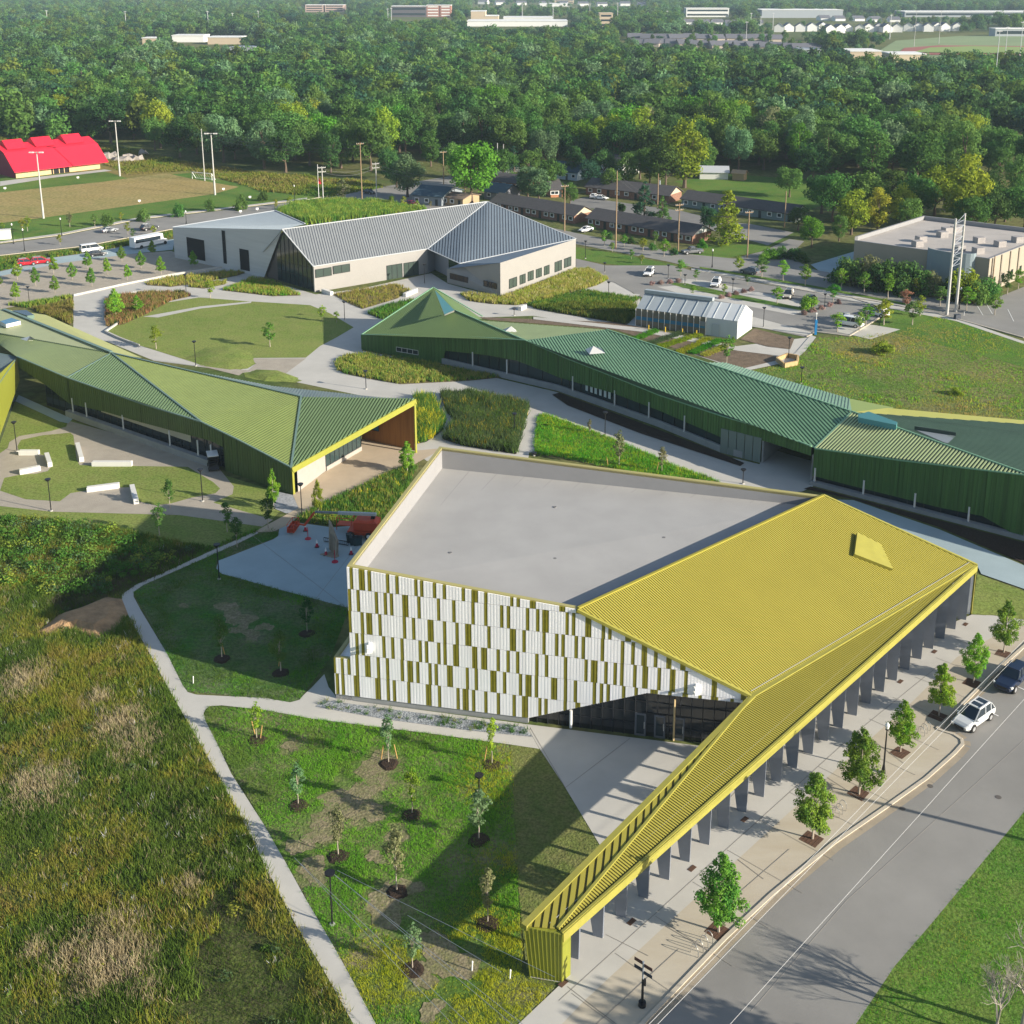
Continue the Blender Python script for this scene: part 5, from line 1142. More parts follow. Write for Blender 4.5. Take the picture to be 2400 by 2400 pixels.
# main path network
poly('path', [(600, 1245), (497, 1290), (414, 1328), (319, 1370), (286, 1393), (286, 1415), (348, 1527), (393, 1610), (435, 1684), (513, 1821), (575, 1933), (626, 2040), (696, 2172), (758, 2273), (824, 2392), (870, 2480), (935, 2480), (881, 2400), (820, 2286), (776, 2207), (714, 2102), (670, 2022), (617, 1930), (542, 1813), (513, 1751), (482, 1690), (477, 1672), (482, 1662), (492, 1655), (520, 1653), (621, 1664), (736, 1685), (1000, 1718), (1198, 1745), (1264, 1755), (1249, 1728), (1232, 1697), (830, 1643), (787, 1632), (770, 1610), (760, 1580), (730, 1612), (712, 1628), (702, 1640), (680, 1646), (621, 1636), (460, 1628), (440, 1622), (428, 1606), (391, 1531), (330, 1430), (313, 1398), (313, 1387), (336, 1371), (466, 1314), (559, 1273), (606, 1249)], CONC_L, U(5))
poly('work_yard', [(512, 1314), (507, 1332), (518, 1344), (569, 1358), (660, 1383), (815, 1424), (840, 1330), (912, 1222), (870, 1228), (780, 1236), (690, 1224), (655, 1235), (652, 1256), (640, 1264)], CONC_B, U(4))
poly('lawn', [(313, 1389), (336, 1372), (466, 1315), (559, 1274), (607, 1250), (640, 1240), (652, 1248), (650, 1258), (560, 1293), (507, 1316), (505, 1332), (518, 1345), (660, 1384), (818, 1425), (775, 1540), (712, 1626), (700, 1640), (680, 1645), (435, 1620), (391, 1531)], ground_mat('shaded_lawn', ((.05, .16, .025), (.07, .17, .03), (.22, .19, .13)), (0.1, 0.18, 2.5), bump=.5, bscale=4), U(3))
LB = [(482, 1665), (492, 1656), (621, 1665), (736, 1686), (1000, 1719), (1195, 1745), (1200, 1800), (1215, 2080), (1225, 2290), (1300, 2316), (1140, 2480), (935, 2480), (881, 2400), (776, 2207), (670, 2022), (617, 1930), (513, 1751), (478, 1684)]
poly('lawn', LB, G_ROUGH, U(2))
poly('lawn', [(1195, 1745), (1265, 1755), (1325, 1846), (1408, 1984), (1450, 2060), (1315, 2306), (1235, 2290), (1215, 2080), (1200, 1800)], G_SHORT, U(4))
plz = [(1232, 1697), (1647, 1749), (1800, 1700), (2000, 1560), (2260, 1400), (2290, 1430), (2310, 1445), (2210, 1560), (2110, 1650), (1979, 1790), (1939, 1824), (1729, 2016), (1538, 2191), (1367, 2350), (1270, 2440), (1150, 2480), (1210, 2400), (1308, 2312), (1318, 2303), (1243, 2290), (1408, 1984), (1325, 1846), (1265, 1755)]
plz = [(1232, 1697), (1647, 1749), (1800, 1700), (2000, 1560), (2278, 1440), (2310, 1442), (2400, 1385), (2600, 1280), (2600, 1330), (2400, 1452), (2243, 1540), (2142, 1641), (1979, 1786), (1939, 1822), (1729, 2014), (1538, 2189), (1367, 2348), (1240, 2480), (1130, 2480), (1215, 2400), (1308, 2312), (1318, 2303), (1243, 2290), (1255, 2270), (1408, 2010), (1408, 1984), (1325, 1846), (1265, 1755)]
poly('plaza', plz, CONC_L, U(6))
kerb_px = [(2700, 1240), (2520, 1400), (2400, 1516), (2320, 1588), (2254, 1654), (2196, 1710), (2236, 1723), (2254, 1735), (2256, 1746), (2236, 1768), (2171, 1826), (2080, 1891), (1954, 1978), (1809, 2098), (1700, 2200), (1577, 2328), (1507, 2400), (1430, 2485)]
tan = kerb_px+[(1240, 2480), (1367, 2348), (1538, 2189), (1729, 2014), (1939, 1822), (1979, 1786), (2142, 1641), (2243, 1540), (2400, 1452), (2600, 1330)]
poly('pavement', tan, mat('tan_pavement', (.40, .345, .26), .85, col2=(.47, .43, .35), scale=.35, detail=9, contrast=.8, stretch=(.5, 1.6, 1, .75)), U(5))
poly('street', [(2700, 1240)]+kerb_px[1:]+[(1950, 2480), (2006, 2400), (2097, 2264), (2180, 2168), (2304, 2019), (2400, 1903), (2600, 1700), (2800, 1500)], ASPH, U(4))
poly('verge', [(1950, 2480), (2006, 2400), (2097, 2264), (2180, 2168), (2304, 2019), (2400, 1903), (2600, 1700), (2900, 1800), (2700, 2480)], G_LAWN2, U(3))
# kerbs are real steps
mb = MB(); chain_beam(mb, [P(x, y) for x, y in kerb_px], .32, .15); struct(mb.build('kerb', KERB))
gut = [P(x, y)+V(.45, -.42, 0) for x, y in kerb_px if True]
mb = MB()
kp = [P(x, y, U(5)) for x, y in kerb_px]
for a, b in zip(kp, kp[1:]):
    d = (b-a).normalized(); n_ = V(d.y, -d.x, 0)
    if n_.x < 0 and abs(d.x) > .3 and d.y < 0: n_ = -n_
    mb.face([a, b, b-n_*(-.75 if n_.x > 0 else .75)+V(0, 0, .004), a-n_*(-.75 if n_.x > 0 else .75)+V(0, 0, .004)])
struct(mb.build('gutter', mat('gutter_tan', (.32, .27, .20), .9, var=.15, scale=.5)))
for pts in ([(0, 570), (144, 551), (326, 514), (727, 467), (840, 447)], [(0, 599), (200, 577), (400, 538), (640, 499)], [(1620, 633), (1760, 657), (1900, 684), (2050, 706), (2200, 736), (2400, 792)], [(1890, 790), (1912, 778), (1990, 788), (2060, 746), (2062, 720), (2000, 699)]):
    mb = MB(); chain_beam(mb, [P(x, y, .05) for x, y in pts], .35, .14); struct(mb.build('kerb', KERB))
# slab joints
JT = mat('slab_joint', (.27, .25, .22), .9)
mb = MB()
for a, b in (((1243, 1706), (1325, 1846)), ((1477, 1730), (1325, 1846)), ((1938, 1640), (1700, 1880)), ((1330, 2312), (1460, 2412)), ((1420, 2190), (1520, 2240)), ((1560, 2170), (1660, 2228)), ((1729, 2014), (1790, 2060)), ((1590, 2225), (1310, 2480)), ((1850, 1990), (1700, 2120)), ((1939, 1822), (2030, 1880)), ((2040, 1730), (2120, 1790)), ((1310, 2345), (1980, 1740)), ((2000, 1722), (2200, 1560))):
    mb.beam(P(a[0], a[1], U(7)), P(b[0], b[1], U(7)), .05, .004)
struct(mb.build('slab_joints', JT))
mb = MB()
for f in np.linspace(0, 1, 14):
    a = Vector((P(1340, 2330)).lerp(P(2240, 1500), f)); a.z = U(7)+.003; mb.beam(a, a+V(5.2, -4.9, 0), .035, .004)
struct(mb.build('pavement_joints', JT))
mb = MB()
for a, b in (((812, 1424), (1005-420, 1250)), ((740, 1404), (880, 1225))): mb.beam(P(a[0], a[1], U(5)), P(b[0], b[1], U(5)), .05, .004)
struct(mb.build('yard_joints', JT))
for a, b in (((2325, 1671), (2340, 1678)), ((2370, 1603), (2400, 1616)), ((2290, 716), (2304, 739)), ((2312, 712), (2326, 736)), ((2362, 725), (2376, 753))):
    mb = MB(); mb.beam(P(a[0], a[1], U(6)), P(b[0], b[1], U(6)), .12, .004); struct(mb.build('bay_line', WHITEP))
mb = MB(); a, b = P(2400, 1735, U(5)), P(1985, 2110, U(5)); mb.beam(a, b, .06, .004); mb.beam(b, P(1760, 2370, U(5)), .06, .004); struct(mb.build('road_seam', mat('road_seam_grey', (.30, .28, .25), .9)))
# beds
def bed(px, m=None, z=U(6), name='planting_bed'): return poly(name, px, m or DIRT, z)
BEDS = {
 'grassbed_a': [(340, 664), (400, 650), (480, 640), (590, 634), (560, 645), (460, 665), (400, 672), (345, 668)],
 'grassbed_b': [(440, 672), (480, 662), (530, 658), (528, 666), (480, 676)],
 'grassbed_c': [(520, 680), (560, 665), (590, 650), (640, 660), (680, 680), (706, 692), (640, 694)],
 'grassbed_d': [(247, 708), (262, 698), (340, 690), (430, 688), (446, 694), (400, 705), (345, 735), (290, 760), (252, 765)],
 'grassbed_e': [(15, 715), (60, 712), (165, 695), (170, 700), (70, 722)],
 'grassbed_f': [(75, 726), (170, 708), (168, 762), (110, 740)],
 'grassbed_g': [(780, 690), (860, 678), (920, 665), (962, 680), (930, 700), (870, 718), (850, 724), (820, 712)],
 'grassbed_h': [(1172, 700), (1230, 680), (1345, 634), (1380, 632), (1425, 655), (1400, 668), (1290, 702), (1210, 715), (1150, 712), (1100, 705), (1080, 690), (1110, 690)],
 'grassbed_i': [(1235, 715), (1290, 703), (1370, 682), (1500, 700), (1480, 712), (1330, 712), (1250, 720)],
 'grassbed_j': [(1250, 722), (1340, 714), (1490, 718), (1490, 740), (1470, 760), (1300, 732)],
 'shrubbed_k': [(862, 735), (900, 720), (960, 705), (1000, 715), (930, 742), (895, 748)],
 'grassbed_l': [(785, 850), (810, 835), (855, 830), (1000, 850), (1100, 872), (1178, 884), (1100, 892), (940, 900), (880, 890), (810, 876), (790, 866)],
 'shrubbed_m': [(1036, 924), (1120, 925), (1190, 940), (1240, 955), (1232, 975), (1210, 1064), (1090, 1045), (1040, 1030), (1060, 1000), (1070, 990), (1045, 960)],
 'lushbed_n': [(1262, 972), (1280, 970), (1330, 990), (1400, 1015), (1500, 1055), (1600, 1100), (1690, 1130), (1500, 1112), (1300, 1070), (1252, 1066), (1255, 1020)],
 'shrubbed_o': [(975, 930), (1010, 935), (1040, 985), (1035, 1010), (1000, 1035), (978, 1040)],
 'wildbed_p': [(708, 1206), (795, 1163), (929, 1102), (975, 1090), (955, 1150), (915, 1215), (870, 1226), (790, 1232), (690, 1222)],
 'grassbed_q': [(0, 636), (0, 606), (60, 600), (110, 605), (90, 615)],
 'grassbed_r': [(110, 598), (200, 585), (300, 566), (405, 545), (406, 556), (300, 576), (180, 596), (120, 604)],
 'shrubbed_s': [(650, 505), (700, 484), (800, 478), (905, 482), (1000, 500), (960, 505), (800, 520), (720, 528)],
 'stonebed': [(740, 1656), (760, 1640), (826, 1650), (1228, 1703), (1249, 1727), (1100, 1712), (900, 1685)],
}
for k, px in BEDS.items():
    bed(px, {'l': mat('bed_turf', (.10, .10, .04), .95, var=.2, scale=1), 's': SOIL, 'w': G_MEAD, 'g': mat('bed_litter', (.14, .115, .05), .95, var=.25, scale=1.2)}[k[0]] if k != 'stonebed' else mat('river_stones', (.26, .28, .30), .85, var=.6, scale=5, bump=1.0, bscale=6), U(7), name='stone_bed' if k == 'stonebed' else 'planting_bed')
poly('planting_bed', [(1294, 925), (1310, 920), (1500, 990), (1700, 1066), (1745, 1085), (1735, 1092), (1500, 1015), (1330, 950)], SOIL, U(7))
poly('planting_bed', [(1884, 1145), (1900, 1140), (2100, 1192), (2366, 1262), (2500, 1300), (2500, 1420), (2400, 1320), (2200, 1235), (2000, 1170)], SOIL, U(7))
poly('walk', [(1930, 1170), (2000, 1172), (2200, 1240), (2400, 1325), (2600, 1440), (2600, 1500), (2400, 1380), (2300, 1345), (2290, 1325)], CONC_B, U(8))
poly('lawn', [(2290, 1345), (2400, 1385), (2500, 1430), (2420, 1455), (2330, 1442), (2278, 1440)], G_LAWN, U(9))
poly('garden_plot', [(1100, 742), (1440, 755), (1500, 766), (1740, 818), (1850, 842), (1780, 858), (1740, 864), (1600, 822), (1440, 772), (1150, 750)], DIRT, U(4))
poly('garden_plot', [(1735, 795), (1768, 770), (1862, 793), (1852, 818), (1800, 812)], DIRT, U(7))
poly('path', [(1250, 742), (1500, 768), (1730, 812), (1865, 832), (1860, 838), (1730, 822), (1500, 777), (1250, 748)], CONC_L, U(8))
poly('path', [(1900, 785), (1913, 790), (1888, 822), (1862, 845), (1745, 870), (1735, 865), (1850, 838), (1866, 825)], CONC_L, U(8))
poly('running_track', [(2100, 128), (2120, 112), (2200, 106), (2400, 108), (2600, 112), (2600, 135), (2300, 128)], mat('track_red', (.30, .10, .08), .9), 1.0)
poly('sports_field', [(2080, 150), (2050, 125), (2100, 95), (2250, 84), (2600, 86), (2600, 160), (2300, 165), (2150, 150)], mat('sports_turf', (.20, .26, .12), .9, var=.1, scale=.02), .5)
poly('sports_field', [(2140, 122), (2180, 111), (2280, 108), (2400, 110), (2600, 114), (2600, 126), (2300, 124)], mat('sports_turf_b', (.22, .30, .08), .9), 1.5)
# dirt bank where the meadow meets the path, bare patches in the lawn
bank = [P(x, y) for x, y in ((85, 1485), (140, 1440), (190, 1425), (250, 1400), (286, 1405), (300, 1440), (282, 1470), (230, 1500), (170, 1475), (120, 1490))]
mb = MB(); cc = sum(bank, V(0, 0, 0))/len(bank)
top = [p.lerp(cc, .45)+V(0, 0, .75) for p in bank]; mb.prism([p+V(0, 0, U(6)) for p in bank], top); struct(mb.build('dirt_bank', mat('ochre_dirt', (.33, .21, .11), .95, var=.35, scale=.8, bump=.8, bscale=3, detail=7)))
# lawn mound
def mound(px, h, m):
    pts = [P(x, y) for x, y in px]; c = sum(pts, V(0, 0, 0))/len(pts); mb = MB(); rings = [(1, .03), (.8, .35), (.55, .75), (.3, .95)]
    R_ = [[c+(p-c)*s+V(0, 0, h*z) for p in pts] for s, z in rings]
    for a, b in zip(R_, R_[1:]):
        for i in range(len(pts)): j = (i+1) % len(pts); mb.face([a[i], a[j], b[j], b[i]])
    mb.face(R_[-1]); o = mb.build('grass_mound', m, smooth=True); struct(o)
mound([(430, 840), (480, 815), (540, 810), (590, 825), (600, 852), (580, 864), (540, 868), (480, 860)], .5, G_LAWN)
mound([(571, 878), (600, 866), (650, 868), (700, 886), (690, 896), (620, 894)], .6, G_LAWN)


# ================================================================== planting
RG = np.random.default_rng(7)
def LM(name, c1, c2, rnd=.3, t=.4, ns=.35): return leaf_mat(name, c1, c2, rnd, t, ns)
GR_G = LM('grass_green', (.085, .19, .03), (.13, .23, .04)); GR_D = LM('grass_dark', (.06, .135, .022), (.09, .17, .03)); GR_Y = LM('grass_yellow_green', (0.229, 0.307, 0.040), (0.304, 0.304, 0.056)); GR_T = LM('grass_tan', (.38, .35, .18), (.55, .50, .29)); GR_V = LM('grass_vivid', (.08, .30, .02), (.14, .36, .03)); GR_VY = LM('grass_vivid_yellow', (.27, .36, .02), (.38, .42, .03))
GR_O = LM('grass_ochre', (.28, .25, .07), (.36, .31, .10)); GR_R = LM('grass_russet', (0.352, 0.192, 0.096), (0.480, 0.272, 0.128)); FL_Y = LM('flower_yellow', (0.640, 0.512, 0.032), (0.736, 0.608, 0.048)); FL_W = LM('flower_white', (0.750, 0.750, 0.750), (0.750, 0.750, 0.750)); GR_B = LM('grass_brown', (.09, .08, .06), (.15, .13, .09)); LF_G = LM('weed_leaf', (0.096, 0.192, 0.032), (0.176, 0.256, 0.048)); LF_B = LM('weed_leaf_blue', (0.080, 0.136, 0.056), (0.128, 0.192, 0.080)); GR_M = LM('mauve_grass', (0.304, 0.208, 0.192), (0.416, 0.288, 0.256))
MB_ALL = [GR_G, GR_D, GR_Y, GR_T, GR_V, GR_VY, GR_O, GR_R, FL_Y, FL_W, GR_B, LF_G, LF_B, GR_M]
def zone(name, label, px, dens, hfun, mfun, w=.06, per=6, spread=.16, lean=.35, z=.03, cat='planting'):
    pts = [P(x, y) for x, y in px]; x, y = sample(pts, dens, RG)
    h = hfun(x, y); mi = mfun(x, y); k = h > 0; x, y, h, mi = x[k], y[k], h[k], mi[k]
    n = len(x); me = blades(name, x, y, z, h, np.full(n, w)*np.clip(h/.5, .6, 1.6), np.full(n, lean), mi, MB_ALL, RG, per, np.full(n, spread))
    o = link(name, me); tag(o, label, cat, kind='stuff'); return o
nA, nB, nC = N2(1), N2(2), N2(3)
def pick(u, *ths):   # ths: (threshold, material) ascending
    out = np.zeros(len(u), int)
    for t, m in ths[::-1]: out[u < t] = m
    return out
MEAD = [(-160, 1206), (100, 1214), (207, 1232), (300, 1246), (400, 1268), (480, 1284), (414, 1330), (319, 1372), (284, 1398), (284, 1416), (346, 1528), (391, 1611), (433, 1685), (511, 1822), (573, 1934), (624, 2041), (694, 2173), (756, 2274), (822, 2393), (868, 2480), (-300, 2480)]
poly('meadow_ground', MEAD, G_MEAD, U(3))
dk = [P(x, y) for x, y in ((520, 2040), (560, 2060), (640, 2220), (720, 2400), (760, 2480), (440, 2480), (450, 2330), (470, 2180))]
dk2 = [P(x, y) for x, y in ((120, 1410), (200, 1330), (330, 1290), (470, 1290), (300, 1395), (250, 1400), (140, 1445))]
bnk = [(p.x, p.y) for p in bank]
plume = [(232, 1640, 1.6), (285, 1690, 2.2), (320, 1740, 2.4), (250, 1715, 1.5), (60, 1600, 2.5), (230, 2250, 2.2), (280, 2230, 2.5), (190, 2220, 1.6), (85, 2230, 1.2), (220, 2320, 1.4), (310, 2260, 2.0), (110, 1846, 2.6), (60, 1840, 2), (445, 2080, 1.2), (340, 2330, 1.3), (40, 1590, 1.5), (150, 2260, 1.4), (260, 2170, 1.3)]
plume = [(P(x, y), r_) for x, y, r_ in plume]
def mead_m(x, y):
    u = nA(x, y, 6)*.55+nB(x, y, 2.2)*.3+RG.random(len(x))*.25
    m = pick(u, (.30, 1), (.58, 0), (.80, 2), (.84, 6), (9, 0)); r_ = RG.random(len(x))
    m[(r_ < .005)] = 9; m[(r_ > .96)] = 3
    for p, rr_ in plume: m[(np.hypot(x-p.x, (y-p.y)*.7)/rr_*.8+RG.random(len(x))*1.1 < 1)] = 3
    d = in_poly(x+nA(x, y, 1.5)*4-2, y+nB(x, y, 1.5)*4-2, [(p.x, p.y) for p in dk]); m[d] = np.where(RG.random(d.sum()) < .35, 10, 1)
    d = in_poly(x, y, [(p.x, p.y) for p in dk2]); m[d] = np.where(RG.random(d.sum()) < .5, 10, 1)
    return m
def mead_h(x, y):
    h = .3+.45*nC(x, y, 4)+.2*RG.random(len(x)); 
    for p, rr_ in plume: h = np.maximum(h, 1.15-.8*np.hypot(x-p.x, (y-p.y)*.7)/rr_)
    h = np.where(in_poly(x+nA(x, y, 1.5)*4-2, y+nB(x, y, 1.5)*4-2, [(p.x, p.y) for p in dk]), h*.45, h); h = np.where(in_poly(x, y, bnk), 0, h); return h
zone('meadow_grass', 'tall mixed meadow grass with tan plumes left of the long path', MEAD, 17, mead_h, mead_m, w=.055, per=6, spread=.22, lean=.55, cat='grass')
LBm = LB
bare = [(880, 1800, 3.0), (820, 1870, 3.2), (770, 1920, 2.6), (930, 1960, 1.3), (700, 1985, 1.6), (735, 2040, 2.2), (905, 2120, 3.0), (960, 2080, 1.5), (1000, 2200, 1.4), (1050, 2250, 3.0), (990, 2290, 1.6), (880, 2010, 1.2), (680, 1750, 1.2), (860, 1905, 2.2), (750, 1960, 1.8), (1010, 2370, 1.4)]
bare = [(P(x, y), r_) for x, y, r_ in bare]
lamp_x = P(1195, 1900).x
def lb_h(x, y):
    u = nA(x, y, 3.2)*.5+nB(x, y, 1.2)*.3+RG.random(len(x))*.2; h = .08+.30*np.clip(u-.2, 0, 1)+.06*RG.random(len(x))
    h = np.where(u < .30, 0, h)
    for p, r_ in bare: h = np.where(np.hypot(x-p.x, (y-p.y)*.8)/r_+nC(x, y, .9)*.7 < 1.15, np.where(RG.random(len(x)) < .12, .08, 0), h)
    return h
def lb_m(x, y):
    e = (x-P(700, 1900).x)/(lamp_x-P(700, 1900).x); u = nC(x, y, 4)*.5+.35*e+RG.random(len(x))*.3
    yb = (P(1000, 2150).y-y)/14.0; u = u+np.clip(yb, -.3, .35)*.6
    return pick(u, (.12, 0), (.66, 4), (.72, 2), (9, 5))
def blob(p, r_, seed, z):
    rb = random.Random(seed); n = 22; ph = [rb.uniform(0, 6) for _ in range(3)]; pts = []
    for k in range(n):
        a = k*math.tau/n; rr_ = r_*(.72+.2*math.sin(2*a+ph[0])+.14*math.sin(3*a+ph[1])+.09*math.sin(7*a+ph[2])); pts.append(V(p.x+math.cos(a)*rr_, p.y+math.sin(a)*rr_*1.1, z))
    mb = MB(); mb.face(pts); struct(mb.build('bare_soil', BARE))
BARE = ground_mat('bare_tan_soil', ((.30, .25, .16), (.24, .21, .12), (.17, .19, .07)), (0.3, 0.9, 4.0), bump=.4, bscale=5)
for i_, (p, r_) in enumerate(bare): blob(p, r_*.85, i_, U(3)+.002*i_)
zone('rough_lawn_grass', 'vivid tufted rough grass of the young tree lawn beside the striped hall', LBm, 40, lb_h, lb_m, w=.055, per=5, spread=.11, lean=.5, cat='grass')
LA = [(313, 1389), (336, 1372), (466, 1315), (559, 1274), (607, 1250), (640, 1240), (652, 1248), (650, 1258), (560, 1293), (507, 1316), (505, 1332), (518, 1345), (660, 1384), (818, 1425), (775, 1540), (712, 1626), (700, 1640), (680, 1645), (435, 1620), (391, 1531)]
bareA = [(P(x, y), r_) for x, y, r_ in ((535, 1425, 2.0), (560, 1450, 2.4), (590, 1490, 1.6), (560, 1475, 1.5), (430, 1420, .8), (620, 1470, 1.3))]
for i_, (p, r_) in enumerate(bareA): blob(p, r_*.9, 40+i_, U(4)+.002*i_)
def la_h(x, y):
    u = nA(x, y, 2.6)*.6+RG.random(len(x))*.3; h = .10+.30*u
    e = in_poly(x, y, [tuple(P(a, b))[:2] for a, b in ((380, 1400), (480, 1360), (620, 1400), (740, 1430), (700, 1560), (640, 1610), (500, 1560), (420, 1500))]); h = np.where(e, h*.35, h)
    for p, r_ in bareA: h = np.where(np.hypot(x-p.x, y-p.y)/r_+nC(x, y, .9)*.6 < 1.1, 0, h)
    return h
zone('lawn_edge_grass', 'shaded green grass of the lawn between the path and the work yard', LA, 20, la_h, lambda x, y: pick(nB(x, y, 3)*.7+RG.random(len(x))*.3, (.3, 1), (.62, 0), (9, 4)), w=.06, per=6, spread=.14, lean=.5, cat='grass')
zone('path_edge_grass', 'lush green grass strip between meadow and the upper path', [(207, 1238), (400, 1270), (497, 1282), (600, 1240), (606, 1247), (497, 1291), (414, 1329), (319, 1371), (300, 1385), (340, 1340), (420, 1310)], 14, lambda x, y: .25+.35*nA(x, y, 2), lambda x, y: pick(RG.random(len(x)), (.4, 0), (.9, 4), (9, 1)), w=.07, cat='grass')
def bedz(key, label, dens, h0, h1, mats, w=.07, per=6, spread=.2, lean=.3, rows=None, cat='planting'):
    px = BEDS[key]; ws = np.array([m[1] for m in mats], float); ws = np.cumsum(ws/ws.sum())
    def mf(x, y): 
        r_ = np.clip(RG.random(len(x))*.55+nB(x, y, 3)*.45, 0, .999); r_ = np.where(RG.random(len(x)) < .5, r_, RG.random(len(x)))
        return np.array([m[0] for m in mats])[np.searchsorted(ws, r_).clip(0, len(mats)-1)]
    def hf(x, y):
        h = h0+(h1-h0)*(nA(x, y, 2.5)*.6+RG.random(len(x))*.4)
        if rows: 
            p0, p1, pt = P(*rows[0]), P(*rows[1]), rows[2]; d = (p1-p0).normalized(); s = (x-p0.x)*(-d.y)+(y-p0.y)*d.x; h = np.where((s/pt) % 1 < .5, h, 0)
        return h
    return zone({'g': 'bed_grass', 's': 'bed_shrubs', 'l': 'bed_grass', 'w': 'bed_weeds'}[key[0]] if key != 'stonebed' else 'bed_sedges', label, px, dens, hf, mf, w, per, spread, lean, z=.09, cat=cat)
bedz('grassbed_a', 'rows of tan green grasses beside the gravel tree yard', 7, .5, 1.0, [(2, 4), (6, 4), (0, 2)], .1, rows=((345, 668), (470, 645), 1.3))
bedz('grassbed_b', 'small wedge bed of green grasses by the pale plaza', 7, .4, .9, [(2, 5), (6, 3)], .1)
bedz('grassbed_c', 'bright grass bed before the tall glazed gable', 7, .4, 1.0, [(4, 3), (2, 4), (6, 3)], .1)
bedz('grassbed_d', 'tall russet and green grass bed left of the oval lawn', 7, .8, 1.5, [(7, 4), (6, 4), (0, 3)], .12)
bedz('grassbed_e', 'green grass strip along the gravel tree yard', 6, .6, 1.1, [(2, 5), (0, 3)], .12)
bedz('grassbed_f', 'ochre grass bed behind the workshop roof', 6, .6, 1.3, [(6, 6), (2, 4)], .12)
bedz('grassbed_g', 'rows of ochre grasses along the long pale wall', 7, .4, .9, [(6, 6), (2, 4)], .1, rows=((790, 692), (920, 668), 1.2))
bedz('grassbed_h', 'long bank of golden grasses below the row of square windows', 8, .6, 1.2, [(6, 6), (2, 5), (3, 2)], .11)
bedz('grassbed_i', 'mixed green planting between the two curved garden paths', 7, .5, 1.1, [(2, 5), (0, 5), (11, 3)], .11)
bedz('grassbed_j', 'dense dark green planting before the greenhouse', 9, .7, 1.6, [(1, 5), (11, 4), (2, 3)], .12)
bedz('shrubbed_k', 'low green shrubs behind the pointed green roof', 7, .6, 1.3, [(11, 5), (1, 3), (4, 2)], .12)
bedz('grassbed_l', 'dry green grass island below the pointed green building', 8, .5, 1.0, [(2, 4), (6, 3), (0, 3)], .1)
bedz('shrubbed_m', 'tall blue green and yellow flowering bed behind the flat grey roof', 14, .9, 1.9, [(12, 6), (0, 4), (8, .7)], .08, 8, lean=.5)
bedz('lushbed_n', 'lush bright green wedge lawn beside the long classroom building', 22, .2, .6, [(4, 7), (0, 2), (5, 3)], .08)
bedz('shrubbed_o', 'yellow flowering tall weeds next to the cedar porch', 14, 1.0, 2.2, [(8, 2), (0, 4), (11, 3)], .09, 8, lean=.5)
bedz('wildbed_p', 'wild mixed weeds with yellow flowers below the warm patio', 12, .25, 1.0, [(0, 5), (1, 2), (6, 1), (8, .3), (2, 3)], .08)
bedz('grassbed_q', 'green roadside bed at the frame edge by the red cars', 5, .5, 1.1, [(2, 4), (0, 4), (6, 2)], .14)
bedz('grassbed_r', 'roadside bed of grasses behind the white van', 5, .5, 1.2, [(2, 4), (0, 4), (6, 2)], .14)
bedz('shrubbed_s', 'dense yellow green thicket behind the grey metal roof', 7, 1.6, 3.0, [(2, 5), (11, 4), (0, 3)], .22, 9, .45)
bedz('stonebed', 'clumps of green sedge in the blue stone bed along the striped wall', 2.2, .25, .6, [(0, 6), (2, 2)], .05, 14, .1, 1.0)
zone('prairie_grass', 'ochre and green prairie grass between the playing field and the wood', [(0, 292), (150, 312), (300, 352), (450, 384), (600, 404), (760, 418), (870, 425), (900, 440), (760, 462), (620, 450), (560, 430), (445, 400), (300, 410), (200, 360), (0, 330)], 1.2, lambda x, y: .4+.9*nA(x, y, 8), lambda x, y: pick(nB(x, y, 14)*.7+RG.random(len(x))*.3, (.35, 0), (.6, 2), (9, 6)), w=.35, per=5, spread=.5, cat='grass')
zone('field_grass', 'patchy green grass of the large rough field beside the car park', hill, 3.0, lambda x, y: .12+.45*nA(x, y, 5)*RG.random(len(x)), lambda x, y: pick(nB(x, y, 9)*.65+RG.random(len(x))*.35, (.3, 0), (.5, 4), (.72, 2), (9, 6)), w=.16, per=5, spread=.3, cat='grass')
zone('verge_grass', 'thick green grass of the roadside verge with yellow weeds', [(1960, 2480), (2008, 2400), (2099, 2264), (2182, 2168), (2306, 2019), (2402, 1903), (2600, 1700), (2900, 1800), (2700, 2480)], 14, lambda x, y: .08+.28*nA(x, y, 3)*RG.random(len(x)), lambda x, y: pick(nB(x, y, 4)*.6+RG.random(len(x))*.4, (.3, 0), (.72, 4), (.9, 2), (9, 5)), w=.06, per=5, spread=.15, lean=.5, cat='grass')
def leafclumps(name, label, px, dens, r0, r1, mats, size=.16, n=60, seed=3, z=.05):
    rg = np.random.default_rng(seed); pts = [P(x, y) for x, y in px]; x, y = sample(pts, dens, rg); m = len(x)
    r_ = rg.uniform(r0, r1, m); C_ = np.repeat(np.stack([x, y, np.full(m, z)], 1), n, 0); RR = np.repeat(r_, n)[:, None]
    v = rg.normal(size=(m*n, 3)); v /= np.linalg.norm(v, axis=1, keepdims=True); v[:, 2] = np.abs(v[:, 2]); k = rg.uniform(.55, 1.05, (m*n, 1))
    cen = C_+v*RR*k; nor = v+rg.normal(size=v.shape)*.6; me = quads_mesh(name, cen, nor, rg.uniform(.6, 1.4, m*n)*size, .7, rg, mats, np.repeat(rg.integers(0, len(mats), m), n))
    return tag(link(name, me), label, 'weeds', kind='stuff')
leafclumps('weed_thicket', 'leafy green and yellow weed thicket at the top of the meadow', [(-100, 1215), (100, 1216), (230, 1240), (330, 1262), (470, 1290), (330, 1350), (250, 1390), (120, 1400), (-100, 1350)], .55, .5, 1.5, [LF_G, GR_Y, LF_B, GR_D, LF_G, GR_G], .26, 110)
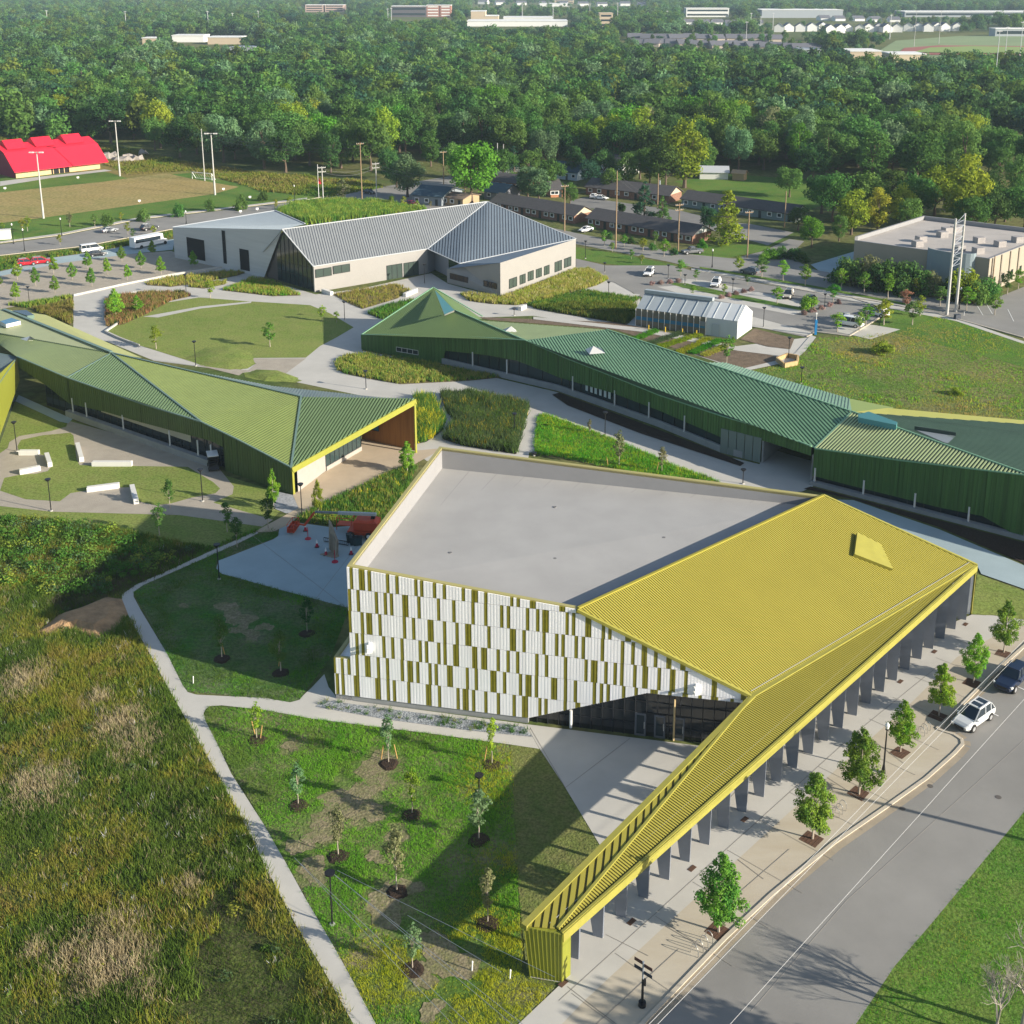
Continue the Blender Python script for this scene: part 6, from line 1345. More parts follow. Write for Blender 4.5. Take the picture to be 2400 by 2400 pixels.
leafclumps('weed_clumps', 'scattered leafy weed clumps in the tall meadow', MEAD, .05, .3, .8, [LF_G, LF_B, GR_Y], .2, 70, 4)
rowx = [((1340, 738), (1385, 752), GR_V), ((1365, 742), (1425, 750), GR_V), ((1560, 812), (1530, 800), GR_B)]
def crop(a, b, m, k, w_=.8, h=.5):
    pa, pb = P(*a), P(*b); d = (pb-pa).normalized(); n_ = V(-d.y, d.x, 0)*w_; q = [pa-n_, pb-n_, pb+n_, pa+n_]; x, y = sample(q, 16, RG); nn = len(x)
    me = blades('crop_row', x, y, .06, np.full(nn, h), np.full(nn, .12), np.full(nn, .8), np.zeros(nn, int), [m], RG, 6, np.full(nn, .2)); o = link('crop_row', me)
    tag(o, k, 'crop row', 'vegetable rows in the garden plot')
crop((1478, 800), (1540, 775), GR_V, 'bright green crop row at the ridge end of the garden')
crop((1510, 812), (1600, 780), LF_B, 'blue green crop row, second in the garden')
crop((1545, 815), (1640, 785), GR_VY, 'yellow green crop row in the middle of the garden')
crop((1590, 828), (1660, 795), GR_VY, 'narrow yellow crop row beside the bare soil strip')
crop((1620, 830), (1690, 798), GR_V, 'dark lush crop row nearest the greenhouse door')
crop((1650, 835), (1700, 812), GR_Y, 'sparse yellow row at the bare end of the garden')
# ================================================================== trees
BARK = mat('bark', (.13, .095, .07), .95, var=.3, scale=6, stretch=(1, 1, .2)); BARK_P = mat('pale_bark', (.36, .31, .25), .9, var=.2, scale=8)
K = {
 'dark': LM('leaf_dark', (0.045, 0.112, 0.035), (0.082, 0.173, 0.044), .28), 'mid': LM('leaf_mid', (0.073, 0.170, 0.039), (0.131, 0.250, 0.056), .28),
 'silver': LM('leaf_silver', (0.113, 0.221, 0.100), (0.189, 0.307, 0.140), .2), 'yellow': LM('leaf_yellow_green', (0.196, 0.288, 0.029), (0.310, 0.384, 0.039), .2),
 'gold': LM('leaf_gold', (0.327, 0.317, 0.035), (0.245, 0.307, 0.039), .15), 'vivid': LM('leaf_vivid', (0.082, 0.231, 0.024), (0.148, 0.327, 0.039), .2),
 'olive': LM('leaf_olive', (0.179, 0.203, 0.090), (0.245, 0.250, 0.120), .2), 'pine': LM('leaf_pine', (0.029, 0.087, 0.044), (0.049, 0.124, 0.060), .2), 'red': LM('leaf_red', (0.327, 0.154, 0.100), (0.425, 0.211, 0.140), .2),
 'fresh': LM('leaf_fresh', (0.139, 0.317, 0.029), (0.261, 0.384, 0.039), .22, .3, 1.2), 'fresh2': LM('leaf_fresh_dark', (0.082, 0.203, 0.035), (0.179, 0.307, 0.039), .22, .3, 1.2)}
def crown_pts(kind, n, rg, H):
    """leaf centres and outward directions for a crown of height H (base of tree at 0)"""
    if kind == 'broad':
        nc = 60; cz, rz, rx = .54*H, .46*H, .44*H
        v = rg.normal(size=(nc, 3)); v /= np.linalg.norm(v, axis=1, keepdims=True); v[:, 2] = np.where(v[:, 2] < -.75, -v[:, 2]*.6, v[:, 2])
        rad = rg.uniform(.62, 1.0, (nc, 1))*(1+.22*np.sin(v[:, :1]*3+rg.uniform(0, 6))); c = v*rad*np.array([rx*.8, rx*.8, rz*.8])+[0, 0, cz]; cr = rg.uniform(.15, .25, nc)*H*.62
    elif kind == 'tall':
        nc = 60; cz, rz, rx = .54*H, .46*H, .29*H
        v = rg.normal(size=(nc, 3)); v /= np.linalg.norm(v, axis=1, keepdims=True)
        rad = rg.uniform(.6, 1.0, (nc, 1)); c = v*rad*np.array([rx*.85, rx*.85, rz*.85])+[0, 0, cz]; cr = rg.uniform(.12, .2, nc)*H*.6
    elif kind == 'cone':
        nc = 60; t = rg.uniform(.08, .97, nc); a = rg.uniform(0, 6.28, nc); r_ = (1-t)**.8*.26*H*rg.uniform(.5, 1, nc); c = np.stack([r_*np.cos(a), r_*np.sin(a), t*H], 1); cr = (.05+.08*(1-t))*H*.75
    elif kind == 'egg':      # young street tree
        nc = 90; t = rg.uniform(0, 1, nc); a = rg.uniform(0, 6.28, nc); prof = np.sin(np.pi*np.clip(t*.93+.05, 0, 1)**.62)**.8; r_ = prof*.235*H*rg.uniform(.35, 1.0, nc)
        lob = 1+.28*np.sin(a*2+rg.uniform(0, 6))*np.sin(t*7+rg.uniform(0, 6)); r_ = r_*lob; c = np.stack([r_*np.cos(a), r_*np.sin(a), (.22+.70*t)*H], 1); cr = (.030+.045*prof)*H*rg.uniform(.7, 1.25, nc); sh = rg.random(nc) < .3; c[sh, 2] += .05*H; cr[sh] *= .6
    elif kind == 'slim':     # staked sapling
        nc = 26; t = rg.uniform(0, 1, nc); a = rg.uniform(0, 6.28, nc); r_ = np.sin(np.pi*np.clip(t, .08, .95))*.13*H*rg.uniform(.3, 1, nc)
        c = np.stack([r_*np.cos(a), r_*np.sin(a), (.32+.66*t)*H], 1); cr = rg.uniform(.04, .075, nc)*H
    elif kind == 'bush':
        nc = 34; v = rg.normal(size=(nc, 3)); v /= np.linalg.norm(v, axis=1, keepdims=True); v[:, 2] = np.abs(v[:, 2]); c = v*rg.uniform(.4, .9, (nc, 1))*np.array([.62*H, .62*H, .72*H])+[0, 0, .1*H]; cr = rg.uniform(.16, .26, nc)*H
    w_ = cr**2/np.sum(cr**2); idx = rg.choice(len(c), n, p=w_)
    v = rg.normal(size=(n, 3)); v /= np.linalg.norm(v, axis=1, keepdims=True)
    k = rg.uniform(.55, 1.08, (n, 1)); p = c[idx]+v*cr[idx][:, None]*k*np.array([1, 1, .8])
    p[:, 2] = np.maximum(p[:, 2], .03*H)
    return p, v+rg.normal(size=(n, 3))*.45+np.array([0, 0, .25]), c
def crown_mesh(name, kind, H, n, leaf, seed, m):
    rg = np.random.default_rng(seed); p, nr_, c = crown_pts(kind, n, rg, H)
    return quads_mesh(name, p, nr_, rg.uniform(.6, 1.35, n)*leaf, .72, rg, [m]), c
def trunk_mesh(kind, H, c, m, seed):
    rr_ = random.Random(seed); mb = MB(); r0 = {'broad': .028, 'tall': .022, 'cone': .02, 'egg': .012, 'slim': .009, 'bush': .02}[kind]*H
    top = {'broad': .5, 'tall': .75, 'cone': .9, 'egg': .8, 'slim': .9, 'bush': .3}[kind]*H; pts = [V(0, 0, 0)]
    for k in range(1, 5): pts.append(V(rr_.uniform(-.01, .01)*H*k/2, rr_.uniform(-.01, .01)*H*k/2, top*k/4))
    for i, (a, b) in enumerate(zip(pts, pts[1:])): mb.tube(a, b, r0*(1.25 if i == 0 else 1-.2*i), r0*(1-.2*(i+1)), 7)
    for q in c[:: max(1, len(c)//(10 if kind != 'slim' else 8))]:
        q = Vector(q); h0 = min(max(q.z*.55, .2*H), top*.95); i = min(3, int(h0/top*4)); f = h0/top*4-i; a = pts[i].lerp(pts[i+1], f); mid = a.lerp(q, .5)+V(0, 0, -.02*H)
        mb.tube(a, mid, r0*.4, r0*.26, 5); mb.tube(mid, q, r0*.26, r0*.1, 4)
    me = bpy.data.meshes.new('trunk'); me.from_pydata(mb.v, [], mb.f); me.materials.append(m); return me
SHAPES = {}
def shape(kind, var, H, n, leaf):
    key = (kind, var)
    if key not in SHAPES:
        me, c = crown_mesh('crown', kind, H, n, leaf, 100+hash(kind) % 1 + var*17+len(kind), K['mid']); SHAPES[key] = (me, trunk_mesh(kind, H, c, BARK_P if kind in ('egg', 'slim') else BARK, var), H, {})
    return SHAPES[key]
SPEC = {'broad': (15, 5200, .62), 'tall': (18, 4400, .64), 'cone': (12, 2200, .45), 'egg': (7, 8500, .165), 'slim': (4, 800, .15), 'bush': (3, 1500, .28)}
TROOT = {}
def tree(kind, var, colour, loc, h, label, group, cat='tree', name='tree', rz=None, wide=1.0):
    H, n, leaf = SPEC[kind]; me, tr, H, cols = shape(kind, var, H, n, leaf)
    if colour not in cols:
        m2 = me.copy(); m2.materials.clear(); m2.materials.append(K[colour]); cols[colour] = m2
    o = bpy.data.objects.new(name, None); C.objects.link(o); o.location = (loc[0], loc[1], 0); s = h/H; o.scale = (s*wide, s*wide, s); o.rotation_euler = (0, 0, random.uniform(0, 6.28) if rz is None else rz); o.empty_display_size = .1
    tag(o, label, cat, group)
    c = bpy.data.objects.new('crown', cols[colour]); C.objects.link(c); c.parent = o
    t = bpy.data.objects.new('trunk', tr); C.objects.link(t); t.parent = o
    return o
random.seed(11)
ORD = HO+['twenty first', 'twenty second', 'twenty third', 'twenty fourth', 'twenty fifth', 'twenty sixth', 'twenty seventh', 'twenty eighth', 'twenty ninth', 'thirtieth', 'thirty first', 'thirty second', 'thirty third', 'thirty fourth', 'thirty fifth', 'thirty sixth', 'thirty seventh', 'thirty eighth', 'thirty ninth', 'fortieth', 'forty first', 'forty second', 'forty third', 'forty fourth', 'forty fifth']
# ---- single large trees
BIG = [(1105, 480, 322, 'broad', 'vivid', 1.0, 'big bright green tree standing alone before the wood, by the row houses'),
 (955, 462, 356, 'tall', 'silver', 1.25, 'pale thin crowned tree beside the wood, left of the big bright green one'),
 (1237, 466, 381, 'tall', 'silver', 1.2, 'pale green tree of a pair behind the first row house, the farther left one'),
 (1263, 473, 386, 'tall', 'silver', 1.25, 'pale green tree of a pair behind the first row house, the right one'),
 (1205, 402, 340, 'cone', 'pine', 1.3, 'dark spreading evergreen beside the far street poles'),
 (1336, 484, 428, 'broad', 'mid', 1.0, 'middle sized green tree in front of the inner parking court'),
 (1510, 512, 424, 'cone', 'pine', 1.35, 'dark green conifer standing on the grass between the row houses'),
 (1552, 518, 457, 'cone', 'mid', 1.3, 'smaller green conifer right beside the dark one between the row houses'),
 (1457, 504, 473, 'broad', 'dark', .9, 'small dark tree at the edge of the inner parking court'),
 (1604, 440, 273, 'tall', 'yellow', 1.15, 'tall sunlit yellow green tree towering over the green lawn'),
 (1523, 430, 350, 'tall', 'vivid', 1.0, 'narrow green tree in front of the tall yellow green one'),
 (1730, 402, 286, 'broad', 'silver', .85, 'round silver green tree at the back of the green lawn'),
 (1850, 462, 384, 'broad', 'mid', 1.1, 'broad low tree on the right part of the green lawn'),
 (2056, 545, 435, 'tall', 'gold', 1.0, 'golden upright tree, the most yellow of the clump before the flat roof'),
 (1995, 550, 440, 'tall', 'yellow', 1.2, 'yellow green upright tree left of the golden one'),
 (2110, 530, 428, 'tall', 'yellow', 1.15, 'yellow green upright tree right of the golden one'),
 (2150, 520, 400, 'broad', 'mid', 1.0, 'green tree behind the golden clump, to its right'),
 (1950, 520, 392, 'broad', 'mid', .9, 'green tree behind the golden clump, to its left'),
 (1902, 580, 503, 'broad', 'vivid', .9, 'vivid green tree beside the driveway entrance'),
 (1966, 566, 497, 'tall', 'mid', .95, 'narrow green tree between the vivid one and the flat roof'),
 (1700, 570, 441, 'cone', 'yellow', 1.45, 'sunlit yellow green cone shaped tree at the end of the brick row'),
 (1662, 548, 478, 'broad', 'pine', .9, 'dark tree tucked behind the sunlit cone shaped one'),
 (2250, 535, 356, 'tall', 'yellow', 1.2, 'large yellow green tree behind the flat commercial roof'),
 (2355, 520, 433, 'broad', 'vivid', 1.0, 'vivid green tree at the far right behind the flat roof'),
 (2300, 500, 390, 'broad', 'dark', 1.1, 'dark tree between two bright ones behind the flat roof'),
 (1010, 390, 300, 'tall', 'mid', 1.0, 'green tree near the pale house with light blue roof'),
 (912, 420, 345, 'broad', 'dark', 1.0, 'dark tree in shade at the corner of the wood'),
 (1385, 440, 372, 'broad', 'pine', 1.0, 'dark tree between the white house and the brick row'),
 (1345, 418, 340, 'tall', 'dark', 1.1, 'dark tall tree beside the pale blue house')]
EXTRA = [(1290, 452, 372, 'broad', 'mid', 'left of the pole with grey transformer'), (1415, 432, 350, 'broad', 'dark', 'directly behind the white house'), (1470, 440, 345, 'tall', 'mid', 'behind the inner parking court'), (1560, 445, 335, 'broad', 'mid', 'left of the tall sunlit yellow green one'), (1650, 410, 320, 'tall', 'mid', 'right behind the tall sunlit yellow green one'), (1790, 398, 300, 'broad', 'mid', 'at the back edge of the green lawn'), (1905, 430, 330, 'broad', 'dark', 'at the right back corner of the green lawn'), (1925, 500, 400, 'broad', 'dark', 'left of the golden clump in its shade'), (2025, 520, 405, 'broad', 'mid', 'directly behind the golden upright tree'), (2085, 500, 385, 'tall', 'mid', 'tall behind the golden clump'), (2190, 505, 390, 'broad', 'yellow', 'between golden clump and the large yellow green one'), (2215, 480, 360, 'broad', 'mid', 'dense behind the roof parapet corner'), (2275, 545, 450, 'broad', 'mid', 'close behind the flat roof parapet'), (2330, 540, 440, 'broad', 'dark', 'close behind the parapet near the frame edge'), (2400, 540, 420, 'broad', 'mid', 'at the frame edge behind the flat roof'), (2385, 470, 360, 'tall', 'mid', 'tall at the frame edge of the wood'), (1125, 440, 360, 'broad', 'dark', 'behind the big bright green one'), (1060, 415, 335, 'broad', 'mid', 'beside the pale light blue roofed house'), (930, 440, 370, 'broad', 'dark', 'between thicket pole and the pale thin crowned one'), (1180, 425, 350, 'broad', 'mid', 'above the short orange brick house'), (1240, 420, 345, 'broad', 'mid', 'left of the pale blue house'), (2130, 548, 455, 'tall', 'mid', 'low in front of the golden clump beside the roof edge'), (2235, 505, 410, 'tall', 'mid', 'narrow behind the roof centre'), (2310, 530, 425, 'broad', 'mid', 'behind the roof between two darker ones'), (1870, 540, 480, 'broad', 'dark', 'low beside the vivid one at the driveway'), (1500, 420, 340, 'broad', 'mid', 'wide behind the parking court roof'), (1545, 430, 352, 'broad', 'silver', 'pale beside the narrow bright one'), (1430, 455, 395, 'broad', 'mid', 'low in front of the white house wall')]
BIG += [(a, b, c_, d, e, 1.1, '%s tree %s' % ({'mid': 'mid green', 'dark': 'dark green', 'yellow': 'yellow green', 'silver': 'silver green'}[e], f)) for a, b, c_, d, e, f in EXTRA]
for x, yb, yt, kd, col, wd2, lab in BIG:
    g = P(x, yb); tree(kd, random.randrange(3), col, g, height(x, yb, yt), lab, 'single trees near the houses', wide=wd2, name='conifer' if kd == 'cone' else 'tree')
# ---- the wood, front rows as single trees
def fr(x):
    pts = [(-200, 268), (0, 283), (150, 302), (300, 342), (450, 374), (600, 394), (760, 408), (880, 402), (960, 372), (1100, 372), (1250, 392), (1450, 398), (1560, 405), (1700, 385), (1830, 392), (1960, 425), (2100, 440), (2250, 430), (2400, 425), (2700, 420)]
    return line_y(pts, x)
cols_w = [('dark', .30), ('mid', .37), ('silver', .15), ('yellow', .05), ('vivid', .06), ('olive', .04), ('pine', .03)]
cname = {'dark': 'dark green', 'mid': 'mid green', 'silver': 'silver green', 'yellow': 'yellow green', 'vivid': 'bright green', 'olive': 'brownish olive', 'pine': 'very dark green'}
def wcol():
    r_ = random.random()*sum(w_ for _, w_ in cols_w)
    for c_, w_ in cols_w:
        r_ -= w_
        if r_ <= 0: return c_
    return 'mid'
count = 0; NROW = 9; lastrow = []
rowfront = []
for r_ in range(NROW):
    xs = []; X = None
    px = -60.0 + (r_ % 2)*18; k = 0
    while px < 2450:
        g = P(px, fr(px)); g = g+V(random.uniform(-2, 2), r_*13.5+random.uniform(-3, 3), 0); sx = proj(g)[0]
        if -80 < sx < 2480 and count < 296:
            cc_ = wcol(); kd = 'broad' if random.random() < .72 else ('tall' if cc_ != 'pine' else 'cone'); hh = random.uniform(13.5, 21.5) if kd != 'tall' else random.uniform(16, 23)
            tree(kd, random.randrange(3), cc_, g, hh, '%s tree, %s from the left in the wood, %s row' % (cname[cc_], ORD[k], ORD[r_]), 'trees of the wood beyond the campus', wide=random.uniform(.9, 1.2)); count += 1; k += 1
        px += 13.6*random.uniform(.85, 1.2)*CF/(math.hypot(g.y, 70))
# ---- the rest of the wood, past counting
K['yg'] = LM('leaf_soft_yellow_green', (.10, .17, .03), (.14, .21, .04), .25); far_src = []
for kd, col in (('broad', 'dark'), ('broad', 'mid'), ('broad', 'silver'), ('tall', 'mid'), ('broad', 'pine'), ('tall', 'dark'), ('broad', 'mid2'), ('broad', 'dark'), ('broad', 'olive2')):
    me, _ = crown_mesh('crown', kd, 15, 900, 1.25, 50+len(far_src), K[{'mid2': 'mid', 'olive2': 'yg'}.get(col, col)]); far_src.append(bpy.data.objects.new('tree_source', me))
ex = [(1090, 1340, 44, 82), (915, 1062, 30, 60), (712, 812, 20, 46), (1400, 1440, 60, 92), (1600, 1712, 36, 62), (1780, 1980, 40, 66), (1930, 2240, 62, 92), (1810, 1925, 68, 90), (2110, 2400, 34, 52),
      (1980, 2075, 125, 150), (2080, 2180, 134, 160), (1875, 1932, 124, 148), (2330, 2400, 74, 100), (400, 570, 92, 122), (535, 600, 118, 146), (330, 375, 96, 116)]
exq = [[tuple(P(a, c))[:2] for a, c in ((x0, y0), (x1, y0), (x1, y1), (x0, y1))] for x0, x1, y0, y1 in ex]
exq.append([tuple(P(a, b))[:2] for a, b in ((2080, 165), (2040, 125), (2090, 88), (2250, 78), (2700, 80), (2700, 175), (2300, 172), (2150, 160))])
sub = [[tuple(P(a, b))[:2] for a, b in q] for q in (((1450, 92), (1900, 88), (1920, 130), (1700, 132), (1450, 112)), ((1790, 46), (2110, 46), (2110, 62), (1790, 62)), ((1600, 52), (1780, 52), (1780, 74), (1600, 74)), ((1100, 8), (1520, 8), (1520, 30), (1100, 30)))]
lows = [[tuple(P(a, c))[:2] for a, c in ((x0, y0), (x1, y0), (x1, y1), (x0, y1))] for x0, x1, y0, y1 in ((1440, 1910, 90, 170), (1080, 1350, 56, 105), (900, 1070, 34, 80), (700, 820, 22, 60), (1590, 1730, 36, 84), (1770, 2280, 40, 112), (2100, 2500, 34, 60), (390, 610, 96, 165), (320, 380, 100, 150), (1960, 2200, 120, 190), (1860, 1940, 120, 175), (1100, 1520, 4, 40))]
def far_wood(name, label, y0, y1, sp, seed, hh):
    rg = np.random.default_rng(seed); ar = (y1-y0)*((y0+y1)/2*.92+160); n = int(ar/(sp*sp)); y = np.sqrt(rg.uniform(y0*y0, y1*y1, n)); x = rg.uniform(-1, 1, n)*(y*.46+80)
    # behind the last single row
    sx = CCX+CF*x/(y*cp+70*sp); fy = np.interp(sx, [-200, 0, 300, 760, 960, 1100, 1560, 1960, 2400], [608, 545, 450, 372, 405, 405, 380, 352, 352])+NROW*13.5
    k = y > fy
    for q in exq: k &= ~in_poly(x, y, q)
    for q in sub: k &= ~(in_poly(x, y, q) & (rg.random(n) < .85))
    x, y = x[k], y[k]; n = len(x); lowm = np.ones(n)
    for q in lows: lowm = np.where(in_poly(x, y, q), .5, lowm)
    me = bpy.data.meshes.new(name); me.vertices.add(n); me.vertices.foreach_set('co', np.stack([x, y, np.zeros(n)], 1).astype(np.float32).ravel())
    a = me.attributes.new('s', 'FLOAT', 'POINT'); a.data.foreach_set('value', (rg.uniform(.7, 1.15, n)*hh*lowm).astype(np.float32))
    a = me.attributes.new('r', 'FLOAT_VECTOR', 'POINT'); a.data.foreach_set('vector', np.stack([np.zeros(n), np.zeros(n), rg.uniform(0, 6.28, n)], 1).astype(np.float32).ravel())
    o = link(name, me); ng = bpy.data.node_groups.new(name, 'GeometryNodeTree')
    ng.interface.new_socket('Geometry', in_out='INPUT', socket_type='NodeSocketGeometry'); ng.interface.new_socket('Geometry', in_out='OUTPUT', socket_type='NodeSocketGeometry')
    nn = ng.nodes; gi = nn.new('NodeGroupInput'); go = nn.new('NodeGroupOutput'); ip = nn.new('GeometryNodeInstanceOnPoints'); jg = nn.new('GeometryNodeJoinGeometry')
    for so in far_src:
        oi = nn.new('GeometryNodeObjectInfo'); oi.inputs['Object'].default_value = so; oi.inputs['As Instance'].default_value = True; ng.links.new(oi.outputs['Geometry'], jg.inputs[0])
    ip.inputs['Pick Instance'].default_value = True
    na = nn.new('GeometryNodeInputNamedAttribute'); na.data_type = 'FLOAT'; na.inputs['Name'].default_value = 's'; nr2 = nn.new('GeometryNodeInputNamedAttribute'); nr2.data_type = 'FLOAT_VECTOR'; nr2.inputs['Name'].default_value = 'r'
    ng.links.new(gi.outputs[0], ip.inputs['Points']); ng.links.new(jg.outputs[0], ip.inputs['Instance']); ng.links.new(na.outputs[0], ip.inputs['Scale']); ng.links.new(nr2.outputs[0], ip.inputs['Rotation']); ng.links.new(ip.outputs[0], go.inputs[0])
    md = o.modifiers.new('grow', 'NODES'); md.node_group = ng
    return tag(o, label, 'woodland', kind='stuff')
far_wood('woodland', 'dense mixed woodland filling the view behind the single trees', 400, 1500, 14, 1, 1.25)
far_wood('distant_woodland', 'distant hazy woodland reaching to the top of the view', 1500, 4500, 19, 2, 1.3)
# ---- young trees
def young(lst, kind, colour, group, labf, hmin=2.5, wide=1.0, name='young_tree'):
    for i, (x, yb, yt) in enumerate(lst):
        c_ = colour if isinstance(colour, str) else colour[i % len(colour)]
        tree(kind, i % 3, c_, P(x, yb), max(hmin, height(x, yb, yt)), labf(i), group, name=name, wide=wide if not isinstance(wide, list) else wide[i % len(wide)], cat='young tree')
o1 = lambda s: (lambda i: s % ORD[i])
young([(1684, 2185, 1991), (1904, 1967, 1797), (2013, 1862, 1699), (2110, 1763, 1635), (2200, 1678, 1544), (2281, 1601, 1476), (2352, 1530, 1402)], 'egg', ['fresh2', 'fresh2', 'fresh2', 'fresh', 'fresh', 'fresh', 'fresh2'], 'street trees along the gold arcade', o1('young street tree in a square grate by the gold arcade, %s from its lime end'), wide=[1.05, 1.05, 1.1, 1.0, .9, .85, .95])
young([(41, 656, 608), (84, 671, 622), (38, 704, 657), (129, 687, 643), (126, 642, 595), (170, 656, 612), (206, 630, 587), (216, 671, 623), (252, 643, 601), (286, 613, 573), (299, 657, 616), (331, 629, 585), (378, 643, 598), (358, 598, 560), (454, 627, 585), (1, 671, 645)], 'egg', ['fresh', 'fresh2'], 'young trees planted in the gravel yard', o1('young trunked tree in the tan gravel yard, %s counted from the red cars'), wide=1.0)
young([(251, 530, 490), (336, 519, 480), (418, 508, 467), (493, 495, 459), (564, 492, 448), (618, 471, 438)], 'bush', 'mid', 'round trees beside the playing field', o1('round green young tree along the playing field street, %s from the barn side'), name='young_tree', wide=.62)
young([(65, 542, 506), (53, 545, 512), (7, 545, 521), (164, 532, 498), (223, 535, 501), (284, 520, 497), (647, 492, 466), (680, 487, 458), (805, 479, 420), (918, 484, 456), (918, 488, 460), (947, 489, 460), (977, 493, 469), (1009, 489, 475), (312, 560, 535), (361, 552, 527), (141, 575, 548), (300, 550, 520)], 'slim', ['yellow', 'gold', 'yellow', 'olive', 'mid'], 'thin roadside saplings behind the grey hall', o1('thin yellow green roadside sapling, %s along the upper street'), wide=1.9, name='sapling')
ST = [(1971, 679, 629), (2025, 687, 637), (2081, 699, 640), (2146, 695, 652), (2203, 717, 670), (2265, 728, 671), (2331, 739, 687), (1953, 709, 665), (2156, 741, 692), (2138, 762, 705), (1962, 778, 732), (2014, 776, 731), (2029, 765, 713), (2071, 762, 700), (2360, 690, 635), (2386, 677, 630), (1595, 647, 608), (1631, 659, 631), (1732, 640, 598), (1785, 650, 603), (1835, 659, 609), (1887, 670, 619), (1624, 693, 667), (1697, 690, 667), (1751, 668, 645), (1821, 712, 671), (1416, 576, 539), (1463, 579, 548), (1507, 588, 557), (1535, 573, 542), (1556, 601, 560), (1435, 590, 575), (1480, 607, 588), (1503, 618, 596)]
young(ST, 'slim', ['fresh', 'fresh2', 'vivid', 'yellow', 'mid'], 'young trees along the street and car park', o1('slim young tree by the street and car park, %s of that planting'), wide=[2.3, 2.6, 2.1], name='sapling')
young([(1894, 726, 684)], 'bush', 'fresh', 'young trees along the street and car park', lambda i: 'bushy bright yellow green tree at the end of the car park island', wide=.9)
young([(2122, 726, 678)], 'slim', 'red', 'young trees along the street and car park', lambda i: 'small russet red tree on the grass by the twin pole', wide=2.2, name='sapling')
young([(1703, 855, 786), (1718, 817, 796)], 'slim', 'fresh2', 'garden saplings', o1('thin garden tree in the vegetable plot, %s of two'), wide=1.5, name='sapling')
young([(272, 745, 672), (322, 735, 688)], 'egg', 'fresh', 'trees in the russet grass bed', o1('bright young tree rising from the russet grass bed, %s of two'), wide=1.1)
young([(493, 699, 655), (366, 818, 762), (633, 813, 755), (755, 753, 715), (789, 757, 729)], 'slim', ['fresh', 'yellow', 'fresh2'], 'saplings on the oval lawn', o1('staked sapling on or near the oval lawn, %s of five'), wide=1.9, name='sapling')
young([(642, 1195, 1094), (955, 1108, 1028), (746, 1204, 1119)], 'egg', ['fresh', 'fresh', 'yellow'], 'young trees by the warm patio', lambda i: ['tall narrow green tree in front of the olive wall corner', 'bright leafy tree beside the cedar porch opening', 'thin yellowish tree by the patio lamp'][i], wide=[.6, .95, .6])
young([(629, 1239, 1159), (556, 1283, 1211), (533, 1247, 1177), (374, 1255, 1180), (399, 1192, 1123)], 'slim', 'mid', 'thin saplings on the court lawn', o1('thin sparse sapling on the court lawn, %s from the patio side'), wide=1.5, name='sapling')
young([(1451, 1095, 1007), (1551, 1108, 1046), (1382, 1017, 996)], 'slim', 'olive', 'saplings in the wedge lawn', o1('sparse sapling in the bright wedge lawn, %s of three'), wide=1.2, name='sapling')
SAP = [(602, 1732, 1645), (911, 1789, 1672), (1153, 1791, 1682), (699, 1886, 1790), (966, 1908, 1797), (1122, 1967, 1850), (793, 2005, 1885), (930, 2088, 1935), (1143, 2163, 2035), (967, 2271, 2165), (520, 1542, 1440), (658, 1575, 1480), (720, 1482, 1400)]
young(SAP, 'slim', ['yellow', 'silver', 'fresh', 'silver', 'yellow', 'silver', 'olive', 'olive', 'olive', 'silver', 'mid', 'mid', 'dark'], 'staked saplings with mulch rings', o1('sparse sapling in a dark mulch ring near the striped hall, %s of the planting'), wide=[1.1, .9, .9, 1.2, 1.0, 1.5, 1.1, 1.1, 1.0, 1.2, 1.4, 1.6, 1.2], name='sapling')
for i, (x, yb, yt) in enumerate(SAP):
    g = P(x, yb+3); mb = MB(); n = 14; rg_ = random.Random(i); pts = [g+V(math.cos(k*math.tau/n), math.sin(k*math.tau/n), 0)*.95*rg_.uniform(.88, 1.1) for k in range(n)]
    mb.prism([p+V(0, 0, .02) for p in pts], [g+(p-g)*.7+V(0, 0, .16) for p in pts]); tag(mb.build('mulch_ring', SOIL), 'round dark mulch ring under a staked sapling, %s of the planting' % ORD[i], 'mulch ring', 'mulch rings under saplings')
for i, (x, y) in enumerate(((610, 1733), (598, 1722), (893, 1780), (931, 1778), (1135, 1784), (527, 1535), (653, 1562), (1425, 1092), (1539, 1105))):
    g = P(x, y); mb = MB(); mb.tube(g, g+V(.25*(-1)**i, 0, 1.5), .05); tag(mb.build('tree_stake', mat('stake_wood', (.45, .27, .10), .8)), 'slanting orange wooden stake beside a sapling, %s of nine' % ORD[i], 'stake', 'wooden tree stakes')
# ---- bushes by the commercial block
young([(2000, 668, 590), (2030, 672, 585), (2062, 680, 590), (2092, 683, 593), (2125, 688, 600), (2152, 690, 612), (2178, 692, 622), (1975, 662, 592)], 'bush', ['mid', 'olive', 'dark', 'mid', 'dark'], 'large bushes before the commercial block', o1('large rounded bush before the flat roofed block, %s of the hedge'), name='bush', wide=.8)
young([(2258, 706, 612), (2232, 700, 625), (2290, 712, 640), (2312, 706, 636)], 'bush', ['yellow', 'dark', 'mid', 'mid'], 'bushes at the corner of the commercial block', lambda i: ['yellow topped bush at the block corner by the curved screen', 'dark bush beside the curved screen', 'glossy green bush below the block corner', 'green bush at the block corner nearest its sunlit wall'][i], name='bush', wide=.75)
young([(1805, 606, 575), (1830, 604, 570), (1860, 606, 572), (1790, 612, 590), (1880, 612, 585)], 'bush', ['vivid', 'mid', 'dark'], 'low bushes at the street corner', o1('low bush group member at the street corner, %s from the utility pole'), name='bush', wide=1.1)
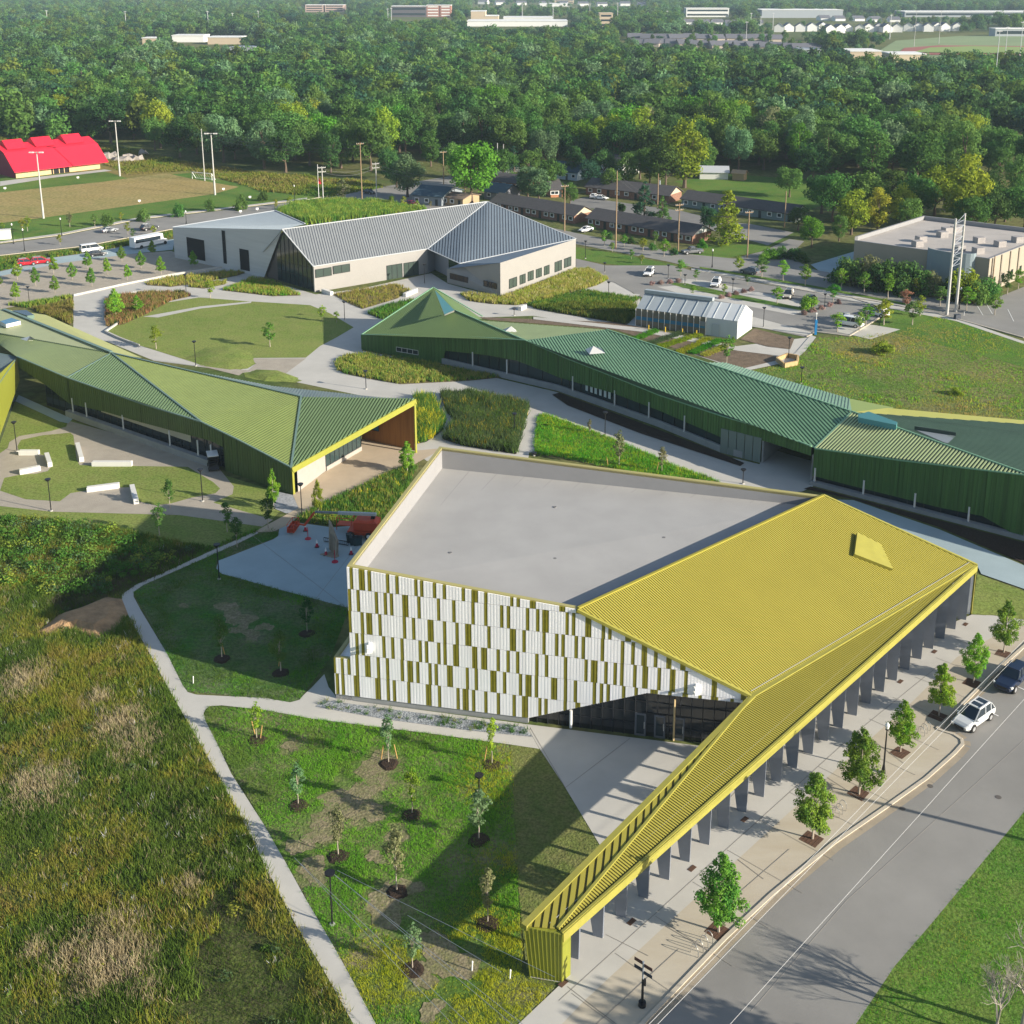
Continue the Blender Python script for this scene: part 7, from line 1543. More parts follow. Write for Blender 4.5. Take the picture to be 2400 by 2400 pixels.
young([(1428, 560, 547), (1480, 571, 560), (1530, 586, 575), (1580, 598, 586), (1646, 580, 556), (1385, 540, 522)], 'bush', ['dark', 'dark', 'mid', 'dark', 'vivid'], 'shrubs before the brick row houses', o1('small shrub against the brick row houses, %s of six'), name='bush', wide=.8)
young([(2070, 828, 795), (2240, 925, 905)], 'bush', 'yellow', 'bushes in the rough field', lambda i: ['bright yellow green bush alone in the rough field', 'low tan green bush in the rough field'][i], name='bush', wide=1.4, hmin=1.2)
for k_, (x0, y0, x1, y1, n_) in enumerate(((1528, 668, 1590, 662, 4), (1690, 700, 1760, 682, 5), (1885, 738, 1965, 712, 5))):
    for j in range(n_):
        x, y = x0+(x1-x0)*j/(n_-1), y0+(y1-y0)*j/(n_-1); K['mauve'] = GR_M
        tree('bush', j % 3, 'mauve', P(x, y), 1.3, 'mauve ornamental grass clump on the %s car park island, %s along it' % (ORD[k_], ORD[j]), 'mauve grass clumps of the car park', name='grass_clump', cat='grass clump', wide=1.0)
# ---- bare tree at the lower right and its neighbour outside the frame
def bare_tree(loc, H, seed, label, name='bare_tree'):
    rb = random.Random(seed); t = thing(name, label, 'tree', tuple(loc)); mb = MB()
    def grow(p, d, L, r_, dep):
        q = p+d*L; mb.tube(p, q, r_, r_*.68, 6 if dep > 2 else 4)
        if dep == 0 or r_ < .006: return
        for _ in range(3 if dep > 1 else 3):
            nd = (d+V(rb.uniform(-1, 1), rb.uniform(-1, 1), rb.uniform(-.35, .7))*.75).normalized(); grow(q, nd, L*rb.uniform(.62, .85), r_*rb.uniform(.5, .68), dep-1)
    grow(Vector(loc), V(.05, .02, 1).normalized(), H*.26, H*.026, 6); mb.build('branches', mat('grey_bare_bark', (.34, .31, .26), .9), t); return t
bare_tree(P(2395, 2420), 8.5, 4, 'bare grey branching tree on the verge at the lower right corner')
bare_tree(P(2330, 2440), 6.0, 9, 'smaller bare grey tree left of the taller bare one on the verge')
g = V(39, 54, 0); tree('broad', 0, 'mid', g, 13.5, 'large leafy tree across the street, mostly known by its shadow on the road', 'street side trees'); 
g = V(21.5, 53.5, 0); tree('tall', 1, 'mid', g, 9.5, 'leafy tree below the frame edge casting shade on the pavement', 'street side trees')
# ================================================================== street furniture, poles and vehicles
# tree grates
GRATE = mat('rust_grate', (.10, .055, .035), .8, var=.2, scale=3)
for i, px in enumerate(([(1675.9, 2157), (1716.3, 2182), (1690, 2209.5), (1649.8, 2183)], [(1893.3, 1945.8), (1931.7, 1965.8), (1910.4, 1987), (1871.6, 1966.6)], [(2005, 1841), (2038, 1858), (2020, 1878), (1984, 1859)], [(2105, 1749), (2135, 1763), (2114, 1779), (2082, 1765)], [(2187.5, 1663.5), (2223.8, 1677.8), (2208, 1693), (2172.6, 1678.4)], [(2267.8, 1587.8), (2300, 1598.8), (2287, 1613.7), (2254, 1601.4)], [(2340, 1521), (2372, 1530), (2362, 1543), (2330, 1534)])):
    q = [P(x, y, .07) for x, y in px]; mb = MB(); c_ = sum(q, V(0, 0, 0))/4; mb.prism([p-V(0, 0, .05) for p in q], q)
    for k in range(1, 5):
        mb.beam(q[0].lerp(q[1], k/5)+V(0, 0, .001), q[3].lerp(q[2], k/5)+V(0, 0, .001), .06, .012)
    tag(mb.build('tree_grate', GRATE), 'square rust brown grate around a street tree, %s from the lime end pier' % ORD[i], 'tree grate', 'tree grates along the arcade')
for i, (x, y) in enumerate(((1320, 2304), (1480, 2160), (1622, 2035), (1745, 1920), (2110, 1597), (2190, 1527), (2263, 1463))):
    c_ = P(x, y, .09); mb = MB(); mb.box(c_, (.75, .4, .02), R(47)); tag(mb.build('drain_cover', GRATE), 'small rusty drain cover in the pale walk, %s from the lime end pier' % ORD[i], 'drain cover', 'drain covers along the arcade')
for i, (x, y) in enumerate(((2180, 1842), (2340, 1868), (2115, 1895), (645, 1243))):
    c_ = P(x, y, .066); mb = MB(); n = 14; mb.prism([c_+V(math.cos(k*math.tau/n), math.sin(k*math.tau/n), 0)*.27-V(0, 0, .01) for k in range(n)], [c_+V(math.cos(k*math.tau/n), math.sin(k*math.tau/n), 0)*.27 for k in range(n)]); tag(mb.build('manhole_cover', mat('iron', (.11, .10, .09), .8)), ['dark manhole cover in the street near the kerb bulb', 'faint manhole cover toward the far side of the street', 'small iron cover in the street by the white wire line', 'round iron cover at the work yard entrance'][i], 'manhole cover')
# bike racks: wave of hoops
STEEL = mat('bright_steel', (.55, .55, .55), .25, metal=.8)
def bike_rack(x, y, label, n=3):
    g = P(x, y, .07); t = thing('bike_rack', label, 'bike rack', tuple(g), 'steel bike racks'); d = V(.68, .73, 0)
    for k in range(n):
        a = g+d*(k-.9)*.62; pts = []
        for j in range(11): 
            th = math.pi*j/10; pts.append(a+V(-.3, .32, 0)*math.cos(th)*.8+V(0, 0, .12+.75*math.sin(th)**.6))
        pts = [V(pts[0].x, pts[0].y, .07)]+pts+[V(pts[-1].x, pts[-1].y, .07)]
        mb = MB(); mb.path(pts, .03, 6); mb.build('hoop', STEEL, t)
bike_rack(1638, 2228, 'shiny steel hoop bike rack near the signpost', 4)
bike_rack(1966, 1905, 'shiny steel hoop bike rack beside the second street tree', 3)
bike_rack(2165, 1716, 'shiny steel hoop bike rack beside the silver car', 3)
# lamps
def lamp(x, yb, yt, label, group='black path lamps'):
    g = P(x, yb); h = height(x, yb, yt); t = thing('path_lamp', label, 'lamp post', tuple(g), group)
    mb = MB(); mb.tube(g+V(0, 0, .1), g+V(0, 0, h-.05), .075, .055, 8); mb.build('post', BLACKP, t)
    mb = MB(); n = 14; a = [g+V(math.cos(k*math.tau/n), math.sin(k*math.tau/n), 0)*.40+V(0, 0, h-.12) for k in range(n)]; b = [g+(p-g)*1.0+V(0, 0, .10) for p in a]; mb.prism(a, b); mb.prism([V(g.x+(p.x-g.x)*.45, g.y+(p.y-g.y)*.45, h-.35) for p in a], [V(g.x+(p.x-g.x)*.9, g.y+(p.y-g.y)*.9, h-.12) for p in a]); mb.build('lamp_head', BLACKP, t)
    mb = MB(); mb.tube(g+V(0, 0, .0), g+V(0, 0, .14), .24, .2, 12); mb.build('base', CONC_L, t)
LP = [(120, 1198, 1122, 'on the tan gravel court path'), (40, 1058, 988, 'beside the short white bench group'), (475, 1175, 1099, 'on the court lawn near the golf cart'), (708, 1213, 1133, 'at the patio edge by the lime post'), (779, 2168, 2044, 'in the rough lawn beside the long path'), (514, 1358, 1275, 'at the corner of the work yard'), (459, 858, 799, 'on the near rim of the oval lawn'), (69, 710, 671, 'at the edge of the gravel tree yard'), (437, 692, 642, 'at the tip of the russet grass bed'), (995, 665, 618, 'beside the recessed entrance ramp'), (808, 750, 706, 'right of the oval lawn'), (858, 912, 868, 'beside the dry grass island'), (1418, 1021, 965, 'on the pale walk by the wedge lawn'), (1741, 1134, 1099, 'before the dark passage opening'), (1206, 1017, 968, 'inside the blue green flowering bed'), (1252, 1068, 1060, 'low at the corner of the flat grey roof'), (1566, 653, 620, 'on the mauve car park island'), (1717, 685, 653, 'between the two pale car park strips'), (1605, 668, 643, 'at the first bay of the car park'), (1789, 767, 720, 'behind the greenhouse gable'), (1848, 841, 790, 'at the garden path corner by the timber planter'), (1878, 899, 860, 'in the rough field behind the classroom roof'), (1932, 725, 688, 'at the car park end by the mauve grasses'), (1372, 606, 564, 'on the lawn strip behind the grey hall'), (1417, 638, 615, 'at the kerb corner by the golden grass bank'), (1426, 700, 660, 'between garden and pale bays'), (1123, 1855, 1815, 'with camera heads in the shade of the rough lawn'), (1205, 740, 722, 'by the garden path bend')]
for x, yb, yt, lab in LP: lamp(x, yb, yt, 'black disc topped lamp post '+lab)
def globe_lamp(x, yb, yt, label, zb=0):
    g = P(x, yb); h = height(x, yb, yt); t = thing('street_lamp', label, 'street lamp', tuple(g), 'black street lamps')
    mb = MB(); mb.tube(g, g+V(0, 0, .9), .22, .10, 10); mb.tube(g+V(0, 0, .9), g+V(0, 0, h-.75), .09, .06, 8); mb.tube(g+V(0, 0, h-.75), g+V(0, 0, h-.62), .16, .16, 10); mb.build('post', BLACKP, t)
    mb = MB(); mb.tube(g+V(0, 0, h-.62), g+V(0, 0, h-.3), .14, .22, 10); mb.tube(g+V(0, 0, h-.3), g+V(0, 0, h), .22, .04, 10); mb.build('globe', mat('frosted_globe', (.75, .75, .72), .4), t)
for x, yb, yt, lab in ((2070, 1812, 1693, 'black street lamp with white globe between two arcade street trees'), (1669, 627, 583, 'black globe lamp on the verge by the dark pickup'), (2248, 725, 673, 'black globe lamp beside the twin utility pole'), (145, 553, 510, 'black globe lamp on the playing field street'), (437, 525, 493, 'slim black lamp near the grey hall west corner'), (691, 472, 433, 'black globe lamp at the street bend by the thicket'), (32, 572, 523, 'black globe lamp wrapped in banner leaves at the frame edge'), (58, 588, 535, 'black globe lamp next to the pale kiosk')): globe_lamp(x, yb, yt, lab)
# signpost
g = P(1505, 2357, .07); t = thing('signpost', 'black and grey signpost with crossed dark street name blades near the corner', 'signpost', tuple(g)); h = height(1505, 2357, 2254)
mb = MB(); mb.tube(g, g+V(0, 0, .35), .28, .26, 14); mb.tube(g+V(0, 0, .35), g+V(0, 0, h*.62), .10, .085, 10); mb.build('post', BLACKP, t)
mb = MB(); mb.tube(g+V(0, 0, h*.62), g+V(0, 0, h), .075, .07, 10); mb.build('upper_post', mat('galvanised', (.35, .38, .42), .4, metal=.4), t)
for dz, a_, c_ in ((h-.15, -40, (.07, .03, .03)), (h-.75, -40, (.02, .03, .05))):
    for s in (-1, 1):
        d_ = V(math.cos(R(a_)), math.sin(R(a_)), 0)*s; p = g+d_*.42+V(0, 0, dz-(.12 if s > 0 else 0)); mb = MB(); mb.box(p, (.66, .04, .26), R(a_)); mb.build('sign_blade', mat('blade%d' % int(dz*10), c_, .5), t)
mb = MB(); mb.box(g+V(.12, -.05, h*.55), (.18, .2, .5)); mb.build('control_box', BLACKP, t)
# benches of the court (white concrete blocks)
for i, (a, b) in enumerate((((46, 1066), (92, 1066)), ((110, 1071), (118, 1095)), ((46, 1112), (95, 1102)), ((182, 1047), (192, 1083)), ((217, 1092), (310, 1092)), ((204, 1153), (281, 1143)), ((310, 1146), (320, 1182)))):
    pa, pb = P(*a), P(*b); d_ = (pb-pa).normalized(); n_ = V(-d_.y, d_.x, 0)*.33; mb = MB()
    q = [pa-n_, pb-n_, pb+n_, pa+n_]; mb.prism(q, [p+V(0, 0, .7) for p in q]); mb.prism([p+V(0, 0, .7) for p in q], [(p+(sum(q, V(0,0,0))/4-p)*.03)+V(0, 0, .75) for p in q])
    tag(mb.build('bench_block', mat('white_concrete', (.62, .61, .57), .7, var=.04, scale=1)), ['short white block bench nearest the frame edge lamp', 'tiny crosswise white block bench at the path end', 'short white block bench below the first one', 'crosswise white block bench in the lawn notch', 'long white block bench on the gravel court', 'long white block bench on the lower gravel patch', 'crosswise white block bench by the lower gravel patch'][i], 'bench', 'white block benches of the court')
for a, b, lab in (((757, 685), (778, 692), 'short white block bench beside the glazed hall corner'), ((948, 696), (976, 684), 'white block bench beside the ochre grass bed'), ((1218, 728), (1231, 722), 'small white block bench at the garden path fork')):
    pa, pb = P(*a), P(*b); d_ = (pb-pa).normalized(); n_ = V(-d_.y, d_.x, 0)*.4; mb = MB(); q = [pa-n_, pb-n_, pb+n_, pa+n_]; mb.prism(q, [p+V(0, 0, .8) for p in q]); mb.prism([p+V(0, 0, .8) for p in q], [(p+(sum(q, V(0,0,0))/4-p)*.04)+V(0, 0, .85) for p in q]); tag(mb.build('bench_block', mat('white_concrete', (0, 0, 0))), lab, 'bench')
# low walls of the plaza
mb = MB(); chain_beam(mb, [P(172, 694), P(290, 668), P(405, 645), P(520, 628)], .5, .45); tag(mb.build('low_wall', CONC_L), 'long low pale wall between gravel tree yard and plaza', 'wall')
mb = MB(); chain_beam(mb, [P(335, 720), P(247, 779), P(279, 794), P(326, 812)], .35, .4); tag(mb.build('low_wall', CONC_L), 'low pale kerb wall round the near corner of the oval lawn', 'wall')
# timber planter
g = [P(x, y) for x, y in ((1820, 848), (1845, 838), (1870, 843), (1868, 856), (1838, 862))]; mb = MB(); 
for a, b in zip(g, g[1:]+g[:1]): mb.beam(a, b, .35, .9)
tag(mb.build('timber_planter', mat('straw_timber', (.45, .32, .16), .9, var=.2, scale=2)), 'straw coloured low timber planter in the rough field corner', 'planter')
# blue help point
g = P(1911, 784); h = height(1911, 784, 746); t = thing('help_point', 'tall blue emergency help point post with lamp top', 'help point', tuple(g)); mb = MB(); mb.box((g.x, g.y, h*.45), (.45, .45, h*.9)); mb.build('post', mat('help_blue', (.02, .18, .42), .4), t); mb = MB(); mb.tube(V(g.x, g.y, h*.9), V(g.x, g.y, h*1.25), .06); mb.box((g.x, g.y, h*1.3), (.3, .3, .25)); mb.build('lamp_head', WHITEP, t)
for i, (x, y, lab) in enumerate(((1983, 744, 'grey electrical cabinet on the rough field edge by the twin pole'), (2243, 748, 'dark utility box on the grass under the twin pole'), (13, 560, 'pale square kiosk beside the upper street at the frame edge'), (314, 694, 'small white sign box at the russet grass bed'))):
    g = P(x, y); mb = MB(); s = (1.2, .8, 1.0) if i != 2 else (3, 2, 2.6); mb.box((g.x, g.y, s[2]/2), s, .3, taper=.94); mb.box((g.x, g.y, s[2]+.03), (s[0]*1.05, s[1]*1.05, .06), .3); tag(mb.build('utility_box', [mat('box_grey', (.25, .27, .28), .6), mat('box_dark', (.05, .06, .08), .6), mat('white_concrete', (0, 0, 0)), WHITEP][i]), lab, 'utility box')
g = P(2306, 707); mb = MB(); mb.tube(g, g+V(0, 0, .8), .18, n=10); mb.tube(g+V(0, 0, .8), g+V(0, 0, 1.0), .14, .05, 10); mb.tube(g+V(-.3, 0, .55), g+V(.3, 0, .55), .08, n=8); tag(mb.build('fire_hydrant', mat('hydrant_yellow', (.6, .42, .03), .5)), 'yellow fire hydrant on the verge by the bay lines', 'hydrant')
for i, (x, y) in enumerate(((453, 1603), (1195, 2296), (1106, 2276), (2259, 740))):
    g = P(x, y); mb = MB(); mb.tube(g, g+V(.05, 0, .8), .05, n=6); mb.tube(g+V(.05, 0, .8), g+V(.05, 0, .9), .07, .03, 6); tag(mb.build('marker_post', WHITEP), ['short white marker post in the green path edge', 'tiny white marker post beside the lime end pier', 'tiny white marker post in the yellow green lawn', 'white marker post by the rough field walk'][i], 'marker post')
# soccer goals and field boards
def goal(x0, y0, x1, y1, label):
    a, b = P(x0, y0), P(x1, y1); t = thing('soccer_goal', label, 'goal', tuple(a)); mb = MB(); n_ = V(-(b-a).normalized().y, (b-a).normalized().x, 0)*1.8
    z = V(0, 0, 2.4)
    for p, q in ((a, a+z), (b, b+z), (a+z, b+z), (a+z, a+n_), (b+z, b+n_), (a+n_, b+n_)): mb.tube(p, q, .12, n=6)
    mb.build('frame', WHITEP, t)
    mb = MB(); 
    for k in range(9): p, q = (a+z).lerp(b+z, k/8), (a+n_).lerp(b+n_, k/8); mb.tube(p, q, .025, n=3)
    mb.build('net', mat('net_grey', (.5, .5, .5), .8), t)
goal(451, 419, 497, 423, 'white soccer goal at the far corner of the dry playing field')
for i, (x, y) in enumerate(((183, 420), (12, 445), (327, 475), (524, 447), (586, 466), (603, 494), (564, 500))):
    g = P(x, y); mb = MB(); mb.box((g.x, g.y, .65), (.8, .1, .55), .4); mb.box((g.x, g.y, .2), (.08, .08, .4), 0); tag(mb.build('board', WHITEP), 'small white board by the playing field and street, %s of seven' % ORD[i], 'board', 'small white boards')
# poles
WOODP = mat('pole_wood', (.30, .21, .13), .9, var=.15, scale=2, stretch=(1, 1, .1)); CONCP = mat('pole_concrete', (.46, .45, .43), .7); POLES = {}
def upole(key, x, yb, yt, label, arms=1, m=WOODP, r_=.2, trans=False, ang=None):
    g = P(x, yb); h = height(x, yb, yt); t = thing('utility_pole', label, 'utility pole', tuple(g), 'wooden utility poles'); mb = MB(); mb.tube(g, g+V(0, 0, h), r_, r_*.65, 8); mb.build('pole', m, t)
    ang = R(25) if ang is None else ang; d_ = V(math.cos(ang), math.sin(ang), 0)
    for k in range(arms):
        z = h-.5-k*1.3; mb = MB(); mb.beam(g-d_*1.2+V(0, 0, z), g+d_*1.2+V(0, 0, z), .14, .16); mb.build('crossarm', m, t)
        for s in (-1, -.5, .5, 1): mb = MB(); mb.tube(g+d_*1.1*s+V(0, 0, z+.16), g+d_*1.1*s+V(0, 0, z+.42), .06, n=6); mb.build('insulator', FRAME_W, t)
    if trans: mb = MB(); mb.tube(g+d_*.5+V(0, 0, h-3.4), g+d_*.5+V(0, 0, h-2.2), .32, n=10); mb.build('transformer', mat('galvanised', (0, 0, 0)), t)
    POLES[key] = (g, h); return t
upole('a', 1443, 584, 400, 'tall wooden utility pole in front of the second brick row house', 0)
upole('b', 1323, 542, 433, 'wooden utility pole in front of the first brick row house', 1)
upole('c', 1589, 588, 477, 'wooden utility pole at the end of the second brick row', 2)
upole('d', 1541, 486, 407, 'utility pole with grey transformer by the inner parking court', 0, trans=True)
upole('e', 1751, 604, 494, 'utility pole with crossarm at the street corner bushes', 1)
upole('f', 1838, 534, 448, 'thin utility pole beside the grey green row house', 0)
upole('g', 480, 424, 302, 'tall thin pole standing behind the soccer goal', 0, CONCP)
upole('h', 849, 482, 334, 'tallest utility pole behind the grey thicket at the street bend', 1)
upole('i', 758, 478, 390, 'utility pole right beside the flagpole', 2, CONCP)
upole('k', 883, 464, 381, 'pale utility pole with crossarm near the dark car', 2, CONCP)
upole('l', 149, 307, 255, 'distant pole rising behind the barn roof', 0, CONCP)
upole('m', 1090, 478, 404, 'wooden pole in front of the big bright green tree', 1)
upole('n', 1040, 432, 354, 'distant wooden pole behind the low carport house', 1)
upole('o', 1166, 398, 335, 'pale street pole beside the spreading evergreen', 0, CONCP)
upole('p', 1180, 394, 338, 'second pale street pole beside the spreading evergreen', 0, CONCP)
upole('q', 2323, 690, 600, 'slender wooden pole at the sunlit corner of the commercial block', 0)
# twin transmission pole
g1, g2 = P(2219, 738), P(2240, 731); h1, h2 = height(2219, 738, 512), height(2240, 731, 500); t = thing('transmission_pole', 'twin leg transmission pole with lattice bracing above the street', 'transmission pole', tuple(g1))
t1, t2 = V(P(2234, 540, 0).x, 0, 0), 0
mb = MB(); mb.tube(g1, V(g1.x, g1.y, h1), .34, .2, 10); mb.build('pole', CONCP, t); mb = MB(); mb.tube(g2, V(g2.x, g2.y, h2), .32, .2, 10); mb.build('pole', CONCP, t)
mb = MB(); n = 9
for k in range(n):
    f0, f1 = .5+k*.055, .5+(k+1)*.055; a, b = g1+V(0, 0, h1*f0), g2+V(0, 0, h2*f1); mb.tube(a, b, .05, n=5) if k % 2 == 0 else mb.tube(g2+V(0, 0, h2*f0), g1+V(0, 0, h1*f1), .05, n=5); mb.tube(g1+V(0, 0, h1*f0), g2+V(0, 0, h2*f0), .05, n=5)
mb.build('lattice', mat('galvanised', (0, 0, 0)), t)
# far masts
for i, (x, yb, yt) in enumerate(((114, 80, 24), (297, 78, 26), (490, 84, 26), (547, 72, 30), (607, 66, 25), (910, 66, 20), (918, 66, 18), (1224, 60, 10), (1296, 60, 14), (1382, 60, 8), (1447, 66, 6), (1563, 60, 25), (1748, 108, 50), (1759, 74, 30), (1782, 74, 38), (1811, 70, 30), (2085, 92, 34), (2330, 210, 70), (2352, 166, 62), (2387, 160, 50))):
    g = P(x, yb); h = height(x, yb, yt); mb = MB(); w_ = .42 if yb < 100 else .28; mb.tube(g, g+V(0, 0, h), w_, w_*.6, 6); mb.beam(g+V(-1.6, 0, h-1), g+V(1.6, 0, h-1), .5, .5); tag(mb.build('light_mast', mat('mast_grey', (.55, .56, .57), .6)), 'tall thin pale mast far beyond the wood, %s from the left' % ORD[i], 'mast', 'far masts')
def field_light(x, yb, yt, label):
    g = P(x, yb); h = height(x, yb, yt); t = thing('floodlight_mast', label, 'floodlight', tuple(g), 'playing field floodlights'); mb = MB(); mb.tube(g, g+V(0, 0, h), .28, .16, 8); mb.tube(g, g+V(0, 0, 4.5), .34, .32, 8); mb.build('pole', CONCP, t)
    mb = MB(); mb.beam(g+V(-1.9, 0, h-.2), g+V(1.9, 0, h-.2), .18, .18); mb.build('crossarm', CONCP, t)
    for s in (-1.8, -1.1, 1.1, 1.8): mb = MB(); mb.box(g+V(s, -.3, h-.1), (.55, .5, .35)); mb.build('floodlight_head', FRAME_W, t)
field_light(102, 512, 356, 'pale floodlight mast in front of the red barn roof'); field_light(281, 413, 283, 'pale floodlight mast beside the rubble mounds'); field_light(504, 457, 312, 'pale floodlight mast by the soccer goal')
for key, (x, y) in {'s1': (2142, 110), 's2': (2200, 104)}.items():
    field_light(x, y, 25, 'far stadium floodlight mast, the %s one' % ('nearer left' if key == 's1' else 'farther right'))
# flag
g = P(748, 479); h = height(748, 479, 385); t = thing('flagpole', 'white flagpole with drooping red flag by the street bend', 'flagpole', tuple(g)); mb = MB(); mb.tube(g, g+V(0, 0, h), .1, .06, 8); mb.build('pole', WHITEP, t)
z_ = h*.68; mb = MB(); mb.face([g+V(.1, 0, z_), g+V(1.0, .1, z_-1.6), g+V(.9, .2, z_-2.3), g+V(.1, 0, z_-2.0)]); mb.face([g+V(.1, 0, z_), g+V(.6, -.3, z_-.9), g+V(1.0, .1, z_-1.6)]); mb.build('flag', mat('flag_red', (.5, .03, .04), .8), t)
# wires
def wire(p, q, sag, label, r_=.02, n=16, m=None, w='overhead_wire'):
    mb = MB(); pts = [p.lerp(q, i/n)-V(0, 0, sag*4*(i/n)*(1-i/n)) for i in range(n+1)]; mb.path(pts, r_, 4); return tag(mb.build(w, m or mat('wire_grey', (.10, .10, .10), .5)), label, 'wire', 'overhead wires')
WW = mat('wire_aluminium', (.55, .55, .54), .4)
WZ = 9.0
for i, (a, b) in enumerate((((2420, 1480), (1840, 2074)), ((2420, 1499), (1530, 2412)), ((2420, 1617), (1700, 2413)))):
    pa, pb = P(a[0], a[1], WZ), P(b[0], b[1], WZ); d_ = pb-pa; e_ = 1.5 if i == 0 else 1.0
    pb2 = pa+d_*e_; wire(pa-d_*.3, pb2, .0, ['bright overhead wire nearest the arcade, crossing the silver car', 'bright overhead wire running above the kerb line', 'bright overhead wire above the middle of the street'][i], .014, m=WW)
for i, (a, b) in enumerate((((770, 2040), (1250, 2420)), ((780, 2046), (1200, 2400)), ((700, 2020), (1120, 2420)), ((790, 2040), (1300, 2290)), ((690, 2010), (1060, 2400)), ((955, 2145), (1175, 2278)))):
    wire(P(a[0], a[1], 4.6-.3*i), P(b[0], b[1], 4.6-.3*i), .02, 'thin bluish wire slanting over the rough lawn, %s of six' % ORD[i], .014, m=mat('wire_blue', (.24, .27, .31), .4))
def pw(k1, k2, n_, lab):
    (a, ha), (b, hb) = POLES[k1], POLES[k2]
    for j in range(n_): wire(V(a.x, a.y, ha-.6-j*1.1), V(b.x, b.y, hb-.6-j*1.1), 1.8, lab+', %s cable' % ['top', 'second', 'third', 'lowest'][j], .05)
pw('g', 'h', 3, 'dark cable sagging before the wood between goal and bend poles'); pw('b', 'a', 2, 'cable between the two brick row poles'); pw('a', 'c', 2, 'cable from the tallest brick row pole to the corner one'); pw('i', 'k', 2, 'cable from the flag side pole to the pale pole'); pw('k', 'm', 2, 'cable from the pale pole to the tree side pole'); pw('c', 'e', 1, 'cable from row end pole to the corner bushes')
tip = P(1958, 1858); az_ = Vector((math.cos(R(SUN_AZ)), math.sin(R(SUN_AZ)), 0)); Hp = 11.5; bp_ = tip+az_*(Hp/math.tan(R(SUN_EL)))
t = thing('utility_pole', 'pole past the verge whose long shadow crosses the street', 'utility pole', tuple(bp_), 'wooden utility poles'); mb = MB(); mb.tube(bp_, bp_+V(0, 0, Hp), .24, .19, 10); mb.build('pole', WOODP, t); mb = MB(); mb.beam(bp_+V(-1, .5, Hp-.4), bp_+V(1, -.5, Hp-.4), .14, .16); mb.build('crossarm', WOODP, t)

# ------------------------------------------------------------------ vehicles
TYRE = mat('tyre_rubber', (.02, .02, .02), .8); RIM = mat('wheel_rim', (.55, .56, .58), .3, metal=.6); CGL = mat('car_glass', (.02, .03, .04), .08, spec=.8); LAMPM = mat('lamp_lens', (.75, .75, .72), .2); TAILM = mat('tail_lens', (.35, .02, .02), .3); TRIMB = mat('black_trim', (.03, .03, .03), .6)
PROF = {  # (x, half width, bottom, belt) body stations; cabin (x0,x1 at belt; x0,x1 at roof; roof z)
 'suv': dict(L=5.0, st=[(-2.5, .78, .55, .95), (-2.42, .93, .35, 1.08), (-1.5, .99, .28, 1.10), (.6, .99, .28, 1.08), (1.3, .98, .28, 1.04), (2.1, .93, .32, .94), (2.42, .80, .42, .80), (2.5, .6, .5, .7)], cab=(-2.36, 1.35, -1.85, .1, 1.74, .92, .68), w=(-1.52, 1.5), r=.38),
 'sedan': dict(L=4.7, st=[(-2.35, .72, .5, .85), (-2.25, .88, .32, .98), (-1.4, .92, .25, 1.0), (.8, .92, .25, .96), (1.4, .91, .25, .90), (2.0, .86, .3, .80), (2.3, .72, .4, .68), (2.36, .5, .45, .6)], cab=(-1.9, 1.1, -1.1, .2, 1.42, .82, .62), w=(-1.38, 1.42), r=.33),
 'van': dict(L=5.7, st=[(-2.85, .9, .5, 1.2), (-2.8, 1.0, .35, 1.25), (1.5, 1.0, .32, 1.22), (2.1, .98, .32, 1.15), (2.7, .9, .4, .98), (2.85, .7, .5, .85)], cab=(-2.78, 2.05, -2.7, 1.3, 2.1, .93, .86), w=(-1.7, 1.85), r=.38),
 'pickup': dict(L=5.7, st=[(-2.85, .9, .55, 1.1), (-2.8, .98, .42, 1.15), (-.9, .99, .38, 1.15), (.9, .99, .38, 1.14), (1.5, .98, .38, 1.10), (2.5, .94, .45, 1.02), (2.82, .8, .5, .9)], cab=(-.85, 1.25, -.6, .5, 1.85, .90, .74), w=(-1.75, 1.75), r=.42)}
CARP = {}
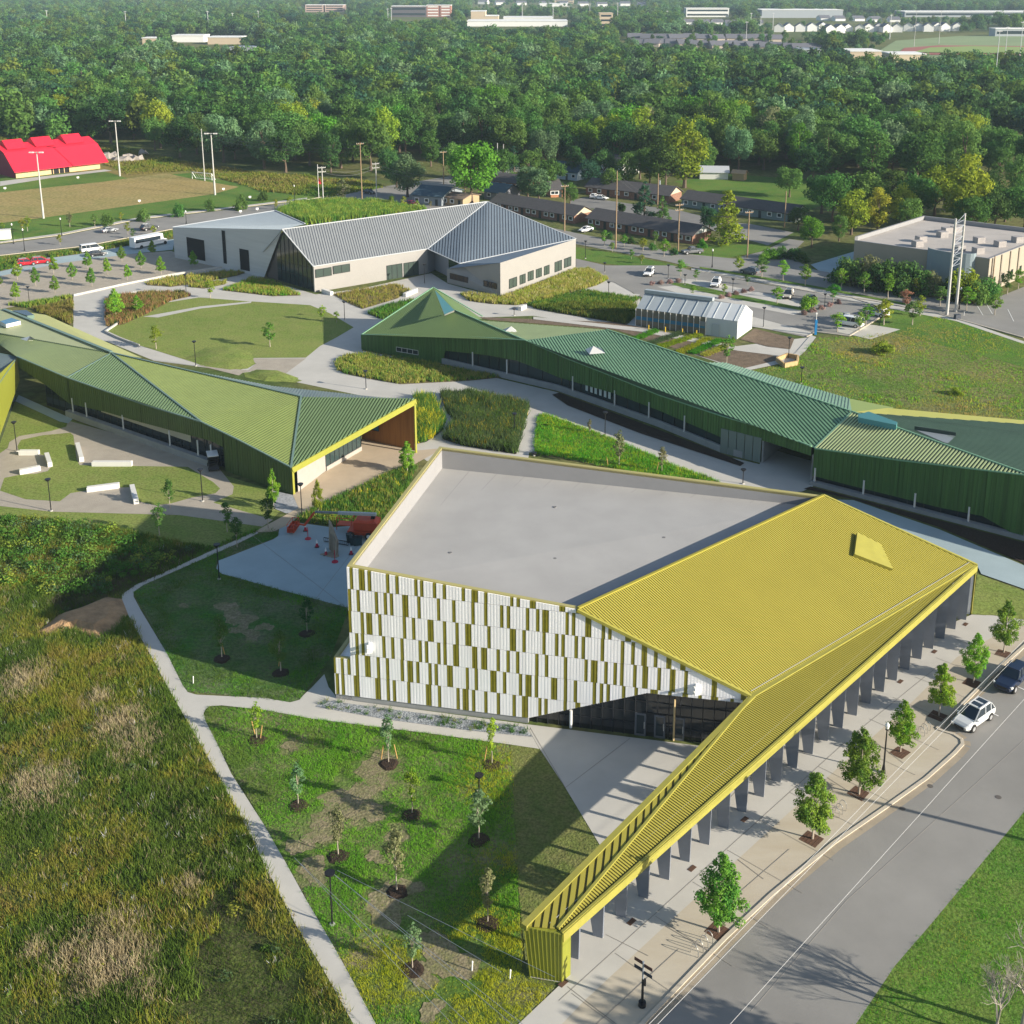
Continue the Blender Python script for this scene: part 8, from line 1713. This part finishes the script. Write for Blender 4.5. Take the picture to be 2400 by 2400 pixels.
def car(kind, paint, x, y, hx, hy, label, cat=None, z=U(5), group='parked and passing cars', sc_=1.0, name=None):
    """(x,y): picture point under the middle of the car; (hx,hy): picture point its nose looks to"""
    g = P(x, y); f = P(hx, hy)-g; rz = math.atan2(f.y, f.x); s = PROF[kind]
    t = thing(name or {'suv': 'parked_car', 'sedan': 'parked_car', 'van': 'passenger_van', 'pickup': 'pickup_truck'}[kind], label, cat or {'suv': 'car', 'sedan': 'car', 'van': 'van', 'pickup': 'pickup'}[kind], (g.x, g.y, z), group, world=False, rz=rz); t.scale = (sc_,)*3
    key = (kind, paint.name)
    if key not in CARP:
        parts = []
        mb = MB(); rings = []
        for (X, w_, zb_, zt_) in s['st']: rings.append([V(X, -w_*.9, zb_), V(X, -w_, zb_+.18), V(X, -w_, zt_-.22), V(X, -w_*.93, zt_-.06), V(X, -w_*.8, zt_), V(X, w_*.8, zt_), V(X, w_*.93, zt_-.06), V(X, w_, zt_-.22), V(X, w_, zb_+.18), V(X, w_*.9, zb_)])
        n = 10
        for a, b in zip(rings, rings[1:]):
            for i in range(n): j = (i+1) % n; mb.face([a[i], b[i], b[j], a[j]])
        mb.face(rings[0]); mb.face(rings[-1][::-1])
        x0, x1, X0, X1, zr, wb_, wt_ = s['cab']; zb2 = 1.0 if kind != 'sedan' else .93
        r0 = [V(X0, -wt_, zr-.02), V(X1, -wt_, zr-.02), V(X1, wt_, zr-.02), V(X0, wt_, zr-.02)]
        mb.prism([p-V(0, 0, .03) for p in r0], [V(p.x*.97+.0, p.y*.93, zr+.05) for p in r0])
        for sy in (-1, 1):
            for xa, xb in ((x1, X1), (x0, X0), ((x0+x1)/2-.1, (X0+X1)/2), (x0*.5+x1*.5-1.1, X0*.5+X1*.5-.95)): mb.beam(V(xa, sy*wb_, zb2), V(xb, sy*wt_, zr), .09, .05)
        if kind == 'pickup': mb.prism([V(-2.7, -.8, 1.0), V(-.9, -.8, 1.0), V(-.9, .8, 1.0), V(-2.7, .8, 1.0)], [V(-2.7, -.8, 1.02), V(-.9, -.8, 1.02), V(-.9, .8, 1.02), V(-2.7, .8, 1.02)])
        parts.append(('body', mb, paint))
        mb = MB(); mb.prism([V(x0, -wb_+.02, zb2-.05), V(x1, -wb_+.02, zb2-.05), V(x1, wb_-.02, zb2-.05), V(x0, wb_-.02, zb2-.05)], [V(X0, -wt_+.01, zr-.03), V(X1, -wt_+.01, zr-.03), V(X1, wt_-.01, zr-.03), V(X0, wt_-.01, zr-.03)]); parts.append(('window', mb, CGL))
        if kind == 'suv':
            for sx in (-1.35, -.45): mb = MB(); mb.box((sx, 0, zr+.055), (.62, .95, .02)); parts.append(('sunroof', mb, CGL))
            for sy in (-1, 1): mb = MB(); mb.beam(V(X0+.2, sy*(wt_-.1), zr+.08), V(X1-.1, sy*(wt_-.1), zr+.08), .05, .05); parts.append(('roof_rail', mb, RIM))
        xe = s['st'][-2][0]
        for sy in (-1, 1):
            mb = MB(); mb.box((xe-.02, sy*s['st'][-2][1]*.86, s['st'][-2][3]-.12), (.28, .34, .16), -sy*.3); parts.append(('headlight', mb, LAMPM))
            mb = MB(); mb.box((s['st'][0][0]+.04, sy*s['st'][0][1]*.95, s['st'][0][3]-.15), (.10, .22, .22)); parts.append(('tail_light', mb, TAILM))
            mb = MB(); mb.box((x1-.35, sy*(wb_+.14), zb2+.06), (.14, .22, .14)); parts.append(('mirror', mb, paint))
            mb = MB(); mb.box(((x0+x1)/2-.05, sy*(s['st'][3][1]+.005), .78), (.16, .02, .04)); parts.append(('door_handle', mb, RIM))
        mb = MB(); mb.box((s['st'][-1][0]-.0, 0, s['st'][-1][3]-.12), (.10, .95, .2)); parts.append(('grille', mb, TRIMB))
        ar = MB()
        for X in s['w']:
            for sy in (-1, 1): ar.tube(V(X, sy*(s['st'][3][1]-.05), s['r']+.03), V(X, sy*(s['st'][3][1]+.012), s['r']+.03), s['r']*1.16, n=18)
        parts.append(('wheel_arch', ar, TRIMB))
        meshes = []
        for nm_, b_, m_ in parts:
            me = bpy.data.meshes.new(nm_); me.from_pydata(b_.v, [], b_.f); me.materials.append(m_); meshes.append((nm_, me))
        wt = MB(); r2 = s['r']; wt.tube(V(0, -.12, 0), V(0, .12, 0), r2, n=18); wm = bpy.data.meshes.new('wheel'); wm.from_pydata(wt.v, [], wt.f); wm.materials.append(TYRE)
        rt = MB(); rt.tube(V(0, -.13, 0), V(0, .13, 0), r2*.62, n=12); rm = bpy.data.meshes.new('rim'); rm.from_pydata(rt.v, [], rt.f); rm.materials.append(RIM)
        CARP[key] = (meshes, wm, rm)
    meshes, wm, rm = CARP[key]
    for nm_, me in meshes:
        o = bpy.data.objects.new(nm_, me); C.objects.link(o); o.parent = t
    for X in s['w']:
        for sy in (-1, 1):
            o = bpy.data.objects.new('wheel', wm); C.objects.link(o); o.parent = t; o.location = (X, sy*(s['st'][3][1]-.07), s['r']); q = bpy.data.objects.new('rim', rm); C.objects.link(q); q.parent = o
    return t
def paint(n, c): return mat('paint_'+n, c, .28, spec=.6)
SIL, WHT, DRK, BLU, REDP, GRY, BEI, MAR, SLV2 = paint('silver', (.55, .57, .58)), paint('white', (.75, .75, .74)), paint('black', (.02, .022, .025)), paint('navy', (.01, .02, .05)), paint('red', (.42, .01, .02)), paint('grey', (.14, .145, .15)), paint('beige', (.42, .39, .33)), paint('maroon', (.18, .01, .05)), paint('steel', (.30, .32, .34))
gs = (P(2280.7, 1717)+P(2318.9, 1690))/2; sdv = (P(2280.7, 1717)-P(2318.9, 1690)).normalized(); lat = V(-sdv.y, sdv.x, 0)
if lat.x > 0: lat = -lat
c0_ = gs+lat*.93; cx_, cy_ = proj(c0_); hh_ = proj(c0_+sdv*5)
car('suv', SIL, cx_, cy_, hh_[0], hh_[1], 'silver SUV with twin sunroof parked at the kerb under the overhead wires')
rd = (P(2196, 1710)-P(2400, 1516)).normalized(); c1_ = c0_-rd*9.2+V(.1, .1, 0); q1 = proj(c1_); q2 = proj(c1_+rd*5)
car('pickup', BLU, q1[0], q1[1], q2[0], q2[1], 'dark navy pickup at the frame edge parked behind the silver SUV')
def cc(kind, p, x, y, hx, hy, lab, **k): car(kind, p, x, y, x+hx, y+hy, lab, **k)
cc('suv', WHT, 1521, 645, -16, 16, 'white SUV driving out of the car park exit')
cc('suv', WHT, 1677, 670, -14, 18, 'white SUV facing the greenhouse in the first pale strip')
cc('suv', BEI, 1847, 697, -12, 18, 'beige SUV parked at the end of the upper pale strip')
cc('sedan', DRK, 1898, 708, -14, 16, 'dark car hidden behind the bushy bright tree')
cc('suv', WHT, 2056, 740, -30, -7, 'white SUV parked by the kerb beyond the white van')
cc('van', WHT, 1990, 764, -30, -5, 'long white passenger van in the last car park bay', name='passenger_van')
cc('suv', GRY, 1757, 642, -30, -6, 'grey SUV on the street beside the yellow saplings')
cc('pickup', GRY, 1622, 595, -30, 2, 'dark grey pickup turning at the corner by the brick row end')
cc('sedan', WHT, 1373, 543, -20, 4, 'white sedan parked before the brown brick row house')
cc('sedan', WHT, 1392, 464, 14, -8, 'white car in the inner parking court, the farther one')
cc('sedan', WHT, 1409, 468, 20, 2, 'low white car in the inner parking court, the nearer one')
cc('sedan', SLV2, 256, 544, 30, -5, 'silver sedan on the upper street')
cc('suv', DRK, 350, 539, 30, -5, 'dark car on the upper street beside the bus')
cc('van', WHT, 215, 590, 30, -4, 'white van parked behind the gravel tree yard')
cc('sedan', DRK, 228, 600, 25, -3, 'black car with red door side next to the white van')
cc('suv', REDP, 63, 622, 30, -3, 'dark red SUV in the service lane, the farther left of two')
cc('suv', REDP, 96, 618, 30, -3, 'bright red SUV in the service lane, the right one of two')
cc('sedan', DRK, 865, 454, 30, 5, 'dark car on the street past the pale utility pole')
cc('pickup', DRK, 882, 483, 30, 3, 'black pickup standing on the lane behind the thicket')
cc('sedan', MAR, 964, 481, 30, 4, 'maroon car parked beside the blue hipped roof house')
# bus
g = P(352, 577); f = P(430, 562)-g; t = thing('shuttle_bus', 'white and dark striped shuttle bus parked beside the grey hall', 'bus', (g.x, g.y, U(5)), world=False, rz=math.atan2(f.y, f.x))
mb = MB(); mb.prism([V(-5.4, -1.25, .5), V(3.6, -1.25, .5), V(3.6, 1.25, .5), V(-5.4, 1.25, .5)], [V(-5.3, -1.2, 3.1), V(3.3, -1.2, 3.1), V(3.3, 1.2, 3.1), V(-5.3, 1.2, 3.1)]); mb.prism([V(3.6, -1.05, .6), V(5.0, -.95, .6), V(5.0, .95, .6), V(3.6, 1.05, .6)], [V(3.6, -.95, 1.6), V(4.8, -.8, 1.35), V(4.8, .8, 1.35), V(3.6, .95, 1.6)]); mb.build('body', WHT, t)
for sy in (-1, 1): mb = MB(); mb.box((-1.2, sy*1.235, 2.15), (7.6, .06, .95)); mb.build('window', CGL, t)
mb = MB(); mb.box((3.5, 0, 2.2), (.25, 2.2, .9)); mb.build('windscreen', CGL, t)
for X in (-3.4, 3.9):
    for sy in (-1, 1): mb = MB(); mb.tube(V(X, sy*1.1, .48), V(X, sy*1.3, .48), .48, n=14); mb.build('wheel', TYRE, t)
# golf cart
g = P(500, 1098); t = thing('golf_cart', 'black golf cart with white canopy by the workshop door', 'golf cart', (g.x, g.y, .05), world=False, rz=R(-70)); t.scale = (1.25,)*3
mb = MB(); mb.prism([V(-1.1, -.55, .25), V(1.2, -.55, .25), V(1.2, .55, .25), V(-1.1, .55, .25)], [V(-1.1, -.55, .6), V(.95, -.5, .7), V(.95, .5, .7), V(-1.1, .55, .6)]); mb.box((-.2, 0, .8), (.6, 1.0, .25)); mb.box((-.5, 0, 1.1), (.12, 1.0, .4)); mb.box((.9, 0, .8), (.3, .9, .3)); mb.build('body', BLACKP, t)
mb = MB(); mb.box((0, 0, 1.85), (1.9, 1.25, .08)); mb.build('canopy', WHITEP, t)
for X in (-.85, .75):
    for sy in (-1, 1):
        mb = MB(); mb.tube(V(X, sy*.45, .22), V(X, sy*.6, .22), .22, n=12); mb.build('wheel', TYRE, t); mb = MB(); mb.tube(V(X, sy*.5, .6), V(X, sy*.5, 1.82), .03); mb.build('canopy_post', BLACKP, t)
# boom lift
ORG = mat('lift_orange', (.50, .07, .03), .5, var=.1, scale=1); g = P(850, 1255, U(5)); tip_ = P(735, 1248, U(5)); d_ = (tip_-g).normalized(); n_ = V(-d_.y, d_.x, 0)
t = thing('boom_lift', 'orange articulated boom lift with grey boom folded low in the work yard', 'boom lift', tuple(g))
mb = MB(); q = [g-d_*1.6-n_*1.1, g+d_*1.7-n_*1.1, g+d_*1.7+n_*1.1, g-d_*1.6+n_*1.1]; mb.prism([p+V(0, 0, .55) for p in q], [p+V(0, 0, 1.05) for p in q]); mb.build('chassis', ORG, t)
for s in (-1.15, 1.25):
    for u in (-1.15, 1.15): c_ = g+d_*s+n_*u+V(0, 0, .5); mb = MB(); mb.tube(c_-n_*.17, c_+n_*.17, .5, n=16); mb.build('wheel', TYRE, t); mb = MB(); mb.tube(c_-n_*.18, c_+n_*.18, .28, n=12); mb.build('rim', WHITEP, t)
mb = MB(); q = [g-d_*2.2-n_*1.0, g+d_*.9-n_*1.0, g+d_*.9+n_*1.0, g-d_*2.2+n_*1.0]; mb.prism([p+V(0, 0, 1.15) for p in q], [p+V(0, 0, 2.2) for p in q]); mb.prism([p+V(0, 0, 2.2) for p in q], [g+(p-g)*.8+V(0, 0, 2.45) for p in q]); mb.build('turret', ORG, t)
b0 = g-d_*1.9+V(0, 0, 2.9); b1_ = g+d_*6.2+V(0, 0, 2.75)
mb = MB(); mb.beam(b0, b0+(b1_-b0)*.62, .36, .36); mb.build('boom', mat('boom_grey', (.45, .47, .46), .5), t); mb = MB(); mb.beam(b0+(b1_-b0)*.55, b1_, .24, .24, lift=.06); mb.build('boom_extension', mat('boom_dark', (.2, .21, .22), .5), t)
mb = MB(); mb.beam(b0-V(0, 0, .9)+d_*.3, b0+d_*.1+V(0, 0, .2), .35, .5); mb.build('boom_hinge', BLACKP, t)
j = b1_+d_*1.4+V(0, 0, -1.9); mb = MB(); mb.beam(b1_, j, .26, .3); mb.build('jib', ORG, t)
k0 = j+d_*1.2+V(0, 0, .2); mb = MB(); mb.beam(j, k0, .15, .2); z0 = .35
fl = [k0-n_*1.1, k0+d_*.9-n_*1.1, k0+d_*.9+n_*1.1, k0+n_*1.1]; fl = [V(p.x, p.y, z0) for p in fl]
mb.prism(fl, [p+V(0, 0, .08) for p in fl])
for p, q_ in zip(fl, fl[1:]+fl[:1]):
    mb.tube(p, p+V(0, 0, 1.15), .04, n=6)
    for zz in (.6, 1.12): mb.tube(p+V(0, 0, zz), q_+V(0, 0, zz), .035, n=6)
    mb.prism([p+V(0, 0, .1), q_+V(0, 0, .1), q_+V(0, 0, .14), p+V(0, 0, .14)], [p+V(0, 0, .55), q_+V(0, 0, .55), q_+V(0, 0, .57), p+V(0, 0, .57)])
mb.build('basket', ORG, t)
mb = MB(); q = [g+d_*1.6-n_*1.9, g+d_*3.6-n_*1.9, g+d_*3.6-n_*.6, g+d_*1.6-n_*.6]; mb.prism([p+V(0, 0, .9) for p in q], [p+V(0, 0, 1.0) for p in q])
for p, q_ in zip(q, q[1:]+q[:1]): mb.tube(p+V(0, 0, .3), p+V(0, 0, 2.0), .05, n=6); mb.tube(p+V(0, 0, 1.95), q_+V(0, 0, 1.95), .05, n=6)
tag(mb.build('access_platform', ORG), 'second orange railed platform beside the boom lift', 'platform')
# cones, boards, bins, ladder
CONE = mat('cone_red', (.42, .02, .05), .6)
for i, (x, y) in enumerate(((716, 1244), (743, 1282), (764, 1301), (823, 1299))):
    g = P(x, y, U(5)); t = thing('traffic_cone', ['red traffic cone with white band beside the lift basket', 'red traffic cone with white band left of the leaning boards', 'red traffic cone with white band nearest the leaning boards', 'red traffic cone with white band near the hall wall'][i], 'traffic cone', tuple(g), 'red traffic cones')
    mb = MB(); mb.box(g+V(0, 0, .03), (.55, .55, .06)); mb.build('base', BLACKP, t); mb = MB(); mb.tube(g+V(0, 0, .06), g+V(0, 0, .55), .2, .12, 12); mb.build('cone_body', CONE, t); mb = MB(); mb.tube(g+V(0, 0, .55), g+V(0, 0, .8), .12, .08, 12); mb.tube(g+V(0, 0, .8), g+V(0, 0, 1.0), .08, .04, 12); mb.build('band', WHITEP, t)
for i, (x, y) in enumerate(((722, 1263), (785, 1317))):
    g = P(x, y, U(5)); mb = MB(); mb.tube(g, g+V(0, 0, .1), .42, .38, 12); mb.tube(g+V(0, 0, .1), g+V(0, 0, 1.6), .05, .05, 6); tag(mb.build('weighted_stand', CONE), ['red weighted stand foot beside the lift basket', 'red weighted stand with thin post before the boards'][i], 'stand', 'weighted stands')
g0 = P(783, 1300, U(5)); mb = MB(); dn = V(.55, -.83, 0); up2 = V(-.2, .1, 1).normalized()
for k, (o_, L_, w_) in enumerate(((0, 3.9, .0), (.35, 3.6, .1))):
    a = g0+V(-.9, 1.6, 0)+V(.15, .1, 0)*k; b = g0+V(.3, -.5, 0)+V(.15, .1, 0)*k; th = V(.12, .08, 0)
    mb.prism([a, b, b+th, a+th], [a+V(.1, .2, L_), b+V(.1, .2, L_*.52), b+th+V(.1, .2, L_*.52), a+th+V(.1, .2, L_)])
for f in (.25, .5, .75): a = (g0+V(-.9, 1.6, 0)).lerp(g0+V(.3, -.5, 0), f)-V(.04, .03, 0); mb.beam(a+V(0, 0, .1), a+V(.05, .1, 2.4), .1, .08)
tag(mb.build('leaning_boards', mat('old_plywood', (.27, .23, .18), .9, var=.2, scale=2)), 'weathered plywood boards propped upright in the work yard', 'boards')
mb = MB(); a = P(750, 1300, U(5)); b = P(795, 1304, U(5)); mb.prism([a, a+V(2, -1, 0), b, b+V(-.6, 1.6, 0)], [p+V(0, 0, .1) for p in (a, a+V(2, -1, 0), b, b+V(-.6, 1.6, 0))]); tag(mb.build('flat_boards', mat('old_plywood', (0, 0, 0))), 'weathered boards lying flat under the propped ones', 'boards')
for i, (x, y) in enumerate(((818, 1270), (826, 1276), (834, 1277), (843, 1276))):
    g = P(x, y, U(5)); t = thing('waste_bin', 'dark wheeled bin in front of the boom lift, %s from the ladder' % ORD[i], 'bin', tuple(g), 'dark wheeled bins'); mb = MB(); mb.box(g+V(0, 0, .5), (.55, .6, 1.0), .2, taper=1.15); mb.build('bin_body', mat('bin_teal', (.02, .05, .06), .6), t); mb = MB(); mb.box(g+V(0, 0, 1.05), (.7, .74, .1), .2); mb.build('lid', mat('bin_lid', (.015, .03, .035), .6), t)
a, b = P(759, 1262, .5), P(816, 1272, .5); t = thing('ladder', 'dark ladder lying on its side between boards and bins', 'ladder', tuple(a)); mb = MB(); mb.beam(a, b, .06, .08, lift=-.4); mb.beam(a+V(0, 0, .5), b+V(0, 0, .5), .06, .08, lift=-.4); mb.build('rail', BLACKP, t); mb = MB()
for k in range(13): p = a.lerp(b, k/12); mb.tube(p-V(0, 0, .35), p+V(0, 0, .12), .03, n=5)
mb.build('rung', BLACKP, t)
# ------------------------------------------------------------------ haze
mb = MB(); mb.box((0, 2250, 43), (5600, 4700, 88)); hz = mb.build('haze', [bpy.data.materials.new('haze')]); hz['kind'] = 'stuff'; hz['label'] = 'thin pale blue haze over the distant wood and town'; hz['category'] = 'haze'
m = hz.data.materials[0]; m.use_nodes = True; tn = m.node_tree; tn.nodes.clear(); oo = tn.nodes.new('ShaderNodeOutputMaterial'); pv = tn.nodes.new('ShaderNodeVolumePrincipled'); pv.inputs['Color'].default_value = (.62, .82, 1, 1); pv.inputs['Density'].default_value = .00008; pv.inputs['Anisotropy'].default_value = 0
tn.links.new(pv.outputs[0], oo.inputs['Volume'])
